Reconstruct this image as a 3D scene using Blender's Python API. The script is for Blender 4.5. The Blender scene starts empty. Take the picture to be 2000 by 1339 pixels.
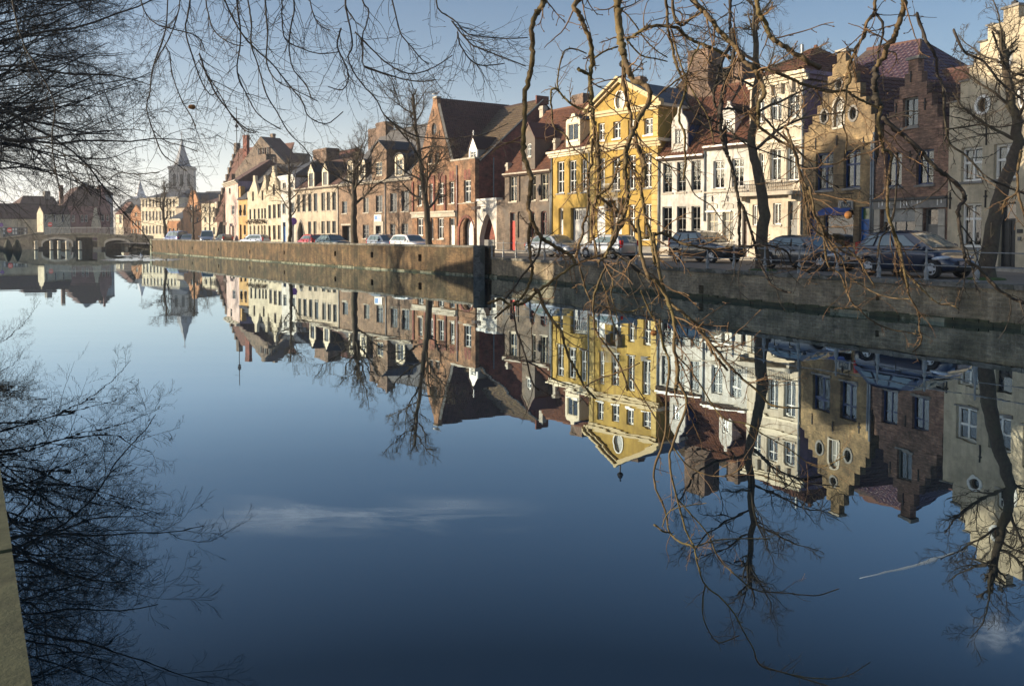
import bpy, bmesh, math, random
import numpy as np
from mathutils import Vector, Matrix
from mathutils.geometry import tessellate_polygon
R = math.radians
S = bpy.context.scene
COL = S.collection
# ---------------------------------------------------------------- camera, sky, sun, exposure
FPX, CX, CY = 1700.0, 1000.0, 522.0          # lens in photograph pixels, principal point
PITCH, EYE = R(2.2), 2.7
cam_d = bpy.data.cameras.new('camera')
cam = bpy.data.objects.new('camera', cam_d); COL.objects.link(cam)
cam.location = (0, 0, EYE); cam.rotation_euler = (R(90) - PITCH, 0, 0)
cam_d.sensor_width = 36; cam_d.lens = 30.6
cam_d.shift_y = -(669.5 - CY) / 2000
cam_d.clip_start = .05; cam_d.clip_end = 9000
S.camera = cam
SUN_EL = R(11.5)
SUN_AZ = Vector((-1, -.10, 0)).normalized()     # direction towards the sun on the ground
W = bpy.data.worlds.new('World'); S.world = W; W.use_nodes = True
nt = W.node_tree; nt.nodes.clear()
wo = nt.nodes.new('ShaderNodeOutputWorld'); bg = nt.nodes.new('ShaderNodeBackground')
sk = nt.nodes.new('ShaderNodeTexSky'); sk.sky_type = 'NISHITA'; sk.sun_disc = False
sk.sun_elevation = SUN_EL; sk.sun_rotation = math.atan2(SUN_AZ.x, SUN_AZ.y)
sk.air_density = 1.0; sk.dust_density = 2.0; sk.ozone_density = 3.4; sk.altitude = 0
bg.inputs['Strength'].default_value = .094
nt.links.new(sk.outputs[0], bg.inputs[0])
# pale winter haze lying on the horizon all round, brighter towards the sun
def _m(op, a, b=None):
    q = nt.nodes.new('ShaderNodeMath'); q.operation = op
    for i, v in enumerate((a, b)):
        if v is None: continue
        if isinstance(v, (int, float)): q.inputs[i].default_value = v
        else: nt.links.new(v, q.inputs[i])
    return q.outputs[0]
wtc = nt.nodes.new('ShaderNodeTexCoord'); wsp = nt.nodes.new('ShaderNodeSeparateXYZ'); nt.links.new(wtc.outputs['Generated'], wsp.inputs[0])
wel = _m('EXPONENT', _m('MULTIPLY', _m('MAXIMUM', wsp.outputs[2], .055), -13.3))
waz = _m('ADD', _m('ADD', _m('MULTIPLY', wsp.outputs[0], .6 * SUN_AZ.x), _m('MULTIPLY', wsp.outputs[1], .6 * SUN_AZ.y)), .85)
hbg = nt.nodes.new('ShaderNodeBackground'); hbg.inputs[0].default_value = (1.0, .955, .93, 1)
nt.links.new(_m('MULTIPLY', _m('MULTIPLY', wel, waz), .97), hbg.inputs[1])
wad = nt.nodes.new('ShaderNodeAddShader'); nt.links.new(bg.outputs[0], wad.inputs[0]); nt.links.new(hbg.outputs[0], wad.inputs[1]); nt.links.new(wad.outputs[0], wo.inputs[0])
sd = bpy.data.lights.new('sun', 'SUN'); sd.energy = 4.6; sd.angle = R(.5); sd.color = (1, .835, .62)
sun = bpy.data.objects.new('sun', sd); COL.objects.link(sun); sun.location = (-40, 0, 60)
sdir = Vector((SUN_AZ.x * math.cos(SUN_EL), SUN_AZ.y * math.cos(SUN_EL), math.sin(SUN_EL)))
sun.rotation_euler = sdir.to_track_quat('Z', 'Y').to_euler()
S.view_settings.view_transform = 'Standard'; S.view_settings.look = 'None'
S.view_settings.exposure = .85; S.view_settings.gamma = 1; S.view_settings.use_curve_mapping = False
S.cycles.max_bounces = 8; S.cycles.transparent_max_bounces = 12
S.cycles.use_denoising = True

# ---------------------------------------------------------------- pixel helpers
_F = Vector((0, math.cos(PITCH), -math.sin(PITCH))); _U = Vector((0, math.sin(PITCH), math.cos(PITCH)))
def ray(x, y):
    return _F + Vector((1, 0, 0)) * ((x - CX) / FPX) + _U * (-(y - CY) / FPX)
def P(x, y, D):
    d = ray(x, y); t = D / d.y
    return Vector((0, 0, EYE)) + d * t
def G(x, D, z=None):
    p = P(x, 457, D)
    return Vector((p.x, D, 0 if z is None else z))
def zc(Z, x, y):                    # a zoomed view's coordinates back to the photograph's
    return Z[0] + x / Z[2], Z[1] + y / Z[2]
Z1 = (0, 240, 4.465); Z2 = (260, 240, 4.465); Z3 = (440, 220, 4.4625); Z4 = (680, 180, 3.9375)
Z5 = (940, 140, 3.3475); Z6 = (1240, 80, 2.79); ZR = (1540, 80, 2.789); ZY = (1060, 260, 5.15)
ZO = (1470, 120, 6.085); ZQ = (1360, 340, 7.4375); ZA = (1240, 0, 4.4625); ZB = (1600, 0, 4.4625)
Z7 = (950, 300, 2.911); ZF = (1000, 0, 3.826); Z8 = (1200, 640, 1.915); ZS = (1540, 400, 4.348)
ZM = (1000, 430, 3.571); ZL = (400, 0, 2.857); Z0 = (0, 0, 3.348); ZT = (90, 330, 7.877); ZU = (0, 370, 10.3)
ZI = (0, 0, 1.0); ZV = (440, 260, 6.0875); ZP = (1570, 360, 9.567); ZW = (300, 400, 11.11); ZC = (560, 430, 6.667)

# ---------------------------------------------------------------- materials
def new_mat(name):
    m = bpy.data.materials.new(name); m.use_nodes = True
    n = m.node_tree; b = n.nodes['Principled BSDF']
    return m, n, b
def N(n, t, **kw):
    q = n.nodes.new(t)
    for k, v in kw.items():
        if k in q.inputs.keys(): q.inputs[k].default_value = v
        else: setattr(q, k, v)
    return q
def wall_coords(n, sx=1.0, sz=1.0):
    tc = N(n, 'ShaderNodeTexCoord'); sp = N(n, 'ShaderNodeSeparateXYZ'); n.links.new(tc.outputs['Object'], sp.inputs[0])
    ad = N(n, 'ShaderNodeMath', operation='ADD'); n.links.new(sp.outputs[0], ad.inputs[0]); n.links.new(sp.outputs[1], ad.inputs[1])
    mx = N(n, 'ShaderNodeMath', operation='MULTIPLY'); n.links.new(ad.outputs[0], mx.inputs[0]); mx.inputs[1].default_value = sx
    mz = N(n, 'ShaderNodeMath', operation='MULTIPLY'); n.links.new(sp.outputs[2], mz.inputs[0]); mz.inputs[1].default_value = sz
    cb = N(n, 'ShaderNodeCombineXYZ'); n.links.new(mx.outputs[0], cb.inputs[0]); n.links.new(mz.outputs[0], cb.inputs[1])
    return cb.outputs[0], sp
def ramp(n, fac, stops):
    r = N(n, 'ShaderNodeValToRGB'); e = r.color_ramp.elements
    while len(e) < len(stops): e.new(.5)
    for q, (p, c) in zip(e, stops): q.position = p; q.color = (*c, 1) if len(c) == 3 else c
    n.links.new(fac, r.inputs[0]); return r.outputs[0]
def mixc(n, a, b, fac, mode='MIX'):
    m = N(n, 'ShaderNodeMix', data_type='RGBA', blend_type=mode)
    for s, v in ((m.inputs[6], a), (m.inputs[7], b), (m.inputs[0], fac)):
        if hasattr(v, 'links'): n.links.new(v, s)
        elif isinstance(v, tuple): s.default_value = (*v, 1)
        else: s.default_value = v
    return m.outputs[2]
def noise(n, vec, scale, detail=5, rough=.6, dist=0):
    q = N(n, 'ShaderNodeTexNoise'); q.inputs['Scale'].default_value = scale; q.inputs['Detail'].default_value = detail
    q.inputs['Roughness'].default_value = rough; q.inputs['Distortion'].default_value = dist
    if vec is not None: n.links.new(vec, q.inputs['Vector'])
    return q.outputs['Fac']
def bump(n, b, h, strength=.4, dist=.02):
    q = N(n, 'ShaderNodeBump'); q.inputs['Strength'].default_value = strength; q.inputs['Distance'].default_value = dist
    n.links.new(h, q.inputs['Height']); n.links.new(q.outputs[0], b.inputs['Normal'])
def sc(c, k): return tuple(min(1, v * k) for v in c)
def brick_mat(name, c1, c2, mortar=(.30, .27, .22), var=.5, course=.085, stain=(.08, .07, .055), stain_amt=.5, patch=None, streaks=0):
    m, n, b = new_mat(name)
    v, sp = wall_coords(n)
    bt = N(n, 'ShaderNodeTexBrick'); n.links.new(v, bt.inputs['Vector'])
    bt.inputs['Color1'].default_value = (*c1, 1); bt.inputs['Color2'].default_value = (*c2, 1); bt.inputs['Mortar'].default_value = (*mortar, 1)
    bt.inputs['Scale'].default_value = 1; bt.inputs['Brick Width'].default_value = .23; bt.inputs['Row Height'].default_value = course
    bt.inputs['Mortar Size'].default_value = .011; bt.inputs['Mortar Smooth'].default_value = .3; bt.inputs['Bias'].default_value = 0
    v2, _ = wall_coords(n, 1.3, 7.0)
    f1 = noise(n, v2, 1.6, 6, .75)
    c = mixc(n, bt.outputs[0], ramp(n, f1, [(.38, sc(c1, .30)), (.47, sc(c1, .8)), (.54, c2), (.64, sc(c2, 1.9))]), var)
    f2 = noise(n, v, .55, 6, .65)
    c = mixc(n, c, stain, ramp(n, f2, [(.43, (0, 0, 0)), (.62, (stain_amt,) * 3)]))
    fb = noise(n, v, 1.25, 8, .78); c = mixc(n, c, ramp(n, fb, [(.38, (.32, .32, .32)), (.5, (.85, .85, .85)), (.62, (1.45, 1.4, 1.3))]), .75, 'MULTIPLY')
    if streaks:
        vs, _ = wall_coords(n, 1.6, .22); c = mixc(n, c, ramp(n, noise(n, vs, 1.0, 6, .75), [(.42, (.25, .24, .2)), (.56, (1, 1, 1))]), streaks, 'MULTIPLY')
    if patch:
        f3 = noise(n, v, .33, 4, .6, .6)
        c = mixc(n, c, patch, ramp(n, f3, [(.50, (0, 0, 0)), (.56, (.7, .7, .7))]))
    n.links.new(c, b.inputs['Base Color']); b.inputs['Roughness'].default_value = .9
    f4 = noise(n, v2, 3.2, 4, .7)
    ad = N(n, 'ShaderNodeMath', operation='ADD'); n.links.new(bt.outputs['Fac'], ad.inputs[0])
    mu = N(n, 'ShaderNodeMath', operation='MULTIPLY'); n.links.new(f4, mu.inputs[0]); mu.inputs[1].default_value = -1.6
    n.links.new(mu.outputs[0], ad.inputs[1])
    iv = N(n, 'ShaderNodeMath', operation='MULTIPLY'); n.links.new(ad.outputs[0], iv.inputs[0]); iv.inputs[1].default_value = -1
    bump(n, b, iv.outputs[0], .7, .025)
    return m
def plaster_mat(name, col, dirt=(.25, .22, .17), amt=.35, rough=.85, brick=False):
    m, n, b = new_mat(name)
    v, sp = wall_coords(n)
    f = noise(n, v, .7, 7, .7)
    vs, _ = wall_coords(n, 3.0, .35)
    f2 = noise(n, vs, 1.1, 5, .7)
    c = mixc(n, col, sc(col, .62), ramp(n, f, [(.40, (0, 0, 0)), (.62, (1, 1, 1))]))
    c = mixc(n, c, dirt, ramp(n, f2, [(.46, (0, 0, 0)), (.66, (amt,) * 3)]))
    n.links.new(c, b.inputs['Base Color']); b.inputs['Roughness'].default_value = rough
    if brick:
        bt = N(n, 'ShaderNodeTexBrick'); n.links.new(v, bt.inputs['Vector']); bt.inputs['Scale'].default_value = 1
        bt.inputs['Brick Width'].default_value = .23; bt.inputs['Row Height'].default_value = .075; bt.inputs['Mortar Size'].default_value = .012
        iv = N(n, 'ShaderNodeMath', operation='MULTIPLY'); n.links.new(bt.outputs['Fac'], iv.inputs[0]); iv.inputs[1].default_value = -1
        bump(n, b, iv.outputs[0], .8, .02)
    else:
        bump(n, b, noise(n, v, 9, 5, .7), .35, .02)
    return m
def simple_mat(name, col, rough=.7, metal=0, var=.25, scale=6, coat=0, spec=.5, bmp=.15, world=False, blot=None):
    m, n, b = new_mat(name)
    tc = N(n, 'ShaderNodeNewGeometry' if world else 'ShaderNodeTexCoord')
    f = noise(n, tc.outputs['Position' if world else 'Object'], scale, 6, .7)
    cc = mixc(n, sc(col, 1 - var), sc(col, 1 + var), ramp(n, f, [(.3, (0, 0, 0)), (.7, (1, 1, 1))]))
    if blot: cc = mixc(n, cc, blot, ramp(n, noise(n, tc.outputs['Position' if world else 'Object'], scale * .6, 5, .7), [(.47, (0, 0, 0)), (.56, (.9, .9, .9))]))
    n.links.new(cc, b.inputs['Base Color'])
    b.inputs['Roughness'].default_value = rough; b.inputs['Metallic'].default_value = metal
    b.inputs['Specular IOR Level'].default_value = spec
    if coat: b.inputs['Coat Weight'].default_value = coat; b.inputs['Coat Roughness'].default_value = .04
    if bmp: bump(n, b, f, bmp, .02)
    return m
def tile_mat(name, c1, c2, rough=.75, moss=(.09, .09, .04), amt=.5, lines=True, pitch=.24, row=.33):
    m, n, b = new_mat(name)
    tc = N(n, 'ShaderNodeTexCoord')
    geo = N(n, 'ShaderNodeUVMap')
    v = geo.outputs[0]
    f = noise(n, v, .9, 6, .7)
    bt = N(n, 'ShaderNodeTexBrick'); n.links.new(v, bt.inputs['Vector']); bt.offset = 0
    bt.inputs['Color1'].default_value = (*c1, 1); bt.inputs['Color2'].default_value = (*c2, 1); bt.inputs['Mortar'].default_value = (*sc(c1, .35), 1)
    bt.inputs['Scale'].default_value = 1; bt.inputs['Brick Width'].default_value = pitch; bt.inputs['Row Height'].default_value = row
    bt.inputs['Mortar Size'].default_value = .018 if lines else 0; bt.inputs['Mortar Smooth'].default_value = .5
    c = mixc(n, bt.outputs[0], moss, ramp(n, f, [(.5, (0, 0, 0)), (.72, (amt,) * 3)]))
    f2 = noise(n, v, 5, 4, .7)
    c = mixc(n, c, ramp(n, f2, [(.3, (.45, .45, .45)), (.7, (1.0, 1.0, 1.0))]), .6, 'MULTIPLY')
    n.links.new(c, b.inputs['Base Color']); b.inputs['Roughness'].default_value = rough
    if lines:
        iv = N(n, 'ShaderNodeMath', operation='MULTIPLY'); n.links.new(bt.outputs['Fac'], iv.inputs[0]); iv.inputs[1].default_value = -1
        bump(n, b, iv.outputs[0], .8, .04)
    return m
def glass_clear(name='window_glass'):
    m = bpy.data.materials.new(name); m.use_nodes = True; n = m.node_tree; n.nodes.clear()
    o = N(n, 'ShaderNodeOutputMaterial'); t = N(n, 'ShaderNodeBsdfTransparent'); g = N(n, 'ShaderNodeBsdfGlossy')
    t.inputs[0].default_value = (.72, .76, .76, 1); g.inputs['Roughness'].default_value = .03; g.inputs[0].default_value = (.9, .95, 1, 1)
    fr = N(n, 'ShaderNodeFresnel'); fr.inputs[0].default_value = 1.9
    tc = N(n, 'ShaderNodeTexCoord'); bp = N(n, 'ShaderNodeBump'); bp.inputs['Strength'].default_value = .25; bp.inputs['Distance'].default_value = .03
    n.links.new(noise(n, tc.outputs['Object'], 1.3, 2, .5), bp.inputs['Height']); n.links.new(bp.outputs[0], g.inputs['Normal'])
    mx = N(n, 'ShaderNodeMixShader'); n.links.new(fr.outputs[0], mx.inputs[0]); n.links.new(t.outputs[0], mx.inputs[1]); n.links.new(g.outputs[0], mx.inputs[2])
    n.links.new(mx.outputs[0], o.inputs[0]); return m
def glass_dark(name, col=(.03, .035, .04), rough=.06, spec=.9):
    m, n, b = new_mat(name)
    tc = N(n, 'ShaderNodeTexCoord')
    f = noise(n, tc.outputs['Object'], 1.2, 2, .5)
    n.links.new(mixc(n, sc(col, .6), sc(col, 1.8), noise(n, tc.outputs['Object'], .9, 3, .6)), b.inputs['Base Color'])
    b.inputs['Roughness'].default_value = rough; b.inputs['Specular IOR Level'].default_value = spec; b.inputs['IOR'].default_value = 1.6
    bump(n, b, f, .3, .03); return m
def fabric_mat(name, col):
    m, n, b = new_mat(name)
    v, sp = wall_coords(n)
    w = N(n, 'ShaderNodeTexWave'); w.inputs['Scale'].default_value = 1.4; w.inputs['Distortion'].default_value = 3; n.links.new(v, w.inputs['Vector'])
    n.links.new(mixc(n, sc(col, .6), col, w.outputs['Fac']), b.inputs['Base Color']); b.inputs['Roughness'].default_value = .9; return m

M = {}
M['glass'] = glass_clear(); M['gdark'] = glass_dark('dark_window_glass'); M['gcar'] = glass_dark('car_glass', (.10, .14, .14), .04, 1.0)
M['gmid'] = glass_dark('net_curtained_glass', (.11, .11, .10), .08); M['gmid2'] = glass_dark('sky_lit_glass', (.06, .075, .09), .03)
M['gpale'] = glass_dark('curtained_window_glass', (.22, .22, .20), .12)
M['white'] = simple_mat('white_paint', (.76, .75, .70), .5, var=.06)
M['shade_buff_paint'] = simple_mat('shade_buff_paint', (.50, .39, .20), .6, var=.12)  # cornice paint darkened to buff, shade taken into its colour
M['cream_paint'] = simple_mat('cream_paint', (.66, .58, .42), .6, var=.1)
M['grey_paint'] = simple_mat('grey_paint', (.16, .16, .15), .5, var=.1)
M['dark'] = simple_mat('dark_paint', (.025, .028, .03), .5)
M['brown_paint'] = simple_mat('brown_paint', (.09, .05, .03), .5)
M['blue_door'] = simple_mat('blue_door_paint', (.012, .11, .36), .4, var=.08)
M['navy'] = simple_mat('navy_paint', (.02, .045, .13), .4)
M['red_door'] = simple_mat('red_door_paint', (.55, .035, .02), .45, var=.1)
M['red_frame'] = simple_mat('red_brown_frame_paint', (.20, .06, .045), .5)
M['green_glass'] = glass_dark('green_leaded_glass', (.03, .09, .03), .2)
M['stone'] = simple_mat('pale_limestone', (.42, .38, .31), .85, var=.3, scale=3, bmp=.4)
M['stone_grey'] = simple_mat('grey_stone', (.22, .21, .19), .85, var=.4, scale=2.5, bmp=.5)
M['stone_dark'] = simple_mat('dark_bluestone', (.075, .075, .07), .8, var=.45, scale=2.5, bmp=.5)
M['iron'] = simple_mat('black_iron', (.02, .02, .022), .5, metal=.4)
M['zinc'] = simple_mat('zinc_pipe', (.22, .24, .25), .5, metal=.5, var=.2)
M['slate'] = tile_mat('slate_roof', (.085, .09, .10), (.13, .135, .145), .55, (.10, .09, .06), .3, pitch=.2, row=.2)
M['slate_pale'] = tile_mat('weathered_slate_roof', (.16, .155, .15), (.22, .21, .20), .6, (.12, .11, .08), .4, pitch=.2, row=.2)
M['tile_red'] = tile_mat('orange_red_clay_tiles', (.21, .088, .045), (.12, .052, .034), .7, (.07, .05, .035), .5, lines=False)
M['tile_red_far'] = tile_mat('red_clay_tiles', (.20, .075, .045), (.14, .05, .035), .75)
M['tile_brown'] = tile_mat('brown_clay_tiles', (.16, .08, .06), (.11, .055, .045), .7, (.06, .055, .03), .5, lines=False)
M['tile_brown_far'] = tile_mat('brown_clay_flat_tiles', (.17, .085, .065), (.12, .06, .05), .75)
M['tile_dark'] = tile_mat('dark_pantiles', (.13, .09, .055), (.19, .14, .085), .45, (.12, .10, .04), .5, lines=False)
M['tile_glazed'] = tile_mat('glazed_purple_black_tiles', (.085, .055, .075), (.13, .08, .11), .28, (.08, .05, .05), .3, lines=False)
M['br_tall'] = brick_mat('orange_brown_brick', (.38, .20, .10), (.30, .15, .075), var=.5)
M['br_red'] = brick_mat('dark_red_brick', (.34, .105, .07), (.25, .08, .06), (.2, .14, .12), .5)
M['br_brown'] = brick_mat('buff_brown_brick', (.33, .215, .14), (.25, .155, .10), var=.35, stain_amt=.25)
M['br_grey'] = brick_mat('grey_brown_brick', (.23, .175, .13), (.17, .125, .095), (.26, .23, .19), .5, patch=(.17, .15, .13))
M['br_ochre'] = brick_mat('ochre_yellow_brick', (.39, .285, .145), (.28, .195, .10), (.25, .21, .15), .65, stain=(.10, .075, .05), stain_amt=.7)
M['br_choc'] = brick_mat('chocolate_brown_brick', (.27, .15, .10), (.34, .20, .14), (.25, .22, .19), .6)
M['br_cream'] = plaster_mat('cream_painted_brick', (.66, .56, .39), brick=True)
M['br_castle'] = brick_mat('shaded_brown_brick', (.25, .18, .135), (.19, .14, .105), var=.3)
M['br_chim'] = brick_mat('chimney_brick', (.28, .18, .125), (.21, .135, .10), var=.5)
M['yellow'] = plaster_mat('yellow_render', (.50, .335, .075), (.30, .19, .05), .6)
M['yellow_pale'] = plaster_mat('pale_yellow_render', (.62, .45, .16), (.45, .32, .10), .25)
M['white_wall'] = plaster_mat('white_limewash', (.78, .75, .68), (.38, .33, .25), .6, brick=True)
M['cream_wall'] = plaster_mat('cream_stucco', (.66, .58, .45), (.30, .24, .17), .6)
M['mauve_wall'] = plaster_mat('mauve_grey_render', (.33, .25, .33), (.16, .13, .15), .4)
M['cream_lime'] = plaster_mat('pale_cream_limewash', (.68, .60, .44), (.36, .28, .18), .35)
M['ochre_wall'] = plaster_mat('ochre_render', (.58, .36, .14), (.35, .2, .08), .3)
M['pink_wall'] = plaster_mat('pale_pink_render', (.66, .50, .44), (.4, .3, .25), .2)
M['beige_wall'] = plaster_mat('beige_stone_wall', (.52, .44, .33), (.28, .22, .16), .35)
M['orange_wall'] = plaster_mat('orange_brick_far', (.52, .25, .11), (.3, .15, .08), .3)
M['grey_wall'] = plaster_mat('pale_grey_render', (.50, .50, .50), (.35, .34, .33), .2)
M['mauve_brick'] = plaster_mat('mauve_brick_far', (.28, .15, .14), (.18, .1, .1), .3)

# ---------------------------------------------------------------- mesh helpers
def link(name, me, parent=None, mat=None, smooth=False):
    o = bpy.data.objects.new(name, me); COL.objects.link(o)
    if mat: me.materials.append(mat)
    if parent: o.parent = parent
    if smooth: me.polygons.foreach_set('use_smooth', [True] * len(me.polygons))
    return o
def tag(o, label=None, cat=None, group=None, kind=None):
    if label: o['label'] = label
    if cat: o['category'] = cat
    if group: o['group'] = group
    if kind: o['kind'] = kind
    return o
def thing(name, label, cat, loc=(0, 0, 0), rz=0, group=None):
    o = bpy.data.objects.new(name, None); COL.objects.link(o); o.location = loc; o.rotation_euler = (0, 0, rz)
    o.empty_display_size = .2
    return tag(o, label, cat, group)
class MB:
    def __init__(s): s.v = []; s.f = []; s.uv = None
    def box(s, x0, x1, y0, y1, z0, z1):
        b = len(s.v); s.v += [(x0, y0, z0), (x1, y0, z0), (x1, y1, z0), (x0, y1, z0), (x0, y0, z1), (x1, y0, z1), (x1, y1, z1), (x0, y1, z1)]
        s.f += [tuple(b + i for i in q) for q in ((0, 3, 2, 1), (4, 5, 6, 7), (0, 1, 5, 4), (1, 2, 6, 5), (2, 3, 7, 6), (3, 0, 4, 7))]; return s
    def quad(s, *p):
        b = len(s.v); s.v += [tuple(q) for q in p]; s.f.append(tuple(range(b, b + len(p)))); return s
    def prism(s, pts, y0, y1):            # polygon in x,z pushed through y
        b = len(s.v); n = len(pts)
        s.v += [(x, y0, z) for x, z in pts] + [(x, y1, z) for x, z in pts]
        for i in range(n): j = (i + 1) % n; s.f.append((b + i, b + j, b + n + j, b + n + i))
        tr = tessellate_polygon([[Vector((x, z, 0)) for x, z in pts]])
        s.f += [tuple(b + i for i in t) for t in tr] + [tuple(b + n + i for i in t[::-1]) for t in tr]; return s
    def ring(s, a, c, y0, y1):            # between two like loops
        b = len(s.v); n = len(a)
        s.v += [(x, y0, z) for x, z in a] + [(x, y0, z) for x, z in c] + [(x, y1, z) for x, z in a] + [(x, y1, z) for x, z in c]
        for i in range(n):
            j = (i + 1) % n
            s.f += [(b+i, b+j, b+n+j, b+n+i), (b+2*n+i, b+3*n+i, b+3*n+j, b+2*n+j), (b+n+i, b+n+j, b+3*n+j, b+3*n+i), (b+i, b+2*n+i, b+2*n+j, b+j)]
        return s
    def holed(s, outer, holes, y, depth=.16, edge=0.0):
        """flat wall face with real openings and their reveals"""
        loops = [outer] + holes; pts = [p for l in loops for p in l]
        tr = tessellate_polygon([[Vector((x, z, 0)) for x, z in l] for l in loops])
        b = len(s.v); s.v += [(x, y, z) for x, z in pts]; s.f += [tuple(b + i for i in t) for t in tr]
        for h in holes:
            b = len(s.v); n = len(h); s.v += [(x, y, z) for x, z in h] + [(x, y + depth, z) for x, z in h]
            s.f += [(b + i, b + (i + 1) % n, b + n + (i + 1) % n, b + n + i) for i in range(n)]
        if edge:
            b = len(s.v); n = len(outer); s.v += [(x, y, z) for x, z in outer] + [(x, y + edge, z) for x, z in outer]
            s.f += [(b + i, b + (i + 1) % n, b + n + (i + 1) % n, b + n + i) for i in range(n)]
            b = len(s.v); s.v += [(x, y + edge, z) for x, z in pts]; s.f += [tuple(b + i for i in t[::-1]) for t in tr]
        return s
    def tube(s, pts, rs, k=5):
        pts = [Vector(p) for p in pts]; b0 = len(s.v); n = len(pts)
        for i, p in enumerate(pts):
            d = (pts[min(i + 1, n - 1)] - pts[max(i - 1, 0)]).normalized()
            a = d.cross(Vector((.31, .17, .93))).normalized(); c = d.cross(a)
            r = rs[i] if hasattr(rs, '__len__') else rs
            for j in range(k):
                t = j * 2 * math.pi / k; s.v.append(tuple(p + (a * math.cos(t) + c * math.sin(t)) * r))
        for i in range(n - 1):
            for j in range(k):
                j2 = (j + 1) % k; s.f.append((b0 + i*k + j, b0 + i*k + j2, b0 + (i+1)*k + j2, b0 + (i+1)*k + j))
        s.f.append(tuple(b0 + j for j in range(k))[::-1]); s.f.append(tuple(b0 + (n-1)*k + j for j in range(k))); return s
    def lathe(s, prof, k=12, c=(0, 0), caps=True):
        b = len(s.v)
        for r, z in prof:
            for j in range(k): t = j * 2 * math.pi / k; s.v.append((c[0] + r * math.cos(t), c[1] + r * math.sin(t), z))
        for i in range(len(prof) - 1):
            for j in range(k): j2 = (j + 1) % k; s.f.append((b + i*k + j, b + i*k + j2, b + (i+1)*k + j2, b + (i+1)*k + j))
        if caps: s.f.append(tuple(b + j for j in range(k))[::-1]); s.f.append(tuple(b + (len(prof)-1)*k + j for j in range(k)))
        return s
    def mesh(s, name, fix=True):
        me = bpy.data.meshes.new(name); me.from_pydata(s.v, [], s.f); me.update()
        if fix:
            bm = bmesh.new(); bm.from_mesh(me); bmesh.ops.recalc_face_normals(bm, faces=bm.faces); bm.to_mesh(me); bm.free()
        return me
    def build(s, name, mat, parent=None, smooth=False, bevel=0, fix=True):
        o = link(name, s.mesh(name, fix), parent, mat, smooth)
        if bevel:
            m = o.modifiers.new('edge', 'BEVEL'); m.width = bevel; m.segments = 2; m.limit_method = 'ANGLE'
        return o
def rect(u0, u1, z0, z1): return [(u0, z0), (u1, z0), (u1, z1), (u0, z1)]
def arch(u0, u1, z0, z1, kind='round', n=8):
    c = (u0 + u1) / 2; r = (u1 - u0) / 2
    if kind == 'round': rise = r
    elif kind == 'pointed': rise = r * 1.45
    else: rise = r * .35
    zs = z1 - rise; out = [(u0, z0), (u1, z0)]
    for i in range(n + 1):
        t = i / n * math.pi; x = math.cos(t)
        if kind == 'pointed': y = (1 - abs(x)) ** .62 * rise if abs(x) < 1 else 0; y = math.sin(math.acos(min(1, abs(x)))) ** 1.0 * rise * (1 - .12 * abs(x)); y = rise * (1 - abs(x) ** 1.7)
        else: y = math.sin(t) * rise
        out.append((c + r * x, zs + y))
    return out
def oval(cx, cz, rx, rz, n=14): return [(cx + rx * math.cos(i * 2 * math.pi / n), cz + rz * math.sin(i * 2 * math.pi / n)) for i in range(n)]
def shrink(loop, d):
    xs = [p[0] for p in loop]; zs = [p[1] for p in loop]; cx = (min(xs) + max(xs)) / 2; cz = (min(zs) + max(zs)) / 2
    hx = (max(xs) - min(xs)) / 2; hz = (max(zs) - min(zs)) / 2
    return [(cx + (x - cx) * (1 - d / hx), cz + (z - cz) * (1 - d / hz)) for x, z in loop]

def tile_surface(poly, eave, up, wave=True, pitch=.24, row=.33, amp=.048, lap=.04):
    """pantiles: a corrugated, stepped sheet clipped to a planar polygon (first edge = eave)"""
    O = Vector(poly[0]); eave = Vector(eave).normalized(); up = Vector(up).normalized(); nn = eave.cross(up).normalized()
    if nn.z < 0: nn = -nn
    q = [((Vector(p) - O).dot(eave), (Vector(p) - O).dot(up)) for p in poly]
    a0, a1 = min(p[0] for p in q), max(p[0] for p in q); b0, b1 = min(p[1] for p in q), max(p[1] for p in q)
    if wave:
        nc = max(1, int(round((a1 - a0) / pitch))); nr = max(1, int(round((b1 - b0) / row)))
        A = np.linspace(a0, a1, nc * 4 + 1); ph = np.arange(nc * 4 + 1) % 4
        H = np.array([0, .75, 1, .35])[ph] * amp
        rows = []
        for r in range(nr):
            rows.append((b0 + (b1 - b0) * r / nr, lap)); rows.append((b0 + (b1 - b0) * (r + .999) / nr, 0))
        vs = []; uv = []
        for bb, hh in rows:
            for a, h in zip(A, H): vs.append(tuple(O + eave * a + up * bb + nn * (h + hh))); uv.append((a, bb))
        w = len(A); fs = [(i * w + j, i * w + j + 1, (i + 1) * w + j + 1, (i + 1) * w + j) for i in range(len(rows) - 1) for j in range(w - 1)]
    else:
        vs = [tuple(O + eave * a + up * b) for a, b in q]; uv = q; fs = [tuple(range(len(q)))]
    me = bpy.data.meshes.new('roof_tiles'); me.from_pydata(vs, [], fs); me.update()
    ul = me.uv_layers.new(name='UVMap')
    for l in me.loops: ul.data[l.index].uv = uv[l.vertex_index]
    if wave:
        bm = bmesh.new(); bm.from_mesh(me); n = len(poly); c = sum((Vector(p) for p in poly), Vector()) / n
        for i in range(n):
            p = Vector(poly[i]); e = Vector(poly[(i + 1) % n]) - p
            if e.length < 1e-4: continue
            no = e.cross(nn).normalized()
            if (c - p).dot(no) > 0: no = -no
            bmesh.ops.bisect_plane(bm, geom=bm.verts[:] + bm.edges[:] + bm.faces[:], plane_co=p, plane_no=no, clear_outer=True, dist=1e-5)
        bm.to_mesh(me); bm.free()
    return me
UNIT = {}
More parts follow.
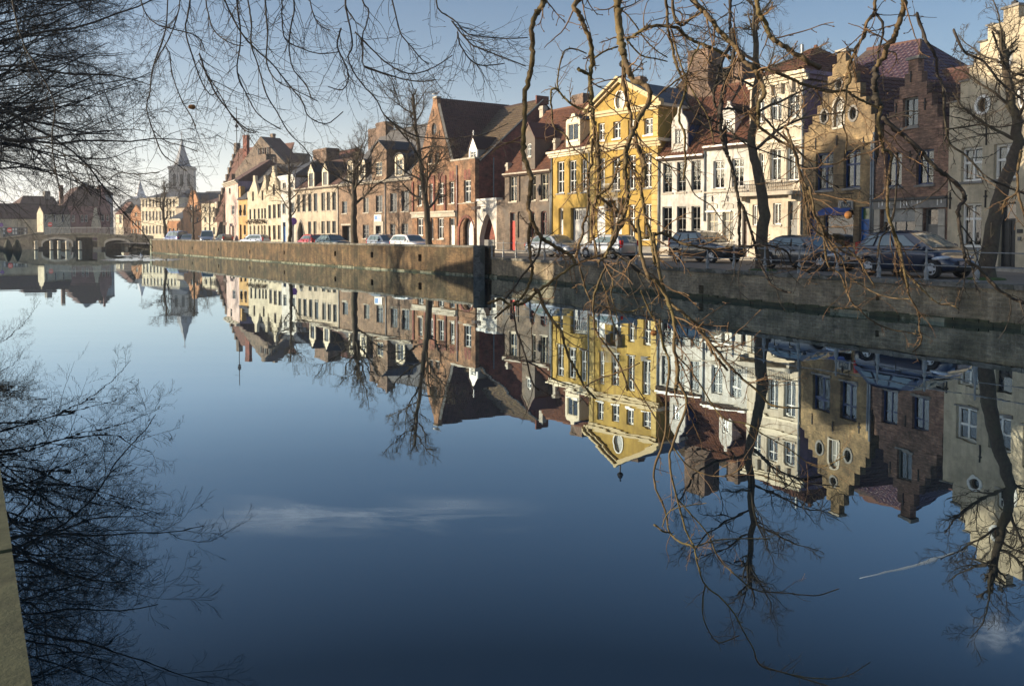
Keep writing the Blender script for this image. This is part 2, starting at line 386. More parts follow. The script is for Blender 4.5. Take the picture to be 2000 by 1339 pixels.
def unit_box(mat):
    if mat.name not in UNIT:
        me = MB().box(0, 1, 0, .01, 0, 1).mesh('pane'); me.materials.append(mat); UNIT[mat.name] = me
    return UNIT[mat.name]
def pane(parent, mat, u0, u1, z0, z1, y, name='pane'):
    o = bpy.data.objects.new(name, unit_box(mat)); COL.objects.link(o); o.parent = parent
    o.location = (u0, y, z0); o.scale = (u1 - u0, 1, z1 - z0); return o

class House:
    def __init__(s, name, label, cat, A, B, near=False, group=None):
        a = G(*A); b = G(*B); d = (b - a); s.W = d.length; s.near = near
        s.o = thing(name, label, cat, a, math.atan2(d.y, d.x), group)
        s.a = a; s.t = d.normalized(); s.n = Vector((-s.t.y, s.t.x, 0)); s.holes = []; s.rand = random.Random(len(label) * 7 + int(A[0]))
    def uz(s, x, y, off=0):
        d = ray(x, y); o = Vector((0, 0, EYE)) - s.a - s.n * off
        t = -o.dot(s.n) / d.dot(s.n); p = o + d * t
        return p.dot(s.t), p.z
    def zz(s, Z, x, y, off=0): return s.uz(*zc(Z, x, y), off)
    def z(s, Z, x, y, off=0): return s.zz(Z, x, y, off)[1]
    def u(s, Z, x, y=1000, off=0): return s.zz(Z, x, y, off)[0]
    def box(s, name, mat, u0, u1, y0, y1, z0, z1, parent=None, bevel=0):
        return MB().box(u0, u1, y0, y1, z0, z1).build(name, mat, parent or s.o, bevel=bevel)
    def win(s, loop, y=0, rev=.16, cols=2, bars=(.6,), fw=.07, mw=.045, frame='white', glass=None, sill='stone', curtain=None, hole=True, panes=None, name='window', label=None, top_cols=None):
        xs = [p[0] for p in loop]; zs = [p[1] for p in loop]; u0, u1, z0, z1 = min(xs), max(xs), min(zs), max(zs)
        if hole: s.holes.append(loop)
        near = s.near if panes is None else panes
        yf = y + rev
        m = MB().ring(loop, shrink(loop, fw), yf - .05, yf + .03)
        iu0, iu1, iz0, iz1 = u0 + fw, u1 - fw, z0 + fw, z1 - fw
        zb = [iz0] + [iz0 + (iz1 - iz0) * b for b in bars] + [iz1]
        isrect = len(loop) == 4
        for b in zb[1:-1]: m.box(iu0, iu1, yf - .035, yf + .02, b - mw / 2, b + mw / 2)
        for c in range(1, cols):
            x = iu0 + (iu1 - iu0) * c / cols
            m.box(x - mw / 2, x + mw / 2, yf - .04, yf + .025, iz0, iz1 - (.0 if isrect else fw))
        w = m.build(name, M[frame], s.o)
        if label: w['label'] = label
        if near and curtain is None and s.rand.random() < .45: curtain = s.rand.choice(['sides', 'blind', 'half'])
        g = M[glass] if glass else (M['glass'] if near else M[s.rand.choice(['gdark', 'gdark', 'gmid', 'gmid2'])])
        if isrect and near:
            for i in range(len(zb) - 1):
                for c in range(cols):
                    x0 = iu0 + (iu1 - iu0) * c / cols + mw / 2; x1 = iu0 + (iu1 - iu0) * (c + 1) / cols - mw / 2
                    pane(w, g, x0, x1, zb[i] + mw / 2, zb[i + 1] - mw / 2, yf - .005)
        elif isrect: pane(w, g, iu0, iu1, iz0, iz1, yf - .005)
        else: MB().prism(shrink(loop, fw), yf - .005, yf + .005).build('pane', g, w)
        if sill:
            MB().box(u0 - .08, u1 + .08, y - .07, y + rev - .05, z0 - .11, z0 - .003).build('sill', M[sill], w)
        if curtain and near:
            k = MB(); nn = max(6, int((u1 - u0) / .06)); 
            spans = {'full': [(u0, u1, z0, z1)], 'half': [(u0, u1, z0, z0 + (z1 - z0) * .55)], 'sides': [(u0, u0 + (u1 - u0) * .3, z0, z1), (u1 - (u1 - u0) * .3, u1, z0, z1)], 'blind': [(u0, u1, z0 + (z1 - z0) * .45, z1)]}[curtain]
            for a0, a1, b0, b1 in spans:
                nn = max(6, int((a1 - a0) / .05)); 
                for i in range(nn):
                    x0 = a0 + (a1 - a0) * i / nn; x1 = a0 + (a1 - a0) * (i + 1) / nn; ya = yf + .12 + (.03 if i % 2 else -.03); yb = yf + .12 + (-.03 if i % 2 else .03)
                    k.quad((x0, ya, b0), (x1, yb, b0), (x1, yb, b1), (x0, ya, b1))
            k.build('curtain', M['curtain'], w, fix=False)
        return w
    def row(s, Z, xs, top, bot, kind='rect', **kw):
        """windows of one storey: x ranges, top line and bottom line through two points each, in a zoomed view"""
        out = []
        for i, (x0, x1) in enumerate(xs):
            xm = (x0 + x1) / 2
            f = lambda L: L[0][1] + (L[1][1] - L[0][1]) * (xm - L[0][0]) / (L[1][0] - L[0][0])
            yt, yb = f(top), f(bot); yo = kw.get('y', 0)
            u0 = s.u(Z, x0, (yt + yb) / 2, yo); u1 = s.u(Z, x1, (yt + yb) / 2, yo); z1 = s.z(Z, xm, yt, yo); z0 = s.z(Z, xm, yb, yo)
            loop = rect(u0, u1, z0, z1) if kind == 'rect' else arch(u0, u1, z0, z1, kind)
            k2 = {k: (v[i] if isinstance(v, list) else v) for k, v in kw.items()}
            out.append(s.win(loop, **k2))
        return out
    def door(s, loop, mat, y=0, rev=.22, transom=None, fmat=None, hole=True, leaves=1, knob=True, name='door', glazed=0, label=None, tglass='gdark'):
        xs = [p[0] for p in loop]; zs = [p[1] for p in loop]; u0, u1, z0, z1 = min(xs), max(xs), min(zs), max(zs)
        if hole: s.holes.append(loop)
        yf = y + rev; fm = M[fmat or mat]
        zt = z1 if transom is None else z1 - (z1 - z0) * transom
        m = MB()
        if len(loop) == 4: m.box(u0, u1, yf, yf + .06, z0, zt)
        else: m.prism(loop, yf, yf + .06)
        w = u1 - u0
        for l in range(leaves):
            a = u0 + w * l / leaves; b = u0 + w * (l + 1) / leaves; hh = (zt - z0)
            m2 = [(.06, .40), (.45, .70), (.74, .95)] if len(loop) == 4 else [(.06, .38), (.42, .66)]
            for p0, p1 in m2:
                if glazed and p1 > .9: continue
                m.box(a + (b-a) * .14, b - (b-a) * .14, yf - .025, yf + .002, z0 + hh * p0, z0 + hh * p1)
        for l in range(1, leaves): m.box(u0 + w * l / leaves - .02, u0 + w * l / leaves + .02, yf - .035, yf, z0, zt - .02)
        d = m.build(name, M[mat], s.o)
        if label: d['label'] = label
        if glazed:
            for l in range(leaves):
                for g in range(glazed):
                    a = u0 + w * (l + (g + .35) / (glazed + .3)) / leaves; b = u0 + w * (l + (g + 1.0) / (glazed + .3)) / leaves
                    pane(d, M['gdark'], a, b, z0 + (zt - z0) * .74, z0 + (zt - z0) * .94, yf - .012)
        fr = MB().ring(loop, shrink(loop, .06), yf - .06, yf - .001)
        if transom: fr.box(u0 + .05, u1 - .05, yf - .05, yf + .05, zt - .04, zt + .04)
        fr.build('door_frame', fm, d)
        if transom: pane(d, M[tglass], u0 + .06, u1 - .06, zt + .04, z1 - .06, yf, 'pane')
        if knob: MB().lathe([(0.001, 0), (.035, .02), (.035, .05), (.001, .07)], 8).build('handle', M['iron'], d, True).location = (u1 - w * .12, yf - .06, z0 + 1.0)
        MB().box(u0 - .1, u1 + .1, y - .12, y + rev, z0 - .10, z0 - .002).build('step', M['stone_grey'], d)
        return d
    def wall(s, outline, mat, depth=.16, y=0, edge=0.0, name='wall'):
        h = [q for q in s.holes]; s.holes = []
        return MB().holed(outline, h, y, depth, edge).build(name, M[mat], s.o, fix=False)
    def sides(s, ze, zr, dep, mat, yr=None, zb=.9, left=True, right=True, flat=False, u0=0.0, u1=None, y0=0.003, label=None):
        u1 = s.W if u1 is None else u1; yr = dep / 2 if yr is None else yr; m = MB()
        prof = [(y0, zb), (dep, zb), (dep, ze), (y0, ze)] if flat else [(y0, zb), (dep, zb), (dep, ze), (yr, zr), (y0, ze)]
        if left: m.quad(*[(u0 + .012, y, z) for y, z in prof])
        if right: m.quad(*[(u1 - .012, y, z) for y, z in prof])
        m.quad((u0, dep, zb), (u1, dep, zb), (u1, dep, ze), (u0, dep, ze))
        o = m.build('side_wall', M[mat], s.o, fix=False)
        if label: o['label'] = label
        return o
    def slab(s, poly, mat, wave=False, name='roof', th=.12, parent=None, **kw):
        """one roof slope; poly counter-clockwise from above, first edge along the eave"""
        p = [Vector(q) for q in poly]; eave = p[1] - p[0]; nn = (p[1] - p[0]).cross(p[2] - p[1]).normalized(); up = nn.cross(eave).normalized()
        if nn.z < 0: nn = -nn; up = -up
        base = MB(); b = [q - nn * .012 for q in p]; c = [q - nn * th for q in p]; n = len(p)
        base.v = [tuple(q) for q in b + c]; base.f = [tuple(range(n)), tuple(range(n, 2 * n))[::-1]] + [(i, (i + 1) % n, n + (i + 1) % n, n + i) for i in range(n)]
        r = base.build(name, M['roof_under'], parent or s.o)
        me = tile_surface(p, eave, up, wave, **kw); t = link('tiles', me, r, M[mat]); t['kind'] = 'stuff'
        return r
    def roof_street(s, ze, zr, dep, mat, wave=False, yr=None, u0=0, u1=None, over=.22, hipL=0, hipR=0, back=True):
        u1 = s.W if u1 is None else u1; yr = dep / 2 if yr is None else yr
        k = (zr - ze) / yr; f = ze - over * k + .05; zr += .05
        s.slab([(u0, -over, f), (u1, -over, f), (u1 - hipR, yr, zr), (u0 + hipL, yr, zr)], mat, wave)
        if back: s.slab([(u1, dep, ze + .05), (u0, dep, ze + .05), (u0 + hipL, yr, zr), (u1 - hipR, yr, zr)], mat, False)
        if hipL: s.slab([(u0, dep, ze + .05), (u0, -over, f), (u0 + hipL, yr, zr)], mat, wave)
        if hipR: s.slab([(u1, -over, f), (u1, dep, ze + .05), (u1 - hipR, yr, zr)], mat, wave)
        MB().tube([(u0 + hipL, yr, zr + .03), (u1 - hipR, yr, zr + .03)], .09, 6).build('ridge_cap', M[mat], s.o)
    def roof_gable(s, ze, zr, dep, mat, wave=False, u0=0, u1=None, y0=.3, over=.1, uc=None):
        u1 = s.W if u1 is None else u1; uc = (u0 + u1) / 2 if uc is None else uc
        s.slab([(u1 + over, y0, ze), (u1 + over, dep, ze), (uc, dep, zr), (uc, y0, zr)], mat, wave)
        s.slab([(u0 - over, dep, ze), (u0 - over, y0, ze), (uc, y0, zr), (uc, dep, zr)], mat, wave)
    def chimney(s, u0, u1, y0, y1, z0, z1, mat='br_chim', pots=2, name='chimney', cap=True, pot_h=.45):
        m = MB().box(u0, u1, y0, y1, z0, z1)
        if cap: m.box(u0 - .06, u1 + .06, y0 - .06, y1 + .06, z1 - .32, z1 - .14)
        c = m.build(name, M[mat], s.o)
        for i in range(pots):
            x = u0 + (u1 - u0) * (i + .5) / pots
            MB().lathe([(.14, z1), (.12, z1 + pot_h * .8), (.15, z1 + pot_h * .85), (.14, z1 + pot_h)], 8, (x, (y0 + y1) / 2)).build('chimney_pot', M['tile_brown_far' if i % 2 else 'stone_grey'], c)
        return c
    def dormer(s, u0, u1, z0, z1, zt, y0, dep, mat, roofm, kind='gable', winloop=None, wk=None, side=None, over=.08):
        """box dormer: front with a window, cheeks, little roof"""
        d = bpy.data.objects.new('dormer', None); COL.objects.link(d); d.parent = s.o
        uc = (u0 + u1) / 2
        if kind == 'gable': out = [(u0, z0), (u1, z0), (u1, z1), (uc, zt), (u0, z1)]
        elif kind == 'arch': out = [(u0, z0), (u1, z0)] + [(uc + (u1 - u0) / 2 * math.cos(t * math.pi / 8), z1 + (zt - z1) * math.sin(t * math.pi / 8)) for t in range(9)]
        elif kind == 'ogee': out = [(u0, z0), (u1, z0), (u1, z1), (u1 - (u1-u0) * .12, z1 + (zt - z1) * .35), (uc + (u1-u0) * .14, z1 + (zt - z1) * .62), (uc + (u1-u0) * .10, zt), (uc - (u1-u0) * .10, zt), (uc - (u1-u0) * .14, z1 + (zt - z1) * .62), (u0 + (u1-u0) * .12, z1 + (zt - z1) * .35), (u0, z1)]
        else: out = [(u0, z0), (u1, z0), (u1, zt), (u0, zt)]
        m = MB().holed(out, [winloop] if winloop else [], y0, .12, 0.13); m.build('dormer_front', M[mat], d, fix=False)
        c = MB().box(u0 + .03, u1 - .03, y0 + .13, y0 + dep, z0, z1 - .01).build('dormer_side', M[side or mat], d)
        if winloop:
            so = s.o; s.o = d; s.win(winloop, y=y0, rev=.1, hole=False, **(wk or {})); s.o = so
        e = over
        if kind in ('gable', 'ogee'):
            zr = zt if kind == 'gable' else z1 + (zt - z1) * .7
            a = MB()
            for sg in (-1, 1):
                xa = u0 - e if sg < 0 else u1 + e
                p = [Vector((xa, y0 - (e if kind == 'gable' else -.14), z1 - .06)), Vector((xa, y0 + dep, z1 - .06)), Vector((uc, y0 + dep, zr + .05)), Vector((uc, y0 - (e if kind == 'gable' else -.14), zr + .05))]
                q = [v + Vector((0, 0, .09)) for v in p]; b = len(a.v); a.v += [tuple(v) for v in p + q]
                a.f += [(b, b+1, b+2, b+3), (b+7, b+6, b+5, b+4)] + [(b + i, b + (i+1) % 4, b + 4 + (i+1) % 4, b + 4 + i) for i in range(4)]
            r = a.build('dormer_roof', M[roofm], d)
        elif kind == 'arch':
            a = MB(); prev = None
            lo = [(uc + ((u1 - u0) / 2 + e) * math.cos(t * math.pi / 8), z1 + (zt - z1 + .08) * math.sin(t * math.pi / 8)) for t in range(9)]
            hi = [(uc + ((u1 - u0) / 2 + e + .07) * math.cos(t * math.pi / 8), z1 + (zt - z1 + .15) * math.sin(t * math.pi / 8)) for t in range(9)]
            a.prism(lo + hi[::-1], y0 - e, y0 + dep); a.build('dormer_roof', M[roofm], d)
        else:
            MB().box(u0 - e, u1 + e, y0 - e, y0 + dep, zt, zt + .12).build('dormer_roof', M[roofm], d)
        return d
    def cornice(s, z, h=.35, proj=.3, mat='white', u0=0, u1=None, name='cornice', y=0):
        u1 = s.W if u1 is None else u1
        m = MB().box(u0 - .02, u1 + .02, y - proj, y + .02, z - h * .35, z).box(u0, u1, y - proj * .6, y - .003, z - h * .7, z - h * .352).box(u0, u1, y - proj * .3, y - .004, z - h, z - h * .702)
        return m.build(name, M[mat], s.o)
    def pipe(s, u, z0, z1, y=-.08, r=.055): return MB().tube([(u, y, z0), (u, y, z1)], r, 6).build('drainpipe', M['zinc'], s.o, True)
    def anchor(s, u, z, h=.5): return MB().box(u - .025, u + .025, -.05, .01, z - h / 2, z + h / 2).box(u - .09, u + .09, -.045, -.005, z + h * .1, z + h * .18).build('wall_anchor', M['iron'], s.o)
M['curtain'] = simple_mat('pale_curtain', (.34, .335, .31), .9, var=.1, bmp=0); M['roof_under'] = simple_mat('roof_boarding', (.08, .06, .05), .9)
GZ = 1.2        # street level above the water
# ---------------------------------------------------------------- water, ground, street
def struct(name, mb, mat, fix=False):
    o = mb.build(name, mat, fix=fix); o['kind'] = 'structure'; return o
m = bpy.data.materials.new('canal_water'); m.use_nodes = True; n = m.node_tree; n.nodes.clear()
tc = N(n, 'ShaderNodeTexCoord'); mp = N(n, 'ShaderNodeMapping'); n.links.new(tc.outputs['Object'], mp.inputs[0])
mp.inputs['Scale'].default_value = (.3, .9, 1); mp.inputs['Rotation'].default_value = (0, 0, R(12))
h1 = noise(n, mp.outputs[0], .55, 2, .5); h2 = noise(n, mp.outputs[0], 2.6, 2, .5)
ad = N(n, 'ShaderNodeMath', operation='MULTIPLY_ADD'); n.links.new(h2, ad.inputs[0]); ad.inputs[1].default_value = .12; n.links.new(h1, ad.inputs[2])
bp = N(n, 'ShaderNodeBump'); bp.inputs['Strength'].default_value = 1; bp.inputs['Distance'].default_value = .0030
n.links.new(ad.outputs[0], bp.inputs['Height'])
wout = N(n, 'ShaderNodeOutputMaterial'); wdf = N(n, 'ShaderNodeBsdfDiffuse'); wdf.inputs[0].default_value = (.006, .014, .018, 1)
wgl = N(n, 'ShaderNodeBsdfGlossy'); wgl.inputs['Roughness'].default_value = 0.0; wgl.inputs[0].default_value = (.77, .91, 1, 1)
wlw = N(n, 'ShaderNodeLayerWeight'); wlw.inputs[0].default_value = .5
wmx = N(n, 'ShaderNodeMixShader'); n.links.new(ramp(n, wlw.outputs['Facing'], [(0, (.02,) * 3), (.56, (.135,) * 3), (.755, (.52,) * 3), (.83, (.79,) * 3), (.875, (.82,) * 3), (1, (.94,) * 3)]), wmx.inputs[0])
n.links.new(bp.outputs[0], wgl.inputs['Normal']); n.links.new(wdf.outputs[0], wmx.inputs[1]); n.links.new(wgl.outputs[0], wmx.inputs[2]); n.links.new(wmx.outputs[0], wout.inputs[0])
M['water'] = m
struct('canal_water', MB().quad((-420, -90, 0), (240, -90, 0), (240, 560, 0), (-420, 560, 0)), M['water'])

m, n, b = new_mat('cobbled_street')
tc = N(n, 'ShaderNodeTexCoord')
vo = N(n, 'ShaderNodeTexVoronoi'); vo.inputs['Scale'].default_value = 7; n.links.new(tc.outputs['Object'], vo.inputs[0])
f = noise(n, tc.outputs['Object'], .5, 5, .6)
n.links.new(mixc(n, ramp(n, vo.outputs['Distance'], [(.1, (.22, .19, .155)), (.5, (.09, .08, .07))]), (.27, .23, .18), f), b.inputs['Base Color'])
b.inputs['Roughness'].default_value = .85; bump(n, b, vo.outputs['Distance'], .5, .02); M['street'] = m
M['paving'] = simple_mat('grey_pavement', (.20, .185, .165), .85, var=.25, scale=3)
M['grass'] = simple_mat('grass_green', (.05, .085, .02), .95, var=.4, scale=9)
def wl(D):                                   # far quay's water edge: X at depth D
    pts = [(-30, 42.5), (14.5, 18.18), (24.57, 14.50), (31.5, 10.41), (54.5, -1.28), (55.1, -1.46), (77.4, -18.22), (126.5, -52.47), (160, -75.8)]
    for (a, xa), (c, xc) in zip(pts, pts[1:]):
        if D <= c: return xa + (xc - xa) * (D - a) / (c - a)
    return pts[-1][1]
edge = [(wl(D) + .18, D) for D in (-30, 14.5, 24.57, 31.5, 54.5, 55.1, 77.4, 126.5, 158)]
far = [(-60, 158), (-60, 185), (-400, 185), (-400, 900), (600, 900), (600, -30)]
sm = MB(); poly = [Vector((x, y, 0)) for x, y in edge + far]
sm.v = [(p.x, p.y, GZ) for p in poly]; sm.f = [tuple(t) for t in tessellate_polygon([poly])]
street = struct('street', sm, M['street'])
# near bank behind its quay wall
nb = lambda D: .1 - .628 * D
bk = [(nb(-30) - .4, -30), (nb(185) - .4, 185), (-500, 185), (-500, -30)]
nm = MB(); nm.v = [(x, y, GZ) for x, y in bk]; nm.f = [(0, 1, 2, 3)]
struct('near_bank_ground', nm, M['paving'])
# ---------------------------------------------------------------- quay walls
M['wall1'] = brick_mat('sunlit_mossy_quay_brick', (.235, .145, .07), (.18, .12, .06), (.2, .155, .10), .75, stain=(.055, .05, .025), stain_amt=.8, streaks=.7)
M['wall2'] = brick_mat('dark_mossy_quay_brick', (.46, .36, .235), (.36, .285, .185), (.56, .49, .37), .5, course=.12, stain=(.06, .065, .03), stain_amt=.6, streaks=.35)
M['coping'] = simple_mat('weathered_dark_coping', (.19, .175, .145), .9, var=.5, scale=2.5, bmp=.4, world=True, blot=(.07, .07, .05))
M['moss'] = simple_mat('dark_wet_moss', (.04, .045, .022), .8, var=.6, scale=4, bmp=.6, world=True)
M['ledge'] = simple_mat('pale_algae_stone', (.24, .235, .16), .85, var=.5, scale=2.5, bmp=.5, world=True, blot=(.05, .055, .025))
M['algae'] = simple_mat('green_algae_coat', (.06, .066, .03), .85, var=.6, scale=2.5, bmp=.6, world=True)
STONES = {}
def stone(parent, mat, L, wd, h, p, rz, name, rnd, key):
    if key not in STONES:
        me = MB().box(0, 1, 0, 1, 0, 1).mesh(name); me.materials.append(mat); STONES[key] = me
    o = bpy.data.objects.new(name, STONES[key]); COL.objects.link(o); o.parent = parent
    o.location = p; o.rotation_euler = (rnd.uniform(-.006, .006), rnd.uniform(-.006, .006), rz); o.scale = (L, wd, h); return o
def quay(name, label, pts, ztop, mat, stonelen, ledge_h, group, holes=(), cope=(.55, .13)):
    a = Vector((*pts[0], 0)); w = thing(name, label, 'quay wall', a, 0, group); rnd = random.Random(3); M_ = M[mat]
    for i, (p, q) in enumerate(zip(pts, pts[1:])):
        p = Vector((*p, 0)) - a; q = Vector((*q, 0)) - a; d = q - p; L = d.length; rz = math.atan2(d.y, d.x); seg = MB()
        hl = []
        for (s0, z0, ww, hh) in holes:
            if 0 < s0 - i * 1000 < L: hl.append(rect(s0 - i * 1000, s0 - i * 1000 + ww, z0, z0 + hh))
        seg.holed(rect(0, L, -1.2, ztop), hl, 0, .3)
        for h in hl: seg.quad(*[(x, .29, z) for x, z in h])
        seg.quad((0, .45, -1.2), (L, .45, -1.2), (L, .45, ztop), (0, .45, ztop)).quad((0, 0, -1.2), (0, .45, -1.2), (0, .45, ztop), (0, 0, ztop)).quad((L, 0, -1.2), (L, .45, -1.2), (L, .45, ztop), (L, 0, ztop))
        o = seg.build('brickwork', M_, w, fix=False); o.location = p; o.rotation_euler = (0, 0, rz)
        t = d.normalized(); nn = Vector((-t.y, t.x, 0)); s = 0
        while s < L - .05:
            l = min(stonelen * rnd.uniform(.9, 1.12), L - s)
            stone(w, M['coping'], l - .015, cope[0], cope[1], p + t * s - nn * .06 + Vector((0, 0, ztop + .002 + rnd.uniform(0, .008))), rz, 'coping_stone', rnd, 'cope' + mat)
            s += l
        s = 0
        while s < L - .05:                      # ledge just above the water
            l = min(rnd.uniform(.8, 1.7) * ledge_h[2], L - s); pale = rnd.random() < ledge_h[1]
            stone(w, M['ledge'] if pale else M['moss'], l - .02, .22 if pale else .17, (ledge_h[0] if pale else ledge_h[0] * rnd.uniform(.75, .95)) + .6, p + t * s - nn * rnd.uniform(.12, .16) + Vector((0, 0, -.6)), rz, 'ledge_stone', rnd, ('pale' if pale else 'moss'))
            s += l
        # broken band of moss over the ledge
        mm = MB(); x = 0
        while x < L:
            l = rnd.uniform(.12, .5); h = ledge_h[0] + rnd.uniform(.0, .07)
            mm.box(x, x + l * .9, -rnd.uniform(.03, .08), .01, ledge_h[0] - .1, h); x += l
        o = mm.build('moss_band', M['algae'], w); o['kind'] = 'stuff'; o.location = p; o.rotation_euler = (0, 0, rz)
    return w
w2 = [(54.55, -1.28), (31.5, 10.41), (24.57, 14.50), (14.5, 18.18 + 2.3)]
W2 = quay('quay_wall', 'low dark mossy quay wall with iron railing in front of the parked cars', [(-1.28, 54.55), (10.41, 31.5), (14.50, 24.57), (20.4, 14.5)], 1.10, 'wall2', 1.25, (.12, .30, 1.0), None, holes=[(12.4, .45, .14, .2), (1003.2, .5, .14, .2), (20.2, .2, .3, .35)], cope=(.6, .14))
dd = [(-52.47, 126.5), (-18.22, 77.4), (-1.46, 55.1)]
W1 = quay('parapet_wall', 'high sunlit mossy brick parapet wall along the far side of the canal', dd, 1.80, 'wall1', 1.6, (.10, .75, 1.6), None,
    holes=[(10, .75, .3, .35), (22, .75, .3, .35), (33, .75, .3, .35), (44, .7, .3, .35), (54, .75, .3, .35), (1005.5, .85, .35, .4), (1012, .85, .4, .45), (1019.2, .75, .45, .5)], cope=(.6, .14))
# pier where the parapet ends and the pale post at its far end
t1 = (Vector((-1.46, 55.1)) - Vector((-18.22, 77.4))).normalized()
MB().box(-.72, .0, -.08, .6, -1, 1.97).build('end_pier', M['coping'], W1).location = (51.0 - .25, -71.4 - .2, 0)
W1.children[-1].rotation_euler = (0, 0, math.atan2(t1.y, t1.x)); W1.children[-1]['label'] = 'dark stained stone pier ending the parapet'
MB().box(-.05, .9, -.12, .7, -1, 1.95).build('end_post', M['ledge'], W1).rotation_euler = (0, 0, -.96)
# near quay parapet beside the camera
nw = thing('near_parapet', 'green mossy stone parapet edge in the bottom left corner', 'parapet', (nb(0), 0, 0), math.atan2(1, -.628))
M['mossy_top'] = simple_mat('mossy_parapet_stone', (.085, .09, .045), .95, var=.35, scale=9, bmp=.3, world=True)
MB().box(-14, 190, .05, .45, -1, 1.78).build('brickwork', M['wall2'], nw)
rs = random.Random(5); s = -13.0
while s < 60:
    l = rs.uniform(1.1, 1.5); stone(nw, M['mossy_top'], l - .012, .55, .12, (s, 0, 1.782 + rs.uniform(0, .006)), 0, 'coping_stone', rs, 'near'); s += l
# ---------------------------------------------------------------- railing
rail = thing('quay_railing', 'grey iron railing with two bars on bulbous posts above the dark quay wall', 'railing', (0, 0, 0))
M['rail'] = simple_mat('grey_painted_iron', (.27, .27, .26), .5, metal=.2, var=.25, scale=12)
pm = MB().lathe([(r_ * .78, z_) for r_, z_ in [(.10, 0), (.10, .06), (.075, .08), (.085, .16), (.10, .22), (.10, .30), (.07, .36), (.05, .40), (.045, .46), (.075, .50), (.06, .54), (.04, .60), (.036, .84), (.055, .87), (.055, .93), (.03, .96), (.045, 1.0), (.001, 1.05)]], 10).mesh('post'); pm.materials.append(M['rail'])
pm.polygons.foreach_set('use_smooth', [True] * len(pm.polygons))
pxs = [961, 983, 1008, 1035, 1064, 1096, 1131, 1170, 1210, 1243, 1284, 1332, 1382, 1434, 1494, 1561, 1636, 1717, 1810, 1909, 2025, 2160]
pp = []
for x in pxs:
    D = 54.5
    for _ in range(60):
        X = (x - 1000) / 1700 * D; 
        # walk to the depth where the ray meets the coping line
        lo, hi = 14.6, 54.5
        for _ in range(30):
            mid = (lo + hi) / 2
            if (x - 1000) / 1700 * mid < wl(mid) + .2: hi = mid if False else hi; lo = lo
            if (x - 1000) / 1700 * mid > wl(mid) + .2: hi = mid
            else: lo = mid
        D = lo; break
    # rays left of the line's vanishing direction meet it from the far side
    p = Vector(((x - 1000) / 1700 * D, D, 1.24)); pp.append(p)
    o = bpy.data.objects.new('post', pm); COL.objects.link(o); o.parent = rail; o.location = p; o.rotation_euler = (rs.uniform(-.015, .015), rs.uniform(-.015, .015), 0)
for h in (.90, .47):
    MB().tube([p + Vector((0, 0, h)) for p in pp], .018, 6).build('rail', M['rail'], rail, True)
# kerb and raised pavement along the house fronts
J = [(441, 132.3), (466, 122.4), (484, 120), (521, 117), (549, 114), (577, 110.2), (661, 100), (805, 87), (928, 77.1), (986, 72.4), (1078, 67), (1152, 62.6), (1285, 57.6), (1375, 55), (1462, 52.4), (1568, 49.0), (1705, 44), (1850, 39.7), (2010, 35.9), (2230, 31)]
pv = MB(); kb = MB()
JP = [G(*j) for j in J]
def offp(i, d):
    a = JP[max(0, i - 1)]; c = JP[min(len(JP) - 1, i + 1)]; t = (c - a).normalized(); return JP[i] - Vector((-t.y, t.x, 0)) * d
for i in range(len(JP) - 1):
    a, c, e, f = offp(i, 1.9), offp(i + 1, 1.9), offp(i + 1, -.1), offp(i, -.1)
    pv.quad(*[(q.x, q.y, GZ + .12) for q in (a, c, e, f)])
    a2, c2 = offp(i, 2.05), offp(i + 1, 2.05)
    kb.quad((a2.x, a2.y, GZ + .125), (c2.x, c2.y, GZ + .125), (c.x, c.y, GZ + .125), (a.x, a.y, GZ + .125)).quad((a2.x, a2.y, GZ), (c2.x, c2.y, GZ), (c2.x, c2.y, GZ + .125), (a2.x, a2.y, GZ + .125))
struct('pavement', pv, M['paving']); struct('kerb', kb, M['stone'])
# ---------------------------------------------------------------- the row of houses, from the right
def Jh(a, b): return J[a], J[b]
def steps(H, pts): return pts
# cream step-gabled house at the right edge
H = House('step_gabled_house', 'cream painted brick house with a tall stepped gable at the right edge', 'house', *Jh(17, 19), near=True, group='canal-side houses')
zb = 1.0; W_ = H.W
H.row(ZR, [(940, 1055), (1118, 1245)], ((945, 583), (1190, 557)), ((945, 768), (1190, 749)), cols=2, bars=(.56,), fw=.10, mw=.10, rev=.20, sill='stone_grey')
H.row(ZR, [(938, 1050)], ((945, 885), (1050, 880)), ((945, 1124), (1050, 1122)), cols=2, bars=(.66,), fw=.10, mw=.10, rev=.20, sill='stone_grey')
H.door(rect(H.u(ZR, 1145, 1060), H.u(ZR, 1236, 1060), 1.28, H.z(ZR, 1190, 880)), 'dark', transom=.26, leaves=2)
u0 = H.u(ZR, 1325, 1000); H.win(rect(u0, u0 + 1.5, 2.2, 4.3), cols=2, bars=(.66,), fw=.1, mw=.1); H.win(rect(u0 - .2, u0 + 1.3, 5.2, 6.9), cols=2, bars=(.56,), fw=.1, mw=.1)
for (a, b_, c, d) in ((1030, 1088, 310, 388), (1162, 1208, 60, 135), (1265, 1283, 260, 350)):
    ua, za = H.zz(ZR, a, (c + d) / 2); ub, _ = H.zz(ZR, b_, (c + d) / 2); cz = H.z(ZR, (a + b_) / 2, (c + d) / 2); rz_ = (H.z(ZR, (a+b_)/2, c) - H.z(ZR, (a+b_)/2, d)) / 2
    H.win(oval((ua + ub) / 2, cz, (ub - ua) / 2, rz_), cols=1, bars=(), fw=.06, sill=None, frame='brown_paint')
    MB().ring(oval((ua + ub) / 2, cz, (ub - ua) / 2 + .14, rz_ + .14), oval((ua + ub) / 2, cz, (ub - ua) / 2 + .002, rz_ + .002), -.05, -.003).build('oval_surround', M['white'], H.o)
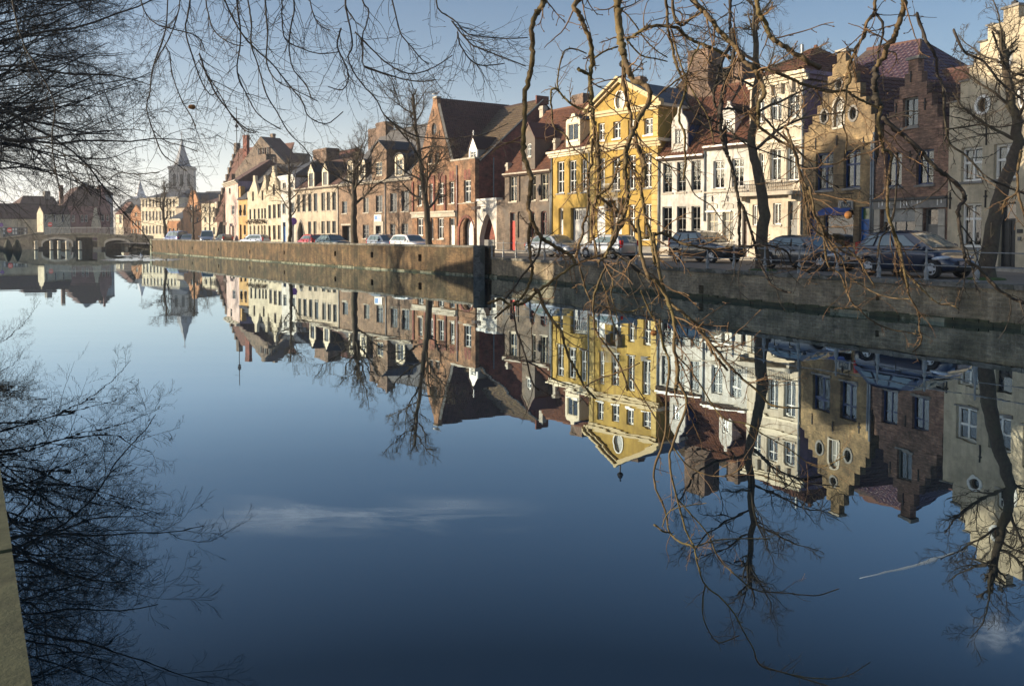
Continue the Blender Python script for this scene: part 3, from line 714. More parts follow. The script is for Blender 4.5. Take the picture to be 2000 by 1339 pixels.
ua = H.u(ZR, 1185, 270); ub = H.u(ZR, 1232, 270); H.win(arch(ua, ub, H.z(ZR, 1208, 330), H.z(ZR, 1208, 222)), cols=2, bars=(.5,), fw=.06, sill='stone')
stp = [(865, 560), (865, 480), (905, 395), (938, 340), (960, 300), (1005, 180), (1040, 72), (1085, 5)]
ue = H.W; gl = [(0.0, H.z(ZR, 868, 470))]
uapx = H.u(ZI, 1975, 60); zap = H.z(ZI, 1975, 15)
nst = 7; z0s = 7.6; us = 0.0; out = [(0, zb), (H.W, zb)]
left = []
zsteps = [H.z(ZI, *p) for p in ((1868, 200), (1882, 160), (1898, 132), (1912, 108), (1929, 80), (1943, 48))]
usteps = [H.u(ZI, x, y) for x, y in ((1852, 215), (1876, 180), (1893, 150), (1902, 135), (1914, 108), (1929, 78), (1943, 48))]
cur = []
for k in range(6):
    cur += [(usteps[k], zsteps[k]), (usteps[k + 1], zsteps[k])]
up_ = H.u(ZI, 1960, 30); cur += [(up_, zsteps[-1]), (up_, zap)]; wcap = .75
mirror = [(2 * (up_ + wcap / 2) - u, z) for u, z in cur[::-1]]
lim = H.W
out = [(0, zb), (lim, zb), (lim, mirror[-1][1])] + [(min(u, lim - .001), z) for u, z in mirror[::-1]][::-1][::1][::-1] if False else None
full = cur + mirror
full = [(max(0, u), z) for u, z in full]; full = [(min(u, lim), z) for u, z in full]
out = [(0, zb), (lim, zb)] + full[::-1]
o2 = []
for p in out:
    if not o2 or (abs(p[0] - o2[-1][0]) + abs(p[1] - o2[-1][1])) > 1e-3: o2.append(p)
H.wall(o2, 'br_cream', .2, edge=.38)
for k in range(6): H.box('coping_slab', M['stone_grey'], usteps[k] - .06, usteps[k + 1] + .02, -.08, .46, zsteps[k] + .003, zsteps[k] + .07)
H.box('coping_slab', M['stone_grey'], up_ - .08, up_ + wcap + .08, -.08, .46, zap + .003, zap + .10)
H.sides(8.0, 8.0, 9, 'br_cream', flat=True); H.roof_gable(8.0, zap - .9, 9, 'tile_brown', True, y0=.42, over=-.05, uc=up_ + wcap / 2, u1=2 * (up_ + wcap / 2))
MB().box(-.12, .12, -.02, .1, 0, .18).tube([(0, .04, .18), (0, .04, .42)], .05, 6).box(-.16, .05, 0, .08, .26, .36).build('finial', M['iron'], H.o).location = (up_ + wcap / 2, .15, zap + .1)
for (x, y) in ((882, 870), (1075, 860), (1080, 520)): H.anchor(*H.zz(ZR, x, y), .75)
ui, zi = H.zz(ZR, 1262, 1037); H.box('intercom', M['dark'], ui - .13, ui + .13, -.04, -.002, zi - .07, zi + .09); H.box('letter_box', M['grey_paint'], ui - .07, ui + .07, -.06, -.002, zi - .38, zi - .22)
# its plinth and door lantern stay plain
# brown stepped-gable house
H = House('step_gabled_house', 'chocolate brown brick house with a stepped gable and a grey shopfront band', 'house', *Jh(16, 17), near=True, group='canal-side houses')
H.row(ZR, [(622, 706)], ((622, 312), (706, 303)), ((622, 472), (706, 462)), cols=2, bars=(), frame='grey_paint', curtain='sides', sill='stone_grey', rev=.2)
H.row(ZR, [(528, 617), (697, 791)], ((530, 610), (790, 586)), ((530, 796), (790, 778)), cols=2, bars=(.7,), frame='navy', curtain=['half', 'half'], sill='stone_grey', rev=.2)
ua, ub = H.u(ZR, 503, 1000), H.u(ZR, 690, 1000); zt = H.z(ZR, 595, 917)
H.win(rect(ua, ub, H.z(ZR, 595, 1105), zt), cols=3, bars=(.68,), frame='grey_paint', curtain='full', sill='stone_grey', rev=.22)
m = MB(); zs0 = H.z(ZR, 595, 985)
for k in range(11): m.box(ua + .1, ub - .1, .10, .135 + .012 * (k % 2), zs0 + (zt - zs0) * k / 11 + .006, zs0 + (zt - zs0) * (k + 1) / 11 - .006)
r_ = m.build('rolling_shutter', M['zinc'], H.o); r_['label'] = 'half lowered grey rolling shutter'
H.door(rect(H.u(ZR, 736, 1000), H.u(ZR, 816, 1000), 1.28, H.z(ZR, 775, 912)), 'grey_paint', transom=.3)
wl_, zl = H.W, H.z(ZR, 655, 865)
H.box('stone_lintel', M['stone_grey'], .02, wl_ - .02, -.10, -.003, H.z(ZR, 655, 912), H.z(ZR, 655, 868)); H.box('lintel_cornice', M['stone_dark'], .0, wl_, -.2, -.003, H.z(ZR, 655, 867), H.z(ZR, 655, 853))
m = MB(); rr = random.Random(8)
for k in range(14):
    x = rr.uniform(.2, wl_ - .3); hh = rr.uniform(.15, .38); m.box(x, x + rr.uniform(.02, .07), -.106, -.1005, H.z(ZR, 655, 868) - hh, H.z(ZR, 655, 869))
m.build('lime_streaks', M['white'], H.o)['kind'] = 'stuff'
for a, c in ((462, 500), (692, 733), (818, 855)):
    x0, x1 = H.u(ZR, a, 1000), H.u(ZR, c, 1000); H.box('stone_pier', M['stone'], x0, x1, -.06, -.002, 1.25, H.z(ZR, (a + c) / 2, 1010), bevel=.02); H.box('stone_pier', M['stone'], x0, x1, -.06, -.002, H.z(ZR, (a + c) / 2, 1008), H.z(ZR, (a + c) / 2, 914), bevel=.02)
ztop = H.z(ZR, 680, 102); uc = H.u(ZR, 680, 130); L = [(0, H.z(ZR, 470, 400))]
zz_ = [H.z(ZI, 1783, y) for y in (300, 262, 236, 212, 188, 165, 142)]
half = uc; n_ = 7; st = []
for k in range(n_): st += [(half * k / (n_ + .6), zz_[k]), (half * (k + 1) / (n_ + .6), zz_[k])]
st += [(uc - .3, zz_[-1]), (uc - .3, ztop)]
st2 = [(min(H.W, 2 * uc - u), z) for u, z in st[::-1]]
H.wall([(0, zb), (H.W, zb)] + (st + st2)[::-1], 'br_choc', .2, edge=.36)
H.box('gable_cap', M['stone_grey'], uc - .4, uc + .4, -.08, .44, ztop + .002, ztop + .14)
H.sides(zz_[0] - .1, zz_[0], 9, 'br_choc', flat=True); H.roof_gable(zz_[0] - .1, ztop - 1.0, 9, 'tile_brown', True, y0=.4, over=-.03, uc=uc)
for x, y in ((668, 195), (588, 370), (745, 345), (480, 640), (664, 630)): H.anchor(*H.zz(ZR, x, y), .55)
H.pipe(.05, 1.3, H.z(ZR, 455, 500))
# ochre baroque gable with the blue shop
H = House('gabled_shop_house', 'ochre brick gabled house with blue awning, blue door and three oval windows', 'house', *Jh(15, 16), near=True, group='canal-side houses')
H.row(ZR, [(148, 243), (300, 391)], ((165, 611), (345, 594)), ((165, 815), (345, 800)), cols=2, bars=(.64,), frame='navy', mw=.10, fw=.08, sill='stone_grey', rev=.22, curtain=['sides', None])
ua, ub = H.u(ZR, 193, 1000), H.u(ZR, 353, 1000)
H.win(rect(ua, ub, H.z(ZR, 272, 1130), H.z(ZR, 272, 912)), cols=1, bars=(.80,), frame='navy', sill='stone_grey', rev=.16, curtain='full')
aw = MB().quad((ua, -.02, H.z(ZR, 272, 908)), (ub, -.02, H.z(ZR, 272, 908)), (ub, -.45, H.z(ZR, 272, 934)), (ua, -.45, H.z(ZR, 272, 934))).quad((ua, -.45, H.z(ZR, 272, 934)), (ub, -.45, H.z(ZR, 272, 934)), (ub, -.46, H.z(ZR, 272, 950)), (ua, -.46, H.z(ZR, 272, 950)))
M['awning'] = simple_mat('blue_awning_cloth', (.03, .07, .24), .8, var=.25)
a_ = aw.build('awning', M['awning'], H.o); so = a_.modifiers.new('t', 'SOLIDIFY'); so.thickness = .02
H.door(rect(H.u(ZR, 384, 1000), H.u(ZR, 441, 1000), 1.28, H.z(ZR, 412, 903)), 'blue_door', transom=.24, tglass='green_glass', label='bright blue shop door')
H.door(rect(H.u(ZR, 105, 1000), H.u(ZR, 152, 1000), 1.28, H.z(ZR, 130, 925)), 'navy', transom=.2)
ua, ub = H.u(ZR, 249, 400), H.u(ZR, 300, 400); za, zt = H.z(ZR, 273, 468), H.z(ZR, 273, 318)
H.win(arch(ua, ub, za, zt), cols=2, bars=(.6,), frame='white', curtain='full', rev=.2, sill='stone', glass='gpale')
MB().ring(arch(ua - .13, ub + .13, za - .02, zt + .14), arch(ua - .001, ub + .001, za, zt + .001), -.05, -.002).build('arch_surround', M['stone'], H.o)
for (a, b_, c, d) in ((180, 213, 380, 445), (335, 372, 360, 430), (262, 293, 213, 262)):
    u1, u2 = H.u(ZR, a, (c + d) / 2), H.u(ZR, b_, (c + d) / 2); xm = (a + b_) / 2; z1, z2 = H.z(ZR, xm, d), H.z(ZR, xm, c)
    H.win(oval((u1 + u2) / 2, (z1 + z2) / 2, (u2 - u1) / 2, (z2 - z1) / 2), cols=1, bars=(), sill=None, frame='dark', fw=.05)
    MB().ring(oval((u1 + u2) / 2, (z1 + z2) / 2, (u2 - u1) / 2 + .12, (z2 - z1) / 2 + .12), oval((u1 + u2) / 2, (z1 + z2) / 2, (u2 - u1) / 2 + .002, (z2 - z1) / 2 + .002), -.05, -.003).build('oval_surround', M['stone_grey'], H.o)
zz_ = [H.z(ZR, 280, y) for y in (470, 430, 375, 330, 250, 180, 120)]; uu_ = [0.0] + [H.u(ZR, x, 300) for x in (112, 133, 158, 186, 213, 238, 262)]
st = []
for k in range(7): st += [(uu_[k], zz_[k]), (uu_[k + 1], zz_[k])]
uc = H.u(ZR, 288, 100); ztop = H.z(ZR, 288, 62); st += [(uu_[-1] + .0, zz_[-1]), (uc - .33, ztop)] if uu_[-1] < uc - .35 else [(uc - .33, ztop)]
st2 = [(min(H.W, 2 * uc - u), z) for u, z in st[::-1]]
H.wall([(0, zb), (H.W, zb)] + (st + st2)[::-1], 'br_ochre', .2, edge=.36)
H.box('gable_cap', M['stone'], uc - .42, uc + .42, -.08, .44, ztop + .002, ztop + .15)
H.sides(zz_[0] - .1, zz_[0], 9, 'br_ochre', flat=True); H.roof_gable(zz_[0] - .1, ztop - 1.1, 9, 'tile_brown', True, y0=.4, over=-.03, uc=uc)
for x, y in ((265, 545), (150, 560), (410, 560)): H.anchor(*H.zz(ZR, x, y), .6)
H.pipe(H.W - .1, 1.3, H.z(ZR, 455, 545))
# hanging sign over the awning
us, zs = H.zz(ZP, 808, 395); hs = .42
br = MB().tube([(us - .75, -.05, zs + .62), (us + .55, -.05, zs + .62)], .02, 5).tube([(us - .35, -.05, zs + .62), (us - .35, -.05, zs + .25)], .012, 5).tube([(us + .35, -.05, zs + .62), (us + .35, -.05, zs + .25)], .012, 5)
hsn = br.build('sign_bracket', M['iron'], H.o)
M['sign_board'] = simple_mat('weathered_sign_board', (.30, .29, .26), .7); M['sign_dark'] = simple_mat('dark_sign_panel', (.05, .07, .08), .7)
sg = thing('shop_sign', 'small weathered shop sign hanging from an iron bracket above the blue awning', 'sign', H.o.matrix_basis @ Vector((us, -.09, zs)) if False else (H.a + H.t * us - H.n * .10 + Vector((0, 0, zs))), H.o.rotation_euler.z)
MB().box(-.55, .55, -.02, .02, -.26, .26).build('board', M['sign_board'], sg); MB().box(-.30, .42, -.026, -.0205, -.18, .18).build('panel', M['sign_dark'], sg)
tx = bpy.data.curves.new('lettering', 'FONT'); tx.body = "'KOP"; tx.size = .26; tx.extrude = .003; tx.align_x = 'CENTER'; tx.align_y = 'CENTER'
to = bpy.data.objects.new('lettering', tx); COL.objects.link(to); to.parent = sg; to.location = (.06, -.031, 0); to.rotation_euler = (R(90), 0, 0); tx.materials.append(M['stone'])
bpy.context.view_layer.update(); tm = bpy.data.meshes.new_from_object(to.evaluated_get(bpy.context.evaluated_depsgraph_get())); bpy.data.objects.remove(to)
to = bpy.data.objects.new('lettering', tm); COL.objects.link(to); to.parent = sg; to.location = (.06, -.031, 0); to.rotation_euler = (R(90), 0, 0)
ul, zl = H.zz(ZR, 350, 860); MB().tube([(ul, -.02, zl), (ul, -.5, zl + .05)], .015, 5).lathe([(.05, zl - .28), (.09, zl - .1), (.02, zl + .02)], 6, (ul, -.5)).build('wall_lantern', M['iron'], H.o)
# three-storey cream house with mauve side
H = House('townhouse', 'cream three-storey townhouse with mauve side wall and iron balcony behind the leaning tree', 'house', *Jh(14, 15), near=True, group='canal-side houses')
yt = ((740, 305), (893, 283)); yb = ((740, 434), (893, 416))
H.row(Z6, [(738, 800), (833, 895)], yt, yb, kind='seg', cols=2, bars=(.62,), curtain='sides', rev=.2)
H.win(arch(H.u(Z6, 652, 380), H.u(Z6, 706, 380), H.z(Z6, 680, 445), H.z(Z6, 680, 318), 'seg'), cols=2, bars=(.62,), rev=.2)
H.row(ZO, [(68, 140), (205, 335), (400, 545)], ((200, 1060), (545, 960)), ((70, 1420), (545, 1410)), cols=2, bars=(.72,), curtain='sides', rev=.22)
zt6 = [H.z(Z6, x, 560) for x in (700, 850)]
ud = H.u(Z6, 832, 1000); H.door(rect(ud, H.u(Z6, 886, 1000), 1.3, H.z(Z6, 860, 872)), 'grey_paint', transom=.34, label='grey carved panel door with grille')
H.row(Z6, [(752, 796), (640, 668)], ((752, 885), (796, 882)), ((752, 1000), (796, 998)), cols=2, bars=(), rev=.16)
# balcony
zb0 = H.z(ZQ, 1250, 250); zb1 = H.z(ZQ, 1250, 80); u0, u1 = H.u(ZQ, 650, 200), H.u(ZQ, 1530, 200)
bal = bpy.data.objects.new('balcony', None); COL.objects.link(bal); bal.parent = H.o
MB().box(u0, u1, -.75, -.002, zb0 - .22, zb0 - .02).box(u0 + .3, u0 + .5, -.5, -.003, zb0 - .5, zb0 - .23).box(u1 - .5, u1 - .3, -.5, -.003, zb0 - .5, zb0 - .23).build('balcony_slab', M['stone'], bal)
m = MB().box(u0, u1, -.72, -.69, zb1 - .04, zb1).box(u0, u1, -.72, -.69, zb0 + .02, zb0 + .05).box(u0, u0 + .03, -.70, 0, zb1 - .04, zb1)
k = u0
while k < u1:
    m.box(k, k + .015, -.712, -.698, zb0, zb1); m.tube([(k + .06 + .045 * math.cos(t), -.705, (zb0 + zb1) / 2 + .13 * math.sin(t)) for t in np.linspace(0, 6.28, 9)], .008, 4); k += .13
m.build('balcony_railing', M['iron'], bal)['kind'] = 'stuff'
ze = H.z(Z6, 910, 215); ztc = H.z(Z6, 912, 162)
H.wall(rect(0, H.W, zb, ze), 'cream_wall', .2)
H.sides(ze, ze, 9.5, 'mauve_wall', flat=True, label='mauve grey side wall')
H.cornice(ztc, ztc - ze, .45, 'cream_paint', -.05, H.W + .3)
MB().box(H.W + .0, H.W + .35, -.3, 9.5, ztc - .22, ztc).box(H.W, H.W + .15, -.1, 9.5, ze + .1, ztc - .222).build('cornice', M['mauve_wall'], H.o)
for x in (.1, .28, .46, .65, .84): H.box('console', M['stone'], H.W * x + .5, H.W * x + .68, -.22, -.003, ze - .55, ze + .05)
for z_ in (H.z(Z6, 850, 545), H.z(Z6, 850, 470)): H.box('string_course', M['cream_paint'], 0, H.W, -.09, -.003, z_, z_ + .16)
zr = H.z(Z6, 1000, 28, 4.5)
H.roof_street(ztc, zr, 9.5, 'tile_red', True, hipL=1.0, hipR=3.2, over=.3)
H.pipe(H.W - .06, 1.3, ze)
u_, z_ = H.zz(Z6, 912, 20, 3); MB().tube([(u_, 3, z_ - 2.5), (u_, 3, z_)], .1, 8).build('stove_pipe', M['zinc'], H.o)
# big glazed roof behind the two gables
H = House('large_house', 'tall rear house with a purplish glazed hipped tile roof behind the ochre gable', 'house', (1572, 56), (1790, 48.5), near=True)
ze = H.z(ZI, 1690, 178); zr = H.z(ZI, 1690, 100, 3.5)
H.wall(rect(0, H.W, zb, ze), 'br_choc', .2); H.sides(ze, ze, 8, 'br_choc', flat=True)
H.slab([(-.2, -.3, ze - .1), (H.W + .2, -.3, ze - .1), (H.W - 3.2, 4, zr), (1.2, 4, zr + .2)], 'tile_glazed', True, pitch=.36, row=.40, amp=.075, lap=.07)
H.slab([(H.W + .2, -.3, ze - .1), (H.W + .2, 8, ze - .1), (H.W - 3.2, 4, zr)], 'tile_glazed', True, pitch=.34, row=.38, amp=.05)
H.slab([(H.W + .2, 8, ze - .1), (-.2, 8, ze - .1), (1.2, 4, zr + .2), (H.W - 3.2, 4, zr)], 'tile_glazed'); H.slab([(-.2, 8, ze - .1), (-.2, -.3, ze - .1), (1.2, 4, zr + .2)], 'tile_glazed')
MB().tube([(1.2, 4, zr + .2), (H.W - 3.2, 4, zr), (H.W + .2, -.3, ze - .1)], .12, 6).build('ridge_cap', M['tile_brown'], H.o)
H = House('rear_house', 'low rear house with brown tiled roof between the brown and the cream step gables', 'house', (1700, 50.5), (1900, 46), near=True)
ze = H.z(ZI, 1800, 240); zr = H.z(ZI, 1840, 141, 3.2)
H.wall(rect(0, H.W, zb, ze), 'br_choc', .2); H.sides(ze, zr, 6.4, 'br_choc'); H.roof_street(ze, zr, 6.4, 'tile_brown', True)
# second white house
H = House('white_house', 'white house with tall french windows under small arches beside the dark tree trunk', 'house', *Jh(13, 14), near=True, group='canal-side houses')
H.row(Z6, [(426, 487), (528, 592)], ((428, 655), (590, 636)), ((428, 806), (590, 792)), cols=2, bars=(.72,), rev=.2, curtain=['sides', 'sides'])
H.row(Z6, [(394, 452), (476, 536)], ((395, 936), (535, 930)), ((395, 1090), (535, 1088)), cols=2, bars=(.70,), rev=.2, frame='cream_paint', glass='gpale')
H.door(rect(H.u(Z6, 585, 1000), H.u(Z6, 612, 1000), 1.3, H.z(Z6, 598, 925)), 'brown_paint', transom=.25)
ze = H.z(Z6, 380, 578); H.wall(rect(0, H.W, zb, ze), 'white_wall', .2)
H.box('lintel', M['white'], .1, H.W * .62, -.08, -.003, H.z(Z6, 460, 932), H.z(Z6, 460, 925))
for x in (422, 506):
    uu, z_ = H.zz(Z6, x, 912); MB().ring(arch(uu - .42, uu + .42, z_ - .0, z_ + .34, 'seg'), arch(uu - .36, uu + .36, z_ + .001, z_ + .28, 'seg'), -.04, -.003).build('arch_moulding', M['stone'], H.o); H.anchor(uu, z_ + .6, .35)
H.box('window_ledge', M['stone'], .05, H.W - .05, -.14, -.003, H.z(Z6, 500, 825), H.z(Z6, 500, 817))
H.sides(ze, ze + 4.2, 8.5, 'white_wall'); zr = H.z(Z6, 560, 228, 4.2)
H.roof_street(ze, zr, 8.5, 'tile_red', True); H.cornice(ze + .03, .3, .25, 'white')
u0, u1 = H.u(Z6, 485, 450, .8), H.u(Z6, 556, 450, .8)
H.dormer(u0, u1, ze - .1, H.z(Z6, 520, 395, .8), H.z(Z6, 520, 330, .8), .6, 3.0, 'white_wall', 'tile_brown_far', 'ogee', rect(u0 + .25, u1 - .25, ze + .35, H.z(Z6, 520, 425, .8)), dict(cols=2, bars=(.5,)))
H.pipe(.06, 1.3 + 2.2, ze)
# roof windows, chimney stack shared
u0, u1 = H.u(Z6, 540, 130, 5), H.u(Z6, 603, 130, 5); H.chimney(u0, u1, 4.6, 5.8, zr - 2.6, H.z(Z6, 570, 118, 5), 'br_chim', 0)
# first white house
H = House('white_house', 'small white house with red tiled roof and curly white dormer right of the yellow house', 'house', *Jh(12, 13), near=True, group='canal-side houses')
H.row(Z6, [(153, 203), (229, 278), (307, 359)], ((153, 667), (359, 650)), ((153, 829), (359, 814)), cols=2, bars=(.33, .66), frame='grey_paint', rev=.18, mw=.035, curtain=['sides', None, 'sides'])
H.row(Z6, [(149, 202), (228, 279), (307, 356)], ((149, 904), (356, 899)), ((149, 1093), (356, 1090)), cols=2, bars=(.33, .66), frame='grey_paint', rev=.18, mw=.035, curtain=['half', 'half', 'half'])
ze = (H.z(Z6, 132, 640) + H.z(Z6, 375, 608)) / 2
H.wall(rect(0, H.W, zb, ze), 'white_wall', .18); H.box('plinth', M['stone'], 0, H.W, -.05, -.003, 1.0, 1.75)
zr = H.z(Z6, 370, 268, 4); H.sides(ze, zr, 8, 'br_chim'); H.roof_street(ze, zr, 8, 'tile_red', True)
H.box('gutter', M['white'], 0, H.W, -.3, -.18, ze - .12, ze)
u0, u1 = H.u(Z6, 217, 540, .5), H.u(Z6, 303, 540, .5)
H.dormer(u0, u1, ze - .15, H.z(Z6, 258, 455, .5), H.z(Z6, 262, 362, .5), .15, 2.6, 'white_wall', 'slate', 'ogee', rect(H.u(Z6, 236, 520, .5), H.u(Z6, 272, 520, .5), H.z(Z6, 255, 565, .5), H.z(Z6, 255, 482, .5)), dict(cols=2, bars=(.5,), frame='grey_paint', sill='stone'), side='navy', over=.02)
u0, u1 = H.u(Z6, 298, 200, 4), H.u(Z6, 425, 200, 4)
H.chimney(u0 + .25, u1, 3.4, 5.2, ze + 1.0, H.z(Z6, 360, 55, 4), 'br_chim', 1, pot_h=.4, cap=False)
m = MB(); ua = u1; m.quad((ua, 3.4, ze + 1.2), (ua + 2.2, 3.4, ze + 1.2), (ua + .003, 3.4, H.z(Z6, 425, 240, 4))).quad((ua, 5.2, ze + 1.2), (ua + 2.2, 5.2, ze + 1.2), (ua + .003, 5.2, H.z(Z6, 425, 240, 4))).quad((ua + 2.2, 3.4, ze + 1.2), (ua + 2.2, 5.2, ze + 1.2), (ua + .003, 5.2, H.z(Z6, 425, 240, 4)), (ua + .003, 3.4, H.z(Z6, 425, 240, 4)))
m.build('chimney_shoulder', M['br_chim'], H.o, fix=False)
H.pipe(.08, 1.3, ze)
# yellow house: main part
H = House('yellow_house', 'large yellow house with white-edged pediment, quoins and tall white windows', 'house', *Jh(11, 12), near=True, group='canal-side houses')
H.row(ZY, [(575, 628), (700, 778), (862, 935), (1012, 1098)], ((575, 255), (1098, 195)), ((575, 590), (1098, 545)), cols=2, bars=(.36, .72), fw=.08, mw=.06, rev=.2, curtain=[None, 'sides', None, 'sides'], sill='stone_grey')
H.row(Z5, [(763, 806), (861, 910), (958, 1006), (1064, 1121)], ((763, 338), (1121, 300)), ((763, 452), (1121, 408)), cols=2, bars=(.6,), fw=.08, mw=.06, rev=.2, curtain='full', sill='white')
H.row(ZY, [(865, 930), (1018, 1095)], ((865, 720), (1095, 708)), ((865, 1070), (1095, 1060)), cols=2, bars=(.62,), fw=.08, mw=.06, rev=.2, sill='white', curtain=['half', 'half'])
H.row(ZY, [(548, 628)], ((548, 735), (628, 730)), ((548, 1045), (628, 1045)), cols=1, bars=(), rev=.1, glass='shutter_white' if False else None, fw=.06)
w = [o for o in bpy.data.objects if o.parent == H.o][-1]
uS, uE = H.u(ZY, 550, 900), H.u(ZY, 626, 900)
H.box('shutter', M['white'], uS, (uS + uE) / 2 - .01, .02, .06, H.z(ZY, 588, 1040), H.z(ZY, 588, 738)); H.box('shutter', M['white'], (uS + uE) / 2 + .01, uE, .02, .06, H.z(ZY, 588, 1040), H.z(ZY, 588, 738))
H.door(rect(H.u(ZY, 690, 900), H.u(ZY, 795, 900), 1.3, H.z(ZY, 745, 700)), 'white', transom=.3, leaves=1, rev=.3)
ub0, ub1 = H.u(ZY, 655, 600), H.u(ZY, 815, 600); zq = H.z(ZY, 735, 655)
bal = bpy.data.objects.new('balcony', None); COL.objects.link(bal); bal.parent = H.o
MB().box(ub0, ub1, -.6, -.003, zq - .16, zq).box(ub0 + .1, ub0 + .3, -.45, -.003, zq - .9, zq - .161).box(ub1 - .3, ub1 - .1, -.45, -.003, zq - .9, zq - .161).build('balcony_slab', M['stone_grey'], bal)
m = MB().box(ub0, ub1, -.58, -.55, zq + .95, zq + .99)
k = ub0
while k < ub1: m.box(k, k + .018, -.572, -.555, zq, zq + .95); k += .12
m.build('balcony_railing', M['rail'], bal)['kind'] = 'stuff'
zm0, zm1 = H.z(Z5, 900, 502), H.z(Z5, 900, 462)
zu = H.z(Z5, 930, 247); zap = H.z(Z5, 907, 60); ucp = H.u(Z5, 907, 200)
co, cz_ = H.zz(Z5, 922, 186)
H.win(oval(ucp, co * 0 + cz_, .42, .62), cols=1, bars=(), sill=None, glass='gpale', fw=.08)
MB().ring(oval(ucp, cz_, .50, .70), oval(ucp, cz_, .422, .622), -.06, -.003).build('oval_surround', M['white'], H.o)
H.wall([(0, zb), (H.W, zb), (H.W, zu), (ucp, zap), (0, zu)], 'yellow', .2)
# cornices and raking mouldings
H.cornice(zm1, zm1 - zm0 + .1, .35, 'shade_buff_paint', -.1, H.W + .25, 'mid_cornice')
H.box('upper_cornice', M['shade_buff_paint'], -.1, H.W + .2, -.22, -.003, zu - .12, zu + .08); H.box('upper_moulding', M['shade_buff_paint'], 0, H.W, -.1, -.004, zu - .3, zu - .121)
for sg in (0, 1):
    xe = -.35 if sg == 0 else H.W + .35; m = MB()
    for dy, t0, t1 in ((-.42, .12, .30), (-.22, -.10, .118)):
        p = [(xe, dy, zu + t0), (ucp, dy, zap + t0), (ucp, dy, zap + t1), (xe, dy, zu + t1)]; q = [(a, .1, c) for a, _, c in p]; b_ = len(m.v); m.v += p + q
        m.f += [(b_, b_+1, b_+2, b_+3), (b_+7, b_+6, b_+5, b_+4)] + [(b_ + i, b_ + (i+1) % 4, b_ + 4 + (i+1) % 4, b_ + 4 + i) for i in range(4)]
    m.build('raking_cornice', M['shade_buff_paint'], H.o)
# quoins as separate stones
def quoins(u0, u1, z0, z1, mat):
    z = z0; i = 0
    while z < z1 - .1:
        h = .40; a = (u0, u1); H.box('quoin', M[mat], a[0], a[1], -.055, -.003, z + .012, min(z + h, z1) - .012); z += h; i += 1
uq = H.u(Z5, 745, 700); quoins(.02, uq, 1.35, zm0 - .1, 'yellow_pale'); quoins(H.W - (uq), H.W - .02, 1.35, zm0 - .1, 'yellow_pale')
quoins(.02, uq * .8, zm1 + .1, zu - .35, 'yellow_pale'); quoins(H.W - uq * .8, H.W - .02, zm1 + .1, zu - .35, 'yellow_pale')
H.box('plinth', M['stone_grey'], 0, H.W, -.07, -.003, 1.0, 1.85)
H.sides(zu, zu, 12, 'yellow', flat=True)
MB().box(H.W, H.W + .3, -.3, 6, zm1 - .2, zm1).box(H.W, H.W + .25, -.2, 12, zu - .1, zu + .1).build('side_cornice', M['cream_paint'], H.o)
H.roof_gable(zu + .12, zap + .1, 12, 'slate', False, y0=.12, over=.25, uc=ucp)
H.chimney(ucp - 1.6, ucp - .9, 3, 3.7, zap - 1.5, H.z(Z5, 838, 66, 3), 'br_chim', 0); 
MB().tube([(0, 0, 0), (0, 0, .7)], .05, 6).lathe([(.02, .6), (.2, .75), (.23, .9), (.14, 1.05), (.02, 1.15)], 8).build('urn_finial', M['iron'], H.o).location = (ucp, .2, zap + .3)
ul = H.W * .93; H.pipe(-.02, 1.3, zm0)
# dark pantile roof and building behind the yellow house
HB = House('rear_house', 'rear house with long dark pantile roof seen above and right of the yellow pediment', 'house', (1262, 68), (1400, 62.5), near=True)
ze = HB.z(ZI, 1330, 226); zr = HB.z(ZI, 1345, 152, 5)
HB.wall(rect(0, HB.W, zb, ze), 'br_chim', .2); HB.sides(ze, zr, 9, 'br_chim'); HB.roof_street(ze, zr, 9, 'tile_dark', True)
# yellow house: lower wing
H = House('yellow_house', 'lower yellow house wing with white dormer and white garage doors', 'house', *Jh(10, 11), near=True, group='canal-side houses')
H.row(ZY, [(143, 216), (262, 338), (386, 445)], ((143, 288), (445, 258)), ((143, 606), (445, 590)), cols=2, bars=(.36, .72), fw=.08, mw=.06, rev=.2, curtain=['sides', None, None], sill='stone_grey')
H.door(rect(H.u(ZY, 158, 900), H.u(ZY, 206, 900), 1.3, H.z(ZY, 182, 752)), 'white', glazed=2, rev=.25)
H.door(rect(H.u(ZY, 280, 900), H.u(ZY, 452, 900), 1.3, H.z(ZY, 365, 748)), 'white', glazed=4, leaves=2, rev=.35, name='garage_door')
ze = H.z(ZY, 290, 170); H.wall(rect(0, H.W, zb, ze), 'yellow', .2)
H.cornice(ze + .05, .45, .38, 'cream_paint', -.3, H.W - .05)
zr = ze + 4.4; H.sides(ze, zr, 8.5, 'yellow'); H.roof_street(ze, zr, 8.5, 'tile_red', True)
u0, u1 = H.u(Z5, 568, 400, .4), H.u(Z5, 660, 400, .4)
H.dormer(u0, u1, ze + .05, H.z(Z5, 612, 320, .4), H.z(Z5, 615, 275, .4), .2, 2.8, 'cream_paint', 'slate', 'ogee', rect(u0 + .22, u1 - .22, H.z(Z5, 612, 452, .4), H.z(Z5, 612, 338, .4)), dict(cols=2, bars=(), curtain='full', frame='cream_paint', sill='white'))
H.chimney(H.u(Z5, 616, 200, 5), H.u(Z5, 692, 200, 5), 4.6, 5.6, ze + 2, H.z(Z5, 655, 150, 5), 'br_chim', 0)
H.chimney(.0, .35, .1, .5, ze, ze + 1.1, 'stone', 0, name='parapet_post'); H.box('plinth', M['stone_grey'], 0, H.W, -.06, -.003, 1.0, 1.7)
ul, zl = H.zz(ZY, 135, 640); MB().tube([(.35, -.02, zl - .1), (.35, -.3, zl + .2), (.35, -.55, zl)], .02, 5).build('lamp_bracket', M['iron'], H.o)
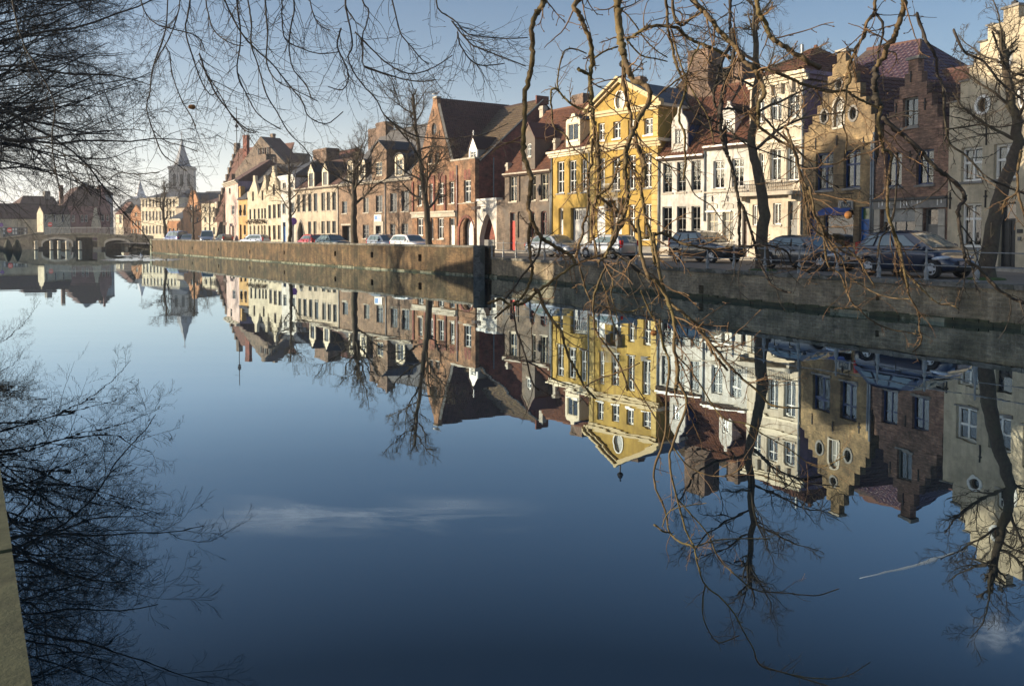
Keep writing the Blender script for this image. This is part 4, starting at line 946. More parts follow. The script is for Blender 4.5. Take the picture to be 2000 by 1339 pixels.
H.pipe(.06, 1.3, ze)
# grey-brown house with red door
H = House('brick_house', 'grey brown brick house with a bright red door and steep dormer gable', 'house', *Jh(9, 10), near=True, group='canal-side houses')
H.row(Z5, [(183, 232), (388, 437)], ((183, 686), (437, 664)), ((183, 850), (437, 838)), cols=2, bars=(.62,), frame='cream_paint', rev=.2, curtain=['full', 'half'])
H.row(Z5, [(330, 356)], ((330, 676), (356, 674)), ((330, 842), (356, 840)), cols=1, bars=(.62,), frame='cream_paint', rev=.2)
H.row(Z5, [(388, 432)], ((388, 912), (432, 908)), ((388, 1085), (432, 1085)), kind='seg', cols=2, bars=(.62,), frame='red_frame', rev=.2, curtain='half')
H.row(Z5, [(320, 350)], ((320, 915), (350, 913)), ((320, 1085), (350, 1085)), kind='seg', cols=1, bars=(.62,), frame='red_frame', rev=.2, curtain='half')
H.door(rect(H.u(Z5, 188, 1000), H.u(Z5, 221, 1000), 1.3, H.z(Z5, 205, 920)), 'red_door', transom=.22, fmat='red_frame', label='bright red front door')
for a, c, t0, t1 in ((247, 284, 680, 846), (238, 283, 915, 1085)):   # blind recesses
    m = MB(); l = rect(H.u(Z5, a, 900), H.u(Z5, c, 900), H.z(Z5, (a + c) / 2, t1), H.z(Z5, (a + c) / 2, t0)); H.holes.append(l); m.prism(l, .1, .15).build('blind_window', M['br_grey'], H.o)
ze = H.z(Z5, 300, 652); H.wall(rect(0, H.W, zb, ze), 'br_grey', .2)
zr = H.z(Z5, 430, 268, 4.2); H.sides(ze, zr, 8.4, 'br_grey'); H.roof_street(ze, zr, 8.4, 'tile_red', True)
H.box('gutter', M['stone'], 0, H.W, -.3, -.003, ze - .14, ze - .02)
u0, u1 = H.u(Z5, 268, 550), H.u(Z5, 352, 550)
H.dormer(u0, u1, ze - .1, H.z(Z5, 310, 440), H.z(Z5, 312, 340), -.02, 4.2, 'br_grey', 'tile_brown', 'gable', arch(H.u(Z5, 301, 500), H.u(Z5, 328, 500), H.z(Z5, 314, 556), H.z(Z5, 314, 470), 'seg'), dict(cols=2, bars=(.6,)))
H.chimney(H.u(Z5, 386, 280, 4), H.u(Z5, 400, 280, 4) + .2, 3.9, 4.3, zr - .4, zr + .6, 'stone', 0)
H.chimney(.0, .3, .1, .5, ze, ze + .9, 'stone', 0, name='parapet_post')
def lantern(Hx, u, z, k=1.0):
    l = MB().tube([(u, -.02, z - .25 * k), (u, -.35, z - .28 * k)], .02, 5).lathe([(.05 * k, z - .3 * k), (.13 * k, z - .02), (.14 * k, z), (.05 * k, z + .16 * k), (.02, z + .24 * k)], 6, (u, -.38)); o = l.build('lamp_bracket', M['iron'], Hx.o)
    MB().lathe([(.055 * k, z - .28 * k), (.125 * k, z - .03)], 6, (u, -.38)).build('lamp_glass', M['gpale'], o)
lantern(H, *H.zz(Z5, 408, 770), 1.6)
H.pipe(H.W - .1, 1.3, ze)
# white arched gateway wall
G0 = (928.5, 77.0)
H = House('gateway_wall', 'white garden wall with a pointed arch gateway left of the red door house', 'gateway', G0, (995, 71.9), near=True)
ug0, ug1 = H.u(Z4, 990, 1000), H.u(Z4, 1142, 1000); ztw = H.z(Z4, 1065, 822)
ua, ub = H.u(Z4, 1010, 1060), H.u(Z4, 1130, 1060); za = H.z(Z4, 1070, 935)
lp = arch(ua, ub, 1.1, za, 'pointed', 12); H.holes.append(lp); H.wall([(ug0, zb), (ug1, zb), (ug1, ztw), (ug0 + .1, ztw - .15), (ug0, ztw - .3)], 'white_wall', .45, edge=.5)
H.box('wall_coping', M['white'], ug0 - .05, ug1 + .05, -.08, .55, ztw - .14, ztw + .06)
li = arch(ua + .55, ub - .05, 1.1, za - .35, 'pointed', 12); MB().prism(li, .7, .8).build('gate_back_wall', M['br_red'], H.o)
MB().box(ua + .5, ub - .5, .2, .3, 1.1, 2.2).build('gate', M['grey_paint'], H.o)
us, zs = H.zz(Z4, 1050, 888); MB().box(us - .75, us + .75, -.9, -.8, zs - .16, zs + .10).tube([(us, -.85, zs), (us, 0, zs + .1)], .02, 5).build('sign_board', M['brown_paint'], H.o)
H.holes = []; m = MB().box(ug1 + .003, H.W, 0, .35, zb, H.z(Z4, 1180, 828)); m.build('side_garden_wall', M['br_grey'], H.o)
# tall orange-brown gable house
H = House('gabled_house', 'tall orange brown brick house with a pointed gable topped by a gull', 'house', *Jh(7, 8), near=False, group='canal-side houses')
for (a, c) in ((535, 567), (690, 733), (777, 816), (889, 944), (622, 650)):
    xm = (a + c) / 2; u0, u1 = H.u(Z4, a, 780), H.u(Z4, c, 780); zt_, zb_ = H.z(Z4, xm, 690 - (xm - 780) * .1), H.z(Z4, xm, 856 - (xm - 780) * .07)
    H.win(rect(u0, u1, zb_, zt_), cols=2, bars=(.5, .75), fw=.09, mw=.06, rev=.22, panes=True, curtain='full')
    for s_ in (0, 1):
        ws = (u1 - u0) / 2; MB().prism(arch(u0 + ws * s_ + .06, u0 + ws * (s_ + 1) - .06, zt_ + .08, zt_ + 1.0), -.012, -.004).build('blind_arch', M['br_red'], H.o)
for x in (500, 590, 663, 748, 838):
    u0 = H.u(Z4, x, 800); H.box('brick_pilaster', M['br_red'], u0 - .1, u0 + .18, -.12, -.003, H.z(Z4, x, 915), H.z(Z4, x, 640 if x > 520 else 690))
H.row(Z4, [(620, 650), (667, 698)], ((620, 472), (698, 465)), ((620, 548), (698, 544)), kind='seg', cols=2, bars=(.5,), frame='brown_paint')
u_, z_ = H.zz(Z4, 660, 287); H.win(oval(u_, z_, .5, .62), cols=2, bars=(.5,), sill=None, frame='brown_paint')
H.row(Z4, [(530, 576), (688, 734)], ((530, 970), (734, 966)), ((530, 1098), (734, 1132)), cols=2, bars=(.58,), fw=.09, mw=.07, rev=.2, panes=True, curtain='half')
H.row(Z4, [(635, 655)], ((635, 968), (655, 968)), ((635, 1130), (655, 1130)), cols=1, bars=(.58,), fw=.07, rev=.2)
H.door(rect(H.u(Z4, 777, 1080), H.u(Z4, 819, 1080), 1.3, H.z(Z4, 798, 967)), 'white', transom=.25)
lp = arch(H.u(Z4, 884, 1080), H.u(Z4, 972, 1080), 1.25, H.z(Z4, 928, 958)); H.door(lp, 'white', rev=.5, name='arched_door', leaves=2)
l2 = arch(H.u(Z4, 846, 1080), H.u(Z4, 975, 1080) - .02, 1.25, H.z(Z4, 910, 943)); MB().ring(l2, arch(l2[0][0] + .28, l2[1][0] - .02, 1.25, H.z(Z4, 910, 943) - .26), -.09, -.003).build('arch_moulding', M['br_red'], H.o)
H.box('stone_band', M['stone'], H.u(Z4, 497, 940), H.u(Z4, 836, 940), -.2, -.003, H.z(Z4, 670, 962), H.z(Z4, 670, 918))
H.box('stone_ledge', M['stone'], H.u(Z4, 497, 940), H.u(Z4, 836, 940), -.32, -.201, H.z(Z4, 670, 930), H.z(Z4, 670, 916))
H.box('string_course', M['stone'], H.u(Z4, 845, 850), H.W, -.08, -.003, H.z(Z4, 910, 858), H.z(Z4, 910, 852))
gp = [H.zz(Z4, *q) for q in ((492, 590), (535, 545), (575, 420), (610, 250), (650, 95), (652, 50), (682, 50), (684, 95), (735, 320), (787, 527), (845, 520), (975, 510))]
zr_e = gp[-1][1]
H.wall([(0, zb), (H.W, zb), (H.W, zr_e)] + gp[:-1][::-1] + [(0, gp[0][1])], 'br_tall', .2, edge=.4)
for a, c in ((0, 1), (1, 2), (2, 3), (3, 4), (7, 8), (8, 9)):
    pa, pc = gp[a], gp[c]; MB().tube([(pa[0], .2, pa[1] + .05), (pc[0], .2, pc[1] + .05)], .16, 4).build('gable_coping', M['stone'], H.o)
H.box('parapet_coping', M['stone'], gp[9][0], H.W + .05, -.08, .5, zr_e + .0, zr_e + .16)
zapx = gp[5][1]; ucg = (gp[5][0] + gp[6][0]) / 2; H.box('gable_cap', M['stone'], ucg - .4, ucg + .4, -.06, .5, zapx + .003, zapx + .15)
for x, y in ((655, 160), (612, 340), (744, 450), (704, 320), (755, 920)): H.anchor(*H.zz(Z4, x, y), .7)
# cross roof behind the gable and long roof with its ridge along the street
zrid = H.z(Z4, 720, 133, 3); H.roof_gable(zr_e - .3, zrid + .4, 8.5, 'tile_brown', True, u0=gp[0][0], u1=gp[9][0] + .2, y0=.4, over=0, uc=ucg)
zr2 = 15.0; dep = 14.6
H.sides(zr_e - .25, zr2, dep, 'br_red', yr=7.3, y0=.42, label='dark red brick side gable'); pass
H.slab([(.05, .42, zr_e - .2), (H.W + .12, .42, zr_e - .2), (H.W + .12, 7.3, zr2 + .08), (.05, 7.3, zr2 + .08)], 'tile_dark', True, pitch=.3, row=.42, amp=.045, lap=.05)
H.slab([(H.W + .12, dep, zr_e - .2), (.05, dep, zr_e - .2), (.05, 7.3, zr2 + .08), (H.W + .12, 7.3, zr2 + .08)], 'tile_dark')
MB().tube([(.05, 7.3, zr2 + .1), (H.W + .12, 7.3, zr2 + .1)], .13, 6).build('ridge_cap', M['tile_brown_far'], H.o)
MB().tube([(H.W + .16, .42, zr_e - .16), (H.W + .16, 7.3, zr2 + .12)], .07, 4).build('verge', M['stone'], H.o)
MB().box(H.W - .05, H.W + .12, 6.6, 8.0, zr2 - .3, zr2 + .45).build('gable_shoulder', M['br_red'], H.o)
u0, u1 = H.u(Z4, 936, 470, .6), H.u(Z4, 1000, 470, .6)
H.dormer(u0 - .1, u1 - .1, zr_e - .3, H.z(Z4, 965, 440, .6), H.z(Z4, 965, 345, .6), .55, 3.6, 'white', 'tile_brown_far', 'gable', rect(u0 + .12, u1 - .32, zr_e + .15, H.z(Z4, 965, 455, .6)), dict(cols=2, bars=(.6,), panes=False), side='zinc')
MB().tube([(0, 0, 0), (0, 0, .6)], .05, 5).lathe([(.01, .3), (.11, .4), (.01, .5)], 6).build('finial', M['white'], H.o).location = ((u0 + u1) / 2 - .1, .6, H.z(Z4, 965, 345, .6))
for x0, x1 in ((785, 880), (925, 965)): H.chimney(H.u(Z4, x0, 140, 7), H.u(Z4, x1, 140, 7), 7.0, 7.6, zr2 - .5, zr2 + .35, 'br_chim', 0)
MB().tube([(0, 0, 0), (0, 0, 5)], .06, 6).build('drainpipe', M['zinc'], H.o).location = (H.W + .08, 1.9, 4.5)
u_, z_ = H.zz(Z4, 1055, 660, 4); MB().box(H.W - .01, H.W + .1, 3.3, 3.75, 7.0, 7.4).build('alarm_box', M['white'], H.o)
TALL = H; GULL = H.a + H.t * ucg + H.n * .2 + Vector((0, 0, zapx + .15))
H.pipe(H.u(Z4, 842, 800), 3.4, zr_e - .4)
# brown house with slate mansard
H = House('mansard_house', 'long buff brick house with grey slate roof and a white sign over its door', 'house', *Jh(6, 7), near=False, group='canal-side houses')
kw = dict(frame='grey_paint', cols=2, bars=(.33, .66), rev=.18, panes=False)
H.row(Z3, [(1018, 1062), (1203, 1250), (1312, 1370), (1437, 1496), (1536, 1600)], ((1203, 745), (1600, 678)), ((1203, 872), (1600, 858)), **kw)
H.row(Z3, [(1198, 1252), (1437, 1482), (1536, 1594)], ((1198, 978), (1594, 966)), ((1198, 1098), (1594, 1070)), **kw)
H.door(rect(H.u(Z3, 1316, 1030), H.u(Z3, 1364, 1030), 1.3, H.z(Z3, 1340, 985)), 'dark', transom=.3)
l = rect(H.u(Z3, 1316, 1030), H.u(Z3, 1364, 1030), 1.3, H.z(Z3, 1340, 985)); MB().ring(rect(l[0][0] - .45, l[1][0] + .45, 1.3, l[2][1] + .45), l, -.08, -.003).build('door_surround', M['stone'], H.o)
H.door(rect(H.u(Z3, 1018, 1050), H.u(Z3, 1100, 1050), 1.25, H.z(Z3, 1060, 985)), 'grey_paint', rev=.7, leaves=2, name='garage_door')
H.box('garage_lintel', M['stone'], H.u(Z3, 1012, 1050), H.u(Z3, 1106, 1050), -.05, -.003, H.z(Z3, 1060, 983), H.z(Z3, 1060, 968))
ze = H.z(Z3, 1420, 590); H.wall(rect(0, H.W, zb, ze), 'br_brown', .2)
H.cornice(ze + .08, .3, .3, 'stone')
for x in (985, 1400): H.pipe(max(.1, H.u(Z3, x, 800)), 1.3, ze)
zr = H.z(Z4, 520, 268, 6); H.sides(ze, zr, 12, 'br_brown'); H.roof_street(ze, zr, 12, 'slate_pale', False, over=.2)
us0, us1 = H.u(Z3, 1300, 920), H.u(Z3, 1365, 920); zs0, zs1 = H.z(Z3, 1332, 950), H.z(Z3, 1332, 889)
sg = thing('wall_sign', 'white notice board with a blue panel fixed above the door of the slate roofed house', 'sign', H.a + H.t * us0 - H.n * .06 + Vector((0, 0, zs0)), H.o.rotation_euler.z)
MB().box(0, us1 - us0, 0, .05, 0, zs1 - zs0).build('board', M['white'], sg); MB().box(.1, (us1 - us0) * .5, -.006, -.001, .2, (zs1 - zs0) * .85).build('blue_panel', simple_mat('sign_blue', (.12, .25, .5), .6), sg)
m = MB()
for k in range(4): m.box((us1 - us0) * .56, (us1 - us0) * (.92 - .08 * (k % 2)), -.006, -.001, .3 + k * .27, .36 + k * .27)
m.build('print_lines', M['grey_paint'], sg)
dk = dict(cols=2, bars=(.33, .66), frame='cream_paint', sill='stone', panes=False)
for a, c, t, tt, bb in ((1072, 1120, 445, 420, 610), (1172, 1226, 440, 412, 585), (1486, 1562, 400, 362, 552)):
    u0, u1 = H.u(Z3, a, 500, .4), H.u(Z3, c, 500, .4); xm = (a + c) / 2
    H.dormer(u0, u1, ze + .05, H.z(Z3, xm, t, .4), H.z(Z3, xm, tt, .4), .3, 3, 'cream_paint', 'slate', 'arch', rect(u0 + .22, u1 - .22, H.z(Z3, xm, bb - 6, .4), H.z(Z3, xm, t + 8, .4)), dk, side='slate')
u0, u1 = H.u(Z3, 1280, 450), H.u(Z3, 1407, 450)
H.dormer(u0, u1, ze - .3, H.z(Z3, 1343, 330), H.z(Z3, 1343, 250), -.03, 5.5, 'br_brown', 'slate', 'gable', rect(H.u(Z3, 1313, 480), H.u(Z3, 1369, 480), H.z(Z3, 1341, 546), H.z(Z3, 1341, 430)), dk, over=.15)
H.chimney(H.u(Z3, 1277, 190, 6), H.u(Z3, 1343, 190, 6), 5.5, 6.6, ze + 2, H.z(Z3, 1310, 142, 6), 'br_chim', 0); H.chimney(H.u(Z3, 1345, 120, 6), H.u(Z3, 1430, 120, 6), 5.5, 6.6, ze + 2, H.z(Z3, 1387, 86, 6), 'br_chim', 0)
lantern(H, *H.zz(Z4, 446, 835), 1.8)
# long pale beige house
H = House('long_house', 'long beige house with dark shutterless windows, arched gate and two pointed dormers', 'house', *Jh(5, 6), near=False, group='canal-side houses')
kw = dict(frame='dark', cols=2, bars=(.5,), rev=.16, panes=False, sill='stone')
H.row(Z3, [(627, 653), (672, 701), (722, 751), (771, 803), (837, 869), (885, 914), (932, 964)], ((627, 716), (964, 690)), ((627, 866), (964, 849)), **kw)
H.row(Z3, [(722, 749), (768, 796), (837, 868), (885, 916), (932, 964)], ((722, 949), (964, 943)), ((722, 1060), (964, 1050)), **kw)
lp = arch(H.u(Z3, 634, 1020), H.u(Z3, 688, 1020), 1.25, H.z(Z3, 660, 945), 'pointed'); H.door(lp, 'grey_paint', rev=.6, leaves=2, name='arched_gate')
MB().ring(arch(lp[0][0] - .3, lp[1][0] + .15, 1.25, H.z(Z3, 660, 930), 'pointed'), arch(lp[0][0], lp[1][0], 1.25, H.z(Z3, 660, 945), 'pointed'), -.08, -.003).build('arch_moulding', M['stone_grey'], H.o)
ze = H.z(Z3, 800, 652); H.wall(rect(0, H.W, zb, ze), 'beige_wall', .2); H.cornice(ze + .06, .3, .3, 'stone')
zr = H.z(Z3, 850, 440, 4.5); H.sides(ze, zr, 9, 'beige_wall'); H.roof_street(ze, zr, 9, 'tile_brown_far')
for a, c in ((718, 770), (840, 893)):
    xm = (a + c) / 2; u0, u1 = H.u(Z3, a, 580), H.u(Z3, c, 580)
    H.dormer(u0, u1, ze - .1, H.z(Z3, xm, 520 - (a - 718) * .1), H.z(Z3, xm, 442 - (a - 718) * .1), .05, 3.2, 'cream_paint', 'slate', 'gable', rect(u0 + .28, u1 - .28, ze + .2, H.z(Z3, xm, 528 - (a - 718) * .1)), dict(cols=2, bars=(.5,), frame='dark', sill='stone', panes=False), side='slate')
H.chimney(H.u(Z3, 808, 350, 4.5), H.u(Z3, 925, 350, 4.5), 3.8, 5.6, zr - 1.5, H.z(Z3, 866, 318, 4.5), 'br_chim', 0)
# houses behind: red hipped roofs
H = House('rear_house', 'rear house with orange red hipped roof above the narrow white house', 'house', (572, 121), (640, 112), near=False)
ze = H.z(Z3, 700, 545); zr = H.z(Z3, 740, 388, 4); H.wall(rect(0, H.W, zb, ze), 'br_chim', .2); H.sides(ze, ze, 8, 'br_chim', flat=True); H.roof_street(ze, zr, 8, 'tile_red_far', hipL=4, hipR=.1, u0=-1, u1=H.W + 1)
H = House('rear_house', 'rear house with long red brown roof left of the slate roofed house', 'house', (640, 111), (720, 102), near=False)
ze = H.z(Z3, 1000, 470); zr = H.z(Z3, 1050, 398, 4); H.wall(rect(0, H.W, zb, ze), 'br_chim', .2); H.sides(ze, zr, 8, 'br_chim'); H.roof_street(ze, zr, 8, 'tile_red_far', u0=-1, u1=H.W + 1)
# narrow white house
H = House('white_house', 'narrow white house with a blue door left of the round sign', 'house', *Jh(4, 5), near=False, group='canal-side houses')
kw = dict(frame='grey_paint', cols=2, bars=(.5,), rev=.15, panes=False, sill='stone')
H.row(Z3, [(498, 526), (574, 600)], ((498, 792), (600, 782)), ((498, 882), (600, 872)), **kw); H.row(Z3, [(500, 528), (566, 592)], ((500, 612), (600, 604)), ((500, 660), (600, 652)), **{**kw, 'bars': ()})
H.door(rect(H.u(Z3, 502, 1040), H.u(Z3, 526, 1040), 1.25, H.z(Z3, 514, 955)), 'blue_door', transom=.2, label='pale blue front door'); H.door(rect(H.u(Z3, 578, 1040), H.u(Z3, 602, 1040), 1.25, H.z(Z3, 590, 955)), 'grey_paint', transom=.2)
ze = H.z(Z3, 540, 572); H.wall(rect(0, H.W, zb, ze), 'white_wall', .2); H.sides(ze, ze, 8, 'white_wall', flat=True); H.cornice(ze + .35, .55, .4, 'white', -.1, H.W + .2)
H.roof_street(ze + .35, ze + 2.6, 8, 'slate', hipL=1.5, hipR=1.5)
# cream step gable
H = House('step_gabled_house', 'pale cream narrow house with a tall stepped gable behind a small tree', 'house', *Jh(3, 4), near=False, group='canal-side houses')
H.row(Z3, [(375, 399), (415, 441), (455, 484)], ((375, 806), (484, 793)), ((375, 926), (484, 914)), **{**kw, 'frame': 'brown_paint'})
H.row(Z3, [(415, 440), (457, 483)], ((415, 982), (483, 979)), ((415, 1106), (483, 1104)), **{**kw, 'frame': 'brown_paint'})
H.row(Z3, [(414, 433)], ((414, 622), (433, 620)), ((414, 722), (433, 720)), kind='round', **{**kw, 'frame': 'brown_paint', 'cols': 1})
H.door(rect(H.u(Z3, 375, 1040), H.u(Z3, 396, 1040), 1.25, H.z(Z3, 385, 985)), 'brown_paint', transom=.25)
zt = H.z(Z3, 435, 465); z0 = H.z(Z3, 375, 735); uc = H.W * .5; st = []; n_ = 6
for k in range(n_): zk = z0 + (zt - z0) * (k + .6) / (n_ + .6) * .93; st += [(uc * k / (n_ + .8), zk), (uc * (k + 1) / (n_ + .8), zk)]
st += [(uc - .28, st[-1][1]), (uc - .28, zt)]; H.wall([(0, zb), (H.W, zb)] + (st + [(2 * uc - u, z) for u, z in st[::-1]])[::-1], 'cream_lime', .2, edge=.4)
H.sides(z0, z0, 9, 'br_chim', flat=True); H.roof_gable(z0, zt - .9, 9, 'slate', y0=.4, over=0)
# twin spout gables
H = House('twin_gabled_house', 'pale cream house with twin pointed gables above a row of hanging flower baskets', 'house', *Jh(2, 3), near=False, group='canal-side houses')
H.row(Z3, [(210, 226), (247, 264), (284, 301), (313, 329), (338, 356)], ((210, 842), (356, 832)), ((210, 932), (356, 922)), **{**kw, 'frame': 'grey_paint', 'cols': 1})
H.row(Z3, [(234, 249), (316, 332)], ((234, 688), (332, 678)), ((234, 772), (332, 764)), **{**kw, 'frame': 'brown_paint', 'cols': 1, 'sill': None})
H.row(Z3, [(212, 228), (246, 262), (282, 298), (312, 327), (336, 352)], ((212, 985), (352, 980)), ((212, 1070), (352, 1070)), **{**kw, 'frame': 'cream_paint', 'cols': 1})
ug = H.u(Z3, 288, 800); zl = H.z(Z3, 205, 700); a1 = [H.zz(Z3, *q) for q in ((205, 690), (225, 640), (241, 600), (243, 548), (258, 548), (262, 600), (275, 650), (288, 722))]; a2 = [H.zz(Z3, *q) for q in ((300, 690), (318, 640), (333, 598), (336, 545), (352, 545), (354, 600), (362, 680))]
H.wall([(0, zb), (H.W, zb), (H.W, a2[-1][1])] + a2[:-1][::-1] + a1[::-1] + [(0, a1[0][1])], 'cream_lime', .2, edge=.4)
ze2 = a1[-1][1]; H.sides(ze2, ze2, 9, 'br_chim', flat=True); H.roof_gable(ze2, a1[3][1] - 1.0, 9, 'slate', y0=.4, over=0, u0=0, u1=ug); H.roof_gable(ze2, a2[3][1] - 1.0, 9, 'slate_pale', y0=.4, over=0, u0=ug, u1=H.W)
fl = MB(); rr = random.Random(2)
for k in range(90): x = rr.uniform(.1, H.W - .1); z_ = H.z(Z3, 280, 955) + rr.uniform(-.25, .3); r_ = rr.uniform(.06, .16); y_ = rr.uniform(-.5, -.05); fl.box(x, x + r_, y_, y_ + r_, z_, z_ + r_)
fl.build('hanging_plants', simple_mat('dried_flower_baskets', (.10, .07, .04), .95, var=.6), H.o)['kind'] = 'stuff'
# ochre low house and pale pink tall house
H = House('ochre_house', 'low ochre house with a wall lantern left of the twin gables', 'house', *Jh(1, 2), near=False, group='canal-side houses')
H.row(Z2, [(926, 946), (966, 985)], ((926, 716), (985, 712)), ((926, 812), (985, 806)), **{**kw, 'frame': 'brown_paint', 'cols': 1}); H.row(Z2, [(965, 984)], ((965, 892), (984, 890)), ((965, 975), (984, 974)), **{**kw, 'frame': 'brown_paint', 'cols': 1})
H.door(rect(H.u(Z2, 929, 950), H.u(Z2, 947, 950), 1.25, H.z(Z2, 938, 888)), 'brown_paint')
ze = H.z(Z2, 960, 655); H.wall(rect(0, H.W, zb, ze), 'ochre_wall', .2); H.sides(ze, ze + 4.6, 9, 'ochre_wall'); H.roof_street(ze, ze + 4.6, 9, 'slate'); H.chimney(.05, .6, .1, .7, ze - .5, ze + 1.7, 'ochre_wall', 0)
lantern(H, *H.zz(Z2, 958, 770), 1.8)
H = House('pink_house', 'tall narrow pale pink house at the far end of the row', 'house', *Jh(0, 1), near=False, group='canal-side houses')
H.row(Z2, [(836, 850)], ((836, 570), (850, 568)), ((836, 620), (850, 618)), **{**kw, 'cols': 1}); H.row(Z2, [(858, 884)], ((858, 720), (884, 716)), ((858, 800), (884, 798)), **{**kw, 'frame': 'white'}); H.row(Z2, [(838, 850), (862, 884)], ((838, 900), (884, 895)), ((838, 1000), (884, 1000)), **{**kw, 'cols': 1})
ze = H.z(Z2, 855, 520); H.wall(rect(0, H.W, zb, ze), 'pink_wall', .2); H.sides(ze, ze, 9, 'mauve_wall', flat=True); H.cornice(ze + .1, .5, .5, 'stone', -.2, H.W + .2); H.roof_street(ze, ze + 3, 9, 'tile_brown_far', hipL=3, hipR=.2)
H.box('hanging_sign', M['brown_paint'], H.u(Z2, 838, 880), H.u(Z2, 865, 880), -.9, -.8, H.z(Z2, 850, 892), H.z(Z2, 850, 868))
# big shaded mansion behind
H = House('gabled_mansion', 'large dark brick mansion with tall chimneys and a triangular gable behind the row', 'mansion', (453.5, 160), (548, 150), near=False)
za = H.z(Z2, 1112, 118); u0, uc, u1 = H.u(Z2, 890, 400), H.u(Z2, 1112, 200), H.u(Z2, 1330, 400); ze = 6
zl = za - (za - H.z(Z2, 1250, 300)) * (u1 - uc) / (H.u(Z2, 1250, 300) - uc); zl2 = za - (za - H.z(Z2, 960, 330)) * (uc - u0) / (uc - H.u(Z2, 960, 330))
H.wall([(u0, zb), (H.W + 3, zb), (H.W + 3, zl), (uc, za), (u0, zl2)], 'br_castle', .2, edge=.5)
H.sides(zl, zl, 5, 'br_castle', flat=True, u1=H.W + 3); H.slab([(uc, .5, za), (uc, 4, za), (u0, 4, zl2), (u0, .5, zl2)], 'tile_brown_far'); H.slab([(uc, 4, za), (uc, .5, za), (H.W + 3, .5, zl), (H.W + 3, 4, zl)], 'tile_brown_far')
ztl = H.z(Z2, 900, 220, 6); uL = H.u(Z2, 862, 300, 6); H.slab([(uL, 2, zb + 4), (uc, 2, zb + 4), (uc, 7, ztl), (uL, 7, ztl)], 'tile_red_far'); MB().quad((uL, 2, zb), (uL, 13, zb), (uL, 7.5, ztl + .3)).build('side_gable', M['br_castle'], H.o, fix=False)
m = MB()
for k in range(10): zz1 = 6 + (ztl - 6) * (k + 1) / 10; m.box(uL - .3, uL + .15, 2.2 + k * .5, 2.8 + k * .5, zz1 - 1.4, zz1 + .3)
m.build('gable_steps', M['br_castle'], H.o)
H.box('turret', M['br_castle'], uL - .3, uL + .6, 6.6, 7.5, zb, H.z(Z2, 876, 180, 7), bevel=.0)
zt = H.z(Z2, 876, 180, 7); MB().tube([(uL + .15, 7, zt), (uL + .15, 7, zt + 7)], .08, 5).tube([(uL - 1.3, 7, zt + 4.6), (uL + 1.4, 7, zt + 4.6)], .07, 4).tube([(uL - .8, 7, zt + 2.4), (uL + 1.0, 7, zt + 2.4)], .06, 4).lathe([(.02, zt + 2.8), (.4, zt + 3.3), (.02, zt + 3.8)], 8, (uL + .15, 7)).build('weathervane', M['iron'], H.o)
H.chimney(H.u(Z2, 972, 150, 4), H.u(Z2, 1028, 150, 4) - .8, 3.6, 4.2, ztl - 3, H.z(Z2, 1000, 106, 4), 'br_red', 0); H.chimney(H.u(Z2, 1212, 150, 4), H.u(Z2, 1257, 150, 4) - .8, 3.6, 4.2, zl, H.z(Z2, 1234, 94, 4), 'br_castle', 0)
H.box('chimney_shoulder', M['br_castle'], H.u(Z2, 1195, 250, 4), H.u(Z2, 1278, 250, 4), 3.4, 5.2, zl - 2, H.z(Z2, 1234, 200, 4)); H.box('stair_tower', M['br_castle'], H.u(Z2, 1270, 300, 5), H.u(Z2, 1420, 300, 5), 5, 8, zl - 6, H.z(Z2, 1345, 268, 5))
# dark chimney stack and grey roofs between mansion and row
H = House('rear_house', 'rear house with steep grey roof and a broad chimney crowned with pots', 'house', (468, 133), (545, 124), near=False)
ze = H.z(Z2, 960, 600); zr = H.z(Z2, 1070, 400, 4); H.wall(rect(0, H.W, zb, ze), 'br_castle', .2); H.sides(ze, zr, 8, 'br_castle'); H.roof_street(ze, zr, 8, 'slate')
H.chimney(H.u(Z2, 1075, 330, 4), H.u(Z2, 1192, 330, 4), 3.4, 5, ze, H.z(Z2, 1130, 280, 4), 'br_castle', 6, pot_h=1.1); H.chimney(H.u(Z2, 1190, 370, 4), H.u(Z2, 1240, 370, 4), 3.4, 5, ze, H.z(Z2, 1215, 355, 4), 'br_chim', 4, pot_h=1.0)
# ---------------------------------------------------------------- far end of the canal
def simple_house(name, label, A, B, zt, mat, roofm, zr=None, dep=10, hip=(0, 0), yr=None, rows=(), Z=ZI, cat='house', kw=None, gable=None, cor=None, group='houses at the far end of the canal', roofkw=None):
    H = House(name, label, cat, A, B, near=False, group=group); ze = H.z(Z, *zt) if isinstance(zt, tuple) else zt
    for xs, t, b_, kd in rows: H.row(Z, xs, t, b_, **{**dict(cols=1, bars=(.5,), frame='grey_paint', sill=None, rev=.2, panes=False, kind=kd), **(kw or {})})
    if gable:
        g = [H.zz(Z, *q) for q in gable]; H.wall([(0, zb), (H.W, zb)] + g[::-1], mat, .2, edge=.4); zm = max(z for _, z in g); H.sides(ze, ze, dep, mat, flat=True); H.roof_gable(ze, zm - .4, dep, roofm, y0=.4, over=0)
    else:
        H.wall(rect(0, H.W, zb, ze), mat, .2); zr_ = H.z(Z, *zr) if isinstance(zr, tuple) else zr
        if hip[0] or hip[1]: H.sides(ze, ze, dep, mat, flat=True)
        else: H.sides(ze, zr_, dep, mat)
        H.roof_street(ze, zr_, dep, roofm, hipL=hip[0], hipR=hip[1], yr=yr)
        if cor: H.cornice(ze + .1, .5, .35, cor, -.1, H.W + .1)
    return H
